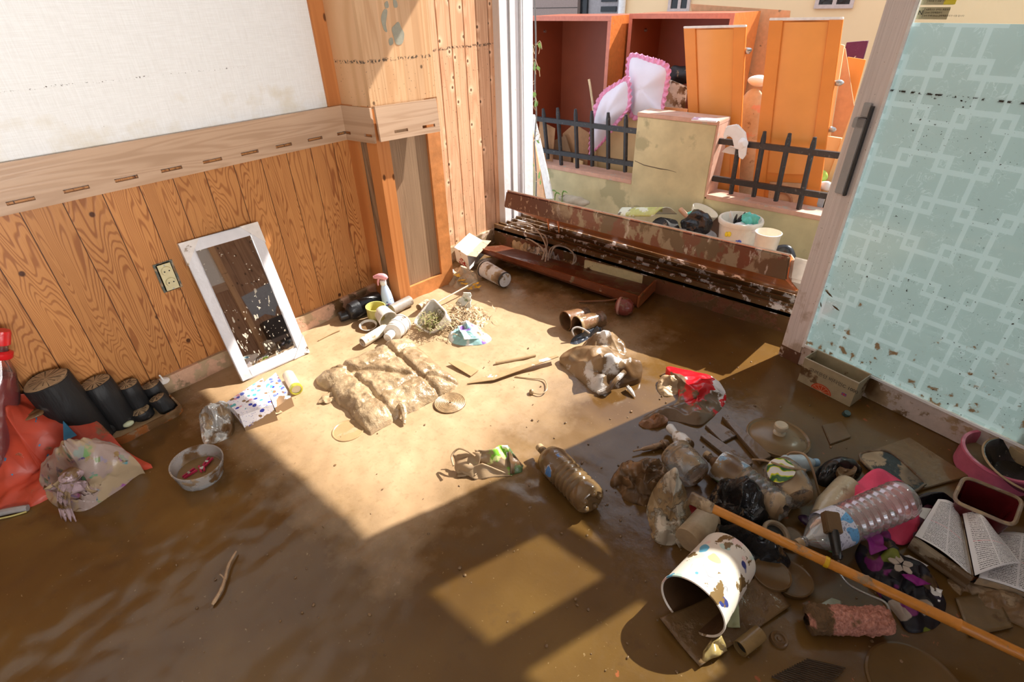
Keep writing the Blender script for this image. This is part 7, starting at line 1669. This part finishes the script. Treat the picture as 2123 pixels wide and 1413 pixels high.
# flowered cloth
fc_ = thing('flowered_scarf', F(1870, 1200), 'black and purple flowered scarf lying between the pole and the open book', 'scarf')
def scarf():
    k = NT('purple_flower_cloth'); o = k.obj()
    wv = k.n('VectorMath', {0: o, 1: k.n('VectorMath', {0: k.n('TexNoise', {'Vector': o, 'Scale': 18.0}).outputs[1], 3: 0.03}, operation='SCALE').outputs[0]}, operation='ADD').outputs[0]
    v1 = k.n('TexVoronoi', {'Vector': wv, 'Scale': 15.0}); wn = k.n('TexWhiteNoise', {'Vector': v1.outputs['Color']}).outputs[0]
    r_ = k.n('ValToRGB', {0: wn}); cr = r_.color_ramp; cr.interpolation = 'CONSTANT'
    cols = [(0.012, 0.010, 0.014), (0.17, 0.012, 0.14), (0.012, 0.010, 0.014), (0.02, 0.01, 0.035), (0.40, 0.32, 0.26), (0.16, 0.18, 0.02), (0.20, 0.02, 0.15)]
    while len(cr.elements) < len(cols): cr.elements.new(0.5)
    for i, c_ in enumerate(cols): cr.elements[i].position = i / len(cols); cr.elements[i].color = (*c_, 1)
    c = k.mix(k.mr(v1.outputs['Distance'], 0.42, 0.46), r_.outputs[0], (0.012, 0.010, 0.014))
    return k.done(k.bsdf(k.mix(k.mr(k.noise(o, 9.0, 5), 0.60, 0.63), c, (0.13, 0.075, 0.035)), 0.45, 0, 0.4, k.noise(o, 30.0, 3), 0.3, 0.005))
M_SCF = scarf()
MB().mound(FP((1775, 1150, 0.01), (1800, 1105, 0.03), (1838, 1095, 0.04), (1860, 1140, 0.04), (1910, 1165, 0.03), (1945, 1215, 0.01), (1960, 1260, 0.0), (1940, 1300, 0.0), (1885, 1310, 0.0), (1860, 1270, 0.01), (1810, 1210, 0.01)), 0.035, amp=0.024, freq=13, seed=61, edge=0.4, ctr=F(1865, 1205, 0.035)).build('scarf_body', M_SCF, fc_, smooth=55)
M_MAG = P('magenta_cloth', (0.26, 0.012, 0.21), 0.5, mud=0.08)
MB().grid(quad(F(1790, 1112, 0.07), F(1822, 1098, 0.08), F(1838, 1140, 0.07), F(1806, 1148, 0.06), 0.016, 24, 7, True), 10, 10).build('magenta_petal', M_MAG, fc_, solid=0.003, smooth=60)
MB().grid(quad(F(1868, 1190, 0.066), F(1890, 1188, 0.07), F(1930, 1210, 0.05), F(1900, 1214, 0.058), 0.010, 24, 8, True), 10, 6).build('magenta_petal', M_MAG, fc_, solid=0.003, smooth=60)
fw5 = F(1868, 1170, 0.068); pm = MB()
for i in range(5):
    a = i * 1.2566 + 0.4; d2 = V((math.cos(a), math.sin(a), 0)); s2 = V((-d2.y, d2.x, 0)) * 0.011
    pm.prism([fw5 + d2 * 0.004, fw5 + d2 * 0.016 + s2, fw5 + d2 * 0.030 + s2 * 0.6, fw5 + d2 * 0.034, fw5 + d2 * 0.030 - s2 * 0.6, fw5 + d2 * 0.016 - s2], (0, 0, 0.003))
pm.build('pale_flower', P('pale_petals', (0.42, 0.34, 0.28), 0.6), fc_, kind='stuff')
MB().grid(quad(F(1868, 1152, 0.02), F(1884, 1150, 0.025), F(1925, 1172, 0.02), F(1916, 1176, 0.015)), 4, 4).build('white_strip', P('white_strip', (0.72, 0.70, 0.68), 0.4), None, 'white strip sticking out beyond the flowered scarf', 'strip', solid=0.002)
MB().grid(quad(F(1930, 1212, 0.02), F(1955, 1222, 0.018), F(1948, 1248, 0.01), F(1934, 1244, 0.012), 0.012, 40, 9, True), 8, 8).build('white_scrap', M_THIN, None, 'white paper scrap at the right end of the flowered scarf', 'scrap', solid=0.002, smooth=40)

# ------------------------------------------------------------------ open book
bk_ = thing('open_book', F(2010, 1130), 'thick open book with printed pages and one page curling, at the right edge', 'book')
def page_mat(name, flip=False):
    k = NT(name); uv = k.n('UVMap').outputs[0]; sp_ = k.n('SeparateXYZ', {0: uv}); u, v = sp_.outputs[0], sp_.outputs[1]
    ln = k.math('FRACT', k.math('MULTIPLY', v, 34.0)); row = k.math('FLOOR', k.math('MULTIPLY', v, 34.0))
    band = k.math('MULTIPLY', k.math('GREATER_THAN', ln, 0.30), k.math('LESS_THAN', ln, 0.78))
    nz = k.noise(k.n('CombineXYZ', {0: k.math('MULTIPLY', u, 85.0), 1: k.math('MULTIPLY', row, 7.31), 2: k.math('MULTIPLY', ln, 2.0)}).outputs[0], 1.0, 2)
    col = k.math('FRACT', k.math('MULTIPLY', k.math('SUBTRACT', u, 0.09), 2.35)) 
    inm = k.math('MULTIPLY', k.math('GREATER_THAN', u, 0.11), k.math('LESS_THAN', u, 0.93))
    gap = k.math('GREATER_THAN', k.math('ABSOLUTE', k.math('SUBTRACT', u, 0.52)), 0.018)
    mv = k.math('MULTIPLY', k.math('GREATER_THAN', v, 0.04), k.math('LESS_THAN', v, 0.95))
    tx_ = k.math('MULTIPLY', k.math('MULTIPLY', band, k.mr(nz, 0.44, 0.5)), k.math('MULTIPLY', k.math('MULTIPLY', inm, gap), mv))
    rowr = k.n('TexWhiteNoise', {'W': row}, noise_dimensions='1D').outputs[0]
    red = k.math('GREATER_THAN', rowr, 0.93)
    ink = k.mix(red, (0.03, 0.03, 0.035), (0.42, 0.05, 0.08))
    c = k.mix(k.math('MULTIPLY', tx_, 0.88), (0.84, 0.82, 0.83), ink)
    o = k.obj(); c = k.mix(k.mr(k.noise(o, 22.0, 5), 0.68, 0.70), c, (0.22, 0.13, 0.07))
    return k.done(k.bsdf(c, 0.75, 0, 0.2))
M_PG = page_mat('printed_page')
G0, G1 = F(1992, 1052, 0.085), F(2020, 1194, 0.075)
L0_, L1_ = F(1945, 1034, 0.085), F(1897, 1110, 0.08)
R0_, R1_ = F(2165, 1120, 0.03), F(2175, 1250, 0.02); R0m, R1m = F(2058, 1103, 0.055), F(2029, 1196, 0.06)
def lpage(a, b):
    p_ = L1_.lerp(G1, a).lerp(L0_.lerp(G0, a), b)
    return p_ + V((0, 0, 0.010 * math.sin(math.pi * min(1, a * 1.2)) - 0.012 * max(0, a - 0.85) / 0.15))
MB().grid(lpage, 24, 16, uv=True).build('left_page', M_PG, bk_, smooth=80)
blk = MB(); lo = V((0.0, 0.0, -0.062))
for (A_, B_) in ((L0_, L1_), (L1_, G1), (G1, G0), (G0, L0_)):
    blk.grid(lambda a, b: A_.lerp(B_, a) + V((0, 0, -0.001)) + lo * b + V((0.0012 * math.sin(b * 70), 0.0012 * math.sin(b * 70 + 1), 0)), 16, 24)
blk.build('page_block', P('muddy_page_edges', (0.40, 0.31, 0.21), 0.7, mud=0.55, ms=12, mcol=(0.17, 0.10, 0.05)), bk_, smooth=60)
def rpage(a, b):
    p_ = R1m.lerp(R1_, a).lerp(R0m.lerp(R0_, a), b)
    return p_ + V((0, 0, 0.018 * math.sin(math.pi * a) * (0.5 + 0.5 * b)))
MB().grid(rpage, 26, 16, uv=True).build('right_page', M_PG, bk_, smooth=80, solid=0.002)
rblk = MB(); rblk.grid(lambda a, b: rpage(a, 0) + V((0, 0, -0.002 - 0.03 * b * (1 - a * 0.6))), 20, 10); rblk.build('right_page_block', P('muddy_page_edges_b', (0.40, 0.31, 0.21), 0.7, mud=0.5, ms=12), bk_, smooth=60)
C0, C1 = F(2008, 1034, 0.135), F(2116, 1168, 0.085)
def curl(a, b):          # a: from gutter outwards, b: from the foot to the head of the page
    base = G1.lerp(G0, b) + V((0, 0, 0.004)); tip = C1.lerp(F(2058, 1100, 0.10), b)
    p_ = base.lerp(tip, a)
    n_ = (G0 - G1).normalized().cross(tip - base).normalized()
    if n_.z < 0: n_ = -n_
    return p_ + n_ * (0.030 * math.sin(math.pi * min(1.0, a * 0.92)) * (0.55 + 0.45 * b))
MB().grid(curl, 24, 18, uv=True).build('curling_page', M_PG, bk_, smooth=80, solid=0.0015)
mt_ = MB().prism([L0_.lerp(L1_, 0.25) + V((0, 0, -0.006)), L0_.lerp(L1_, 0.55) + V((0, 0, -0.006)), F(1905, 1070, 0.075), F(1912, 1052, 0.078)], (0, 0, 0.0015))
mt_.build('bookmark_tab', P('white_tab', (0.62, 0.60, 0.58), 0.6), bk_, smooth=0)
MB().mound(FP((1960, 1172), (1985, 1175, 0.012), (2025, 1195, 0.02), (2040, 1212), (2005, 1212), (1975, 1195)), 0.012, amp=0.004, seed=63).build('steel_spoon', P('dull_steel_b', (0.30, 0.27, 0.24), 0.25, metal=0.7, mud=0.3), None, 'dull metal spoon bowl sticking out under the open book', 'spoon')
MB().tube(curve(FP((2012, 1202, 0.02), (2022, 1196, 0.03), (2030, 1206, 0.02), (2020, 1212, 0.012)), 12), 0.004, 7).build('copper_ring', P('copper_ring', (0.40, 0.13, 0.04), 0.3, metal=0.5), None, 'small copper-coloured ring under the gutter of the open book', 'ring')
MB().mound(FP((1965, 1200), (2040, 1215, 0.01), (2123, 1240, 0.015), (2200, 1260), (2200, 1330), (2100, 1290), (2000, 1240)), 0.02, amp=0.018, freq=12, seed=64).build('mud_bank', M_MUDB, None, 'bank of dark mud below the open book', 'mud', smooth=60)

# basins and pan at the right edge
rbn = thing('dark_red_basin', F(2050, 1060), 'dark red rectangular basin half full of water behind the open book', 'basin')
q4 = [F(1999, 990, 0.12), F(2118, 1038, 0.12), F(2150, 1135, 0.12), F(1975, 1040, 0.12)]
q4[2] = q4[1] + (q4[3] - q4[0])
rl_ = rr_loop(q4, 64); cb = sum(rl_, V((0, 0, 0))) / 64; bm_ = MB()
for s_, z_ in ((0.80, 0.0), (0.97, 0.115), (1.05, 0.118), (1.05, 0.128), (0.99, 0.128), (0.93, 0.112), (0.77, 0.012), (0.02, 0.012)):
    for p_ in rl_:
        q_ = cb.lerp(p_, s_); q_.z = z_; bm_.v.append(q_)
for k_ in range(7):
    for i in range(64): bm_.f.append((k_ * 64 + i, k_ * 64 + (i + 1) % 64, (k_ + 1) * 64 + (i + 1) % 64, (k_ + 1) * 64 + i))
bm_.build('basin_body', P('dark_red_plastic', (0.09, 0.006, 0.008), 0.2, mud=0.10, ms=11), rbn, smooth=40)
MB().tube([cb.lerp(p_, 1.02) + V((0, 0, 0.006)) for p_ in rl_], 0.006, 8, closed=True).build('muddy_rim', P('muddy_pale_rim', (0.30, 0.22, 0.16), 0.3, mud=0.5, ms=14), rbn)
wm_ = MB(); 
for p_ in rl_:
    q_ = cb.lerp(p_, 0.82); q_.z = 0.035; wm_.v.append(q_)
wm_.f.append(tuple(range(64))); wm_.build('water', P('dark_red_water', (0.035, 0.006, 0.006), 0.05), rbn, smooth=0)
MB().ico(F(2055, 1085, 0.05), (0.03, 0.014, 0.012), 0.003, 30, 3, 3).build('black_ladle', P('black_ladle', (0.012, 0.012, 0.012), 0.2, col2=(0.5, 0.03, 0.05), c2s=40, c2a=0.25), None, 'black scoop with red spots floating in the dark red basin', 'scoop')
pbn = thing('pink_basin', F(2055, 955), 'pink round basin full of silt left of the black pan', 'basin')
pc_ = F(2062, 968, 0.02)
MB().lathe([(0.118, -0.02), (0.121, 0.055), (0.126, 0.06), (0.124, 0.066), (0.114, 0.066), (0.110, 0.05), (0.107, 0.0)], pc_, (-0.05, -0.04, 1), 48).build('basin_wall', P('rose_pink_plastic', (0.58, 0.13, 0.22), 0.3, mud=0.14, ms=11), pbn)
MB().lathe([(0, 0.016), (0.110, 0.014)], pc_, (-0.05, -0.04, 1), 44).build('silt', P('settled_silt', (0.34, 0.24, 0.13), 0.4, mud=0.0, col2=(0.08, 0.06, 0.05), c2s=60, c2a=0.08), pbn)
wk = thing('black_frying_pan', F(2110, 970), 'black speckled pan with a tan muddy rim at the right edge', 'pan')
kc_ = F(2128, 968, 0.085)
MB().lathe([(0, -0.06), (0.07, -0.058), (0.125, 0.0), (0.130, 0.002), (0.130, 0.006), (0.123, 0.006), (0.068, -0.048), (0, -0.05)], kc_, (-0.06, -0.10, 1), 56).build('pan_body', P('black_enamel', (0.010, 0.010, 0.010), 0.25, mud=0.20, ms=6, col2=(0.5, 0.42, 0.3), c2s=80, c2a=0.10), wk)
MB().lathe([(0.124, 0.004), (0.128, 0.009), (0.132, 0.004), (0.129, 0.0)], kc_, (-0.06, -0.10, 1), 56).build('rim', M_MUDT, wk)
MB().lathe([(0, 0), (0.07, 0), (0.075, 0.05), (0.072, 0.052), (0, 0.05)], F(2120, 942, 0.04), (0, 0, 1), 36).build('silted_pot', P('tan_silted_pot', (0.38, 0.28, 0.15), 0.5, mud=0.3), None, 'tan silt-covered pot behind the black pan', 'pot')
bkp = MB().mound(FP((1898, 1035, 0.03), (1920, 1022, 0.05), (1960, 1030, 0.05), (1985, 1048, 0.04), (1975, 1062, 0.02), (1925, 1050, 0.02)), 0.03, amp=0.006, freq=10, seed=66)
bkp.build('glossy_black_handbag', P('glossy_black', (0.012, 0.012, 0.018), 0.08, mud=0.15, ms=14), None, 'glossy black bag edge behind the open book', 'bag')
MB().mound(FP((1885, 1130), (1895, 1085, 0.02), (1920, 1045, 0.03), (1950, 1060, 0.02), (1930, 1110, 0.01), (1905, 1140)), 0.02, amp=0.008, freq=12, seed=67).build('maroon_cloth', P('maroon_cloth', (0.06, 0.008, 0.025), 0.5, mud=0.2), None, 'dark maroon cloth between the pink hat and the open book', 'cloth')

# ------------------------------------------------------------------ patterned waste bin and what lies round it
bn = thing('patterned_waste_bin', F(1470, 1220), 'cream waste bin with colourful print lying on its side in the right foreground', 'waste bin')
A_ = F(1434, 1256, 0.094); B_ = F(1513, 1150, 0.084); d_ = B_ - A_; L_ = d_.length
def binmat():
    k = NT('cream_bin_print'); o = k.obj()
    wv = k.n('VectorMath', {0: o, 1: k.n('VectorMath', {0: k.n('TexNoise', {'Vector': o, 'Scale': 14.0}).outputs[1], 3: 0.05}, operation='SCALE').outputs[0]}, operation='ADD').outputs[0]
    v1 = k.n('TexVoronoi', {'Vector': wv, 'Scale': 20.0}); wn = k.n('TexWhiteNoise', {'Vector': v1.outputs['Color']}).outputs[0]
    r_ = k.n('ValToRGB', {0: wn}); cr = r_.color_ramp; cr.interpolation = 'CONSTANT'
    cols = [(0.78, 0.66, 0.55), (0.72, 0.60, 0.25), (0.78, 0.66, 0.55), (0.78, 0.66, 0.55), (0.12, 0.36, 0.52), (0.46, 0.58, 0.52), (0.80, 0.56, 0.50), (0.04, 0.05, 0.20), (0.78, 0.66, 0.55)]
    while len(cr.elements) < len(cols): cr.elements.new(0.5)
    for i, c_ in enumerate(cols): cr.elements[i].position = i / len(cols); cr.elements[i].color = (*c_, 1)
    c = k.mix(k.mr(v1.outputs['Distance'], 0.36, 0.40), r_.outputs[0], (0.80, 0.70, 0.60))
    ct_ = k.math('ABSOLUTE', k.math('SUBTRACT', k.noise(o, 22.0, 1), 0.5)); c = k.mix(k.math('MULTIPLY', k.mr(ct_, 0.008, 0.014, 0.8, 0), k.mr(k.noise(o, 9.0, 1), 0.5, 0.55)), c, (0.20, 0.20, 0.26))
    f = k.mr(k.noise(o, 15.0, 5), 0.585, 0.60)
    c = k.mix(f, c, (0.20, 0.12, 0.05))
    return k.done(k.bsdf(c, k.mr(f, 0, 1, 0.35, 0.2), 0, 0.4, f, 0.3, 0.005))
R0b, R1b = 0.092, 0.080
MB().lathe([(R0b * 0.97, 0.003), (R0b * 1.0, -0.002), (R0b * 1.03, 0.0), (R0b * 1.03, 0.006), (R0b, 0.010), (R1b, L_ - 0.008), (R1b * 0.96, L_), (0, L_)], A_, d_, 56).build('bin_wall', binmat(), bn)
MB().lathe([(R0b * 0.97, 0.003), (R1b * 0.96, L_ - 0.012), (0, L_ - 0.012)], A_, d_, 56).build('inside', P('dark_muddy_inside', (0.09, 0.045, 0.02), 0.35, mud=0.12, ms=14), bn)
M_CARDM = P('muddy_wet_card', (0.15, 0.085, 0.036), 0.2, mud=0.3, ms=7, mcol=(0.27, 0.17, 0.085), wet=0.16, bump=0.4)
g1 = MB().grid(quad(F(1368, 1280, 0.02), F(1585, 1190, 0.03), F(1640, 1255, 0.012), F(1450, 1382, 0.008), 0.012, 9, 3), 24, 20)
g1.build('wet_cardboard_sheet', M_CARDM, None, 'large wet cardboard sheet under the mouth of the patterned bin', 'cardboard', smooth=60, solid=0.006)
MB().grid(quad(F(1500, 1270, 0.03), F(1530, 1240, 0.045), F(1535, 1300, 0.03), F(1508, 1300, 0.02), 0.012, 26, 6, True), 10, 10).build('green_wrapper', P('pale_green_wrapper', (0.42, 0.45, 0.26), 0.25, mud=0.3, ms=18), None, 'pale green wrapper stuck under the side of the bin', 'wrapper', smooth=45, solid=0.003)
MB().grid(quad(F(1462, 1345, 0.03), F(1498, 1318, 0.05), F(1510, 1350, 0.02), F(1455, 1372, 0.01), 0.018, 30, 7, True), 12, 10).build('torn_label', P('torn_yellowed_label', (0.38, 0.27, 0.10), 0.25, mud=0.35, ms=18), None, 'torn yellowed label lying on the wet cardboard below the bin mouth', 'label', smooth=45, solid=0.003)
for nm_, c_, r_, lb_ in (('clear_round_lid', F(1600, 1190, 0.03), 0.055, 'round film lid with a bluish rim behind the bin'), ('flat_mud_disc', F(1640, 1200, 0.008), 0.062, 'flat mud-coated disc next to the bluish lid')):
    disc(nm_, c_, r_, lb_, M_FILM, h=0.004)
st_ = thing('short_tube', F(1555, 1330), 'short muddy cardboard tube in front of the wet cardboard sheet', 'tube')
A_, d_, L_ = lying((1534, 1344), (1575, 1312), 0.022)
MB().lathe([(0.017, 0.03), (0.019, 0.0), (0.022, 0.0), (0.022, L_), (0.018, L_ + 0.001), (0, L_ - 0.004)], A_, d_, 28).build('tube_wall', P('mud_tube', (0.24, 0.15, 0.06), 0.25, mud=0.25), st_)
MB().lathe([(0, 0.012), (0.0185, 0.012)], A_, d_, 24).build('inside', M_HOLE, st_)
mc = thing('small_castor', F(1614, 1324), 'small round brown castor cap right of the short tube', 'cap')
c_ = F(1614, 1326, 0.0)
MB().lathe([(0, 0.010), (0.005, 0.010), (0.007, 0.006), (0.012, 0.006), (0.014, 0.011), (0.017, 0.006), (0.022, 0.008), (0.024, 0.004), (0.024, -0.004)], c_, (0, -0.1, 1), 32).build('cap_body', P('wet_brown_plastic', (0.16, 0.09, 0.04), 0.2), mc)
gr = thing('ribbed_mat', F(1665, 1392), 'ribbed dark mat strip half under the mud at the bottom edge', 'mat')
gm = MB(); ga, gb, gc, gd = F(1600, 1402, 0.005), F(1672, 1366, 0.005), F(1752, 1385, 0.005), F(1700, 1440, 0.005)
for i in range(15):
    t_ = i / 14
    gm.tube([ga.lerp(gb, t_) + V((0, 0, 0.001)), gd.lerp(gc, t_) + V((0, 0, 0.001))], 0.0022, 6)
gm.build('ribs', P('dark_ribs', (0.05, 0.032, 0.02), 0.2, mud=0.15), gr, kind='stuff')
MB().prism([ga, gb, gc, gd], (0, 0, -0.006)).build('base', M_FILM, gr, smooth=0)
disc('large_sunken_lid', F(1900, 1425, 0.0), 0.115, 'large round lid sunk under brown slurry at the bottom edge', P('slurry_lid', (0.125, 0.068, 0.022), 0.18, var=0.12, bs=9), h=0.002, rim=0.006)
MB().grid(quad(F(1700, 1252, 0.005), F(1725, 1238, 0.012), F(1745, 1245, 0.01), F(1745, 1262, 0.004), 0.008, 30, 3, True), 10, 8).build('grey_green_scrap', P('grey_green_scrap', (0.34, 0.37, 0.28), 0.25, mud=0.2), None, 'grey-green plastic scrap above the roller sleeve', 'scrap', smooth=45, solid=0.003)
MB().grid(quad(F(1980, 1240, 0.004), F(2060, 1225, 0.01), F(2100, 1300, 0.008), F(2010, 1320, 0.004), 0.006, 14, 5), 16, 12).build('striped_wet_board', P('striped_wet_board', (0.17, 0.11, 0.05), 0.22, mud=0.25, ms=12), None, 'wet striped board beyond the orange pole under the open book', 'board', smooth=60, solid=0.006)
# crumbs of mud and debris scattered over the floor
random.seed(77); cr_ = MB()
for i in range(300):
    u = random.uniform(350, 1950); v = random.uniform(700, 1400)
    if random.random() < 0.4: u = random.gauss(1450, 180); v = random.gauss(980, 110)
    p_ = F(u, v)
    if not (0 < p_.x < 2.6 and -0.8 < p_.y < 2.4): continue
    s_ = random.uniform(0.0012, 0.004)
    cr_.ico((p_.x, p_.y, 0.001), (s_ * random.uniform(0.8, 2.2), s_ * random.uniform(0.8, 2.0), s_ * 0.7), s_ * 0.5, 150, i, 1)
cr_.build('mud_crumbs', P('mud_crumbs', (0.19, 0.11, 0.05), 0.4, var=0.4, bs=30), None, 'crumbs of mud and grit scattered over the floor', 'mud', kind='stuff', smooth=60)
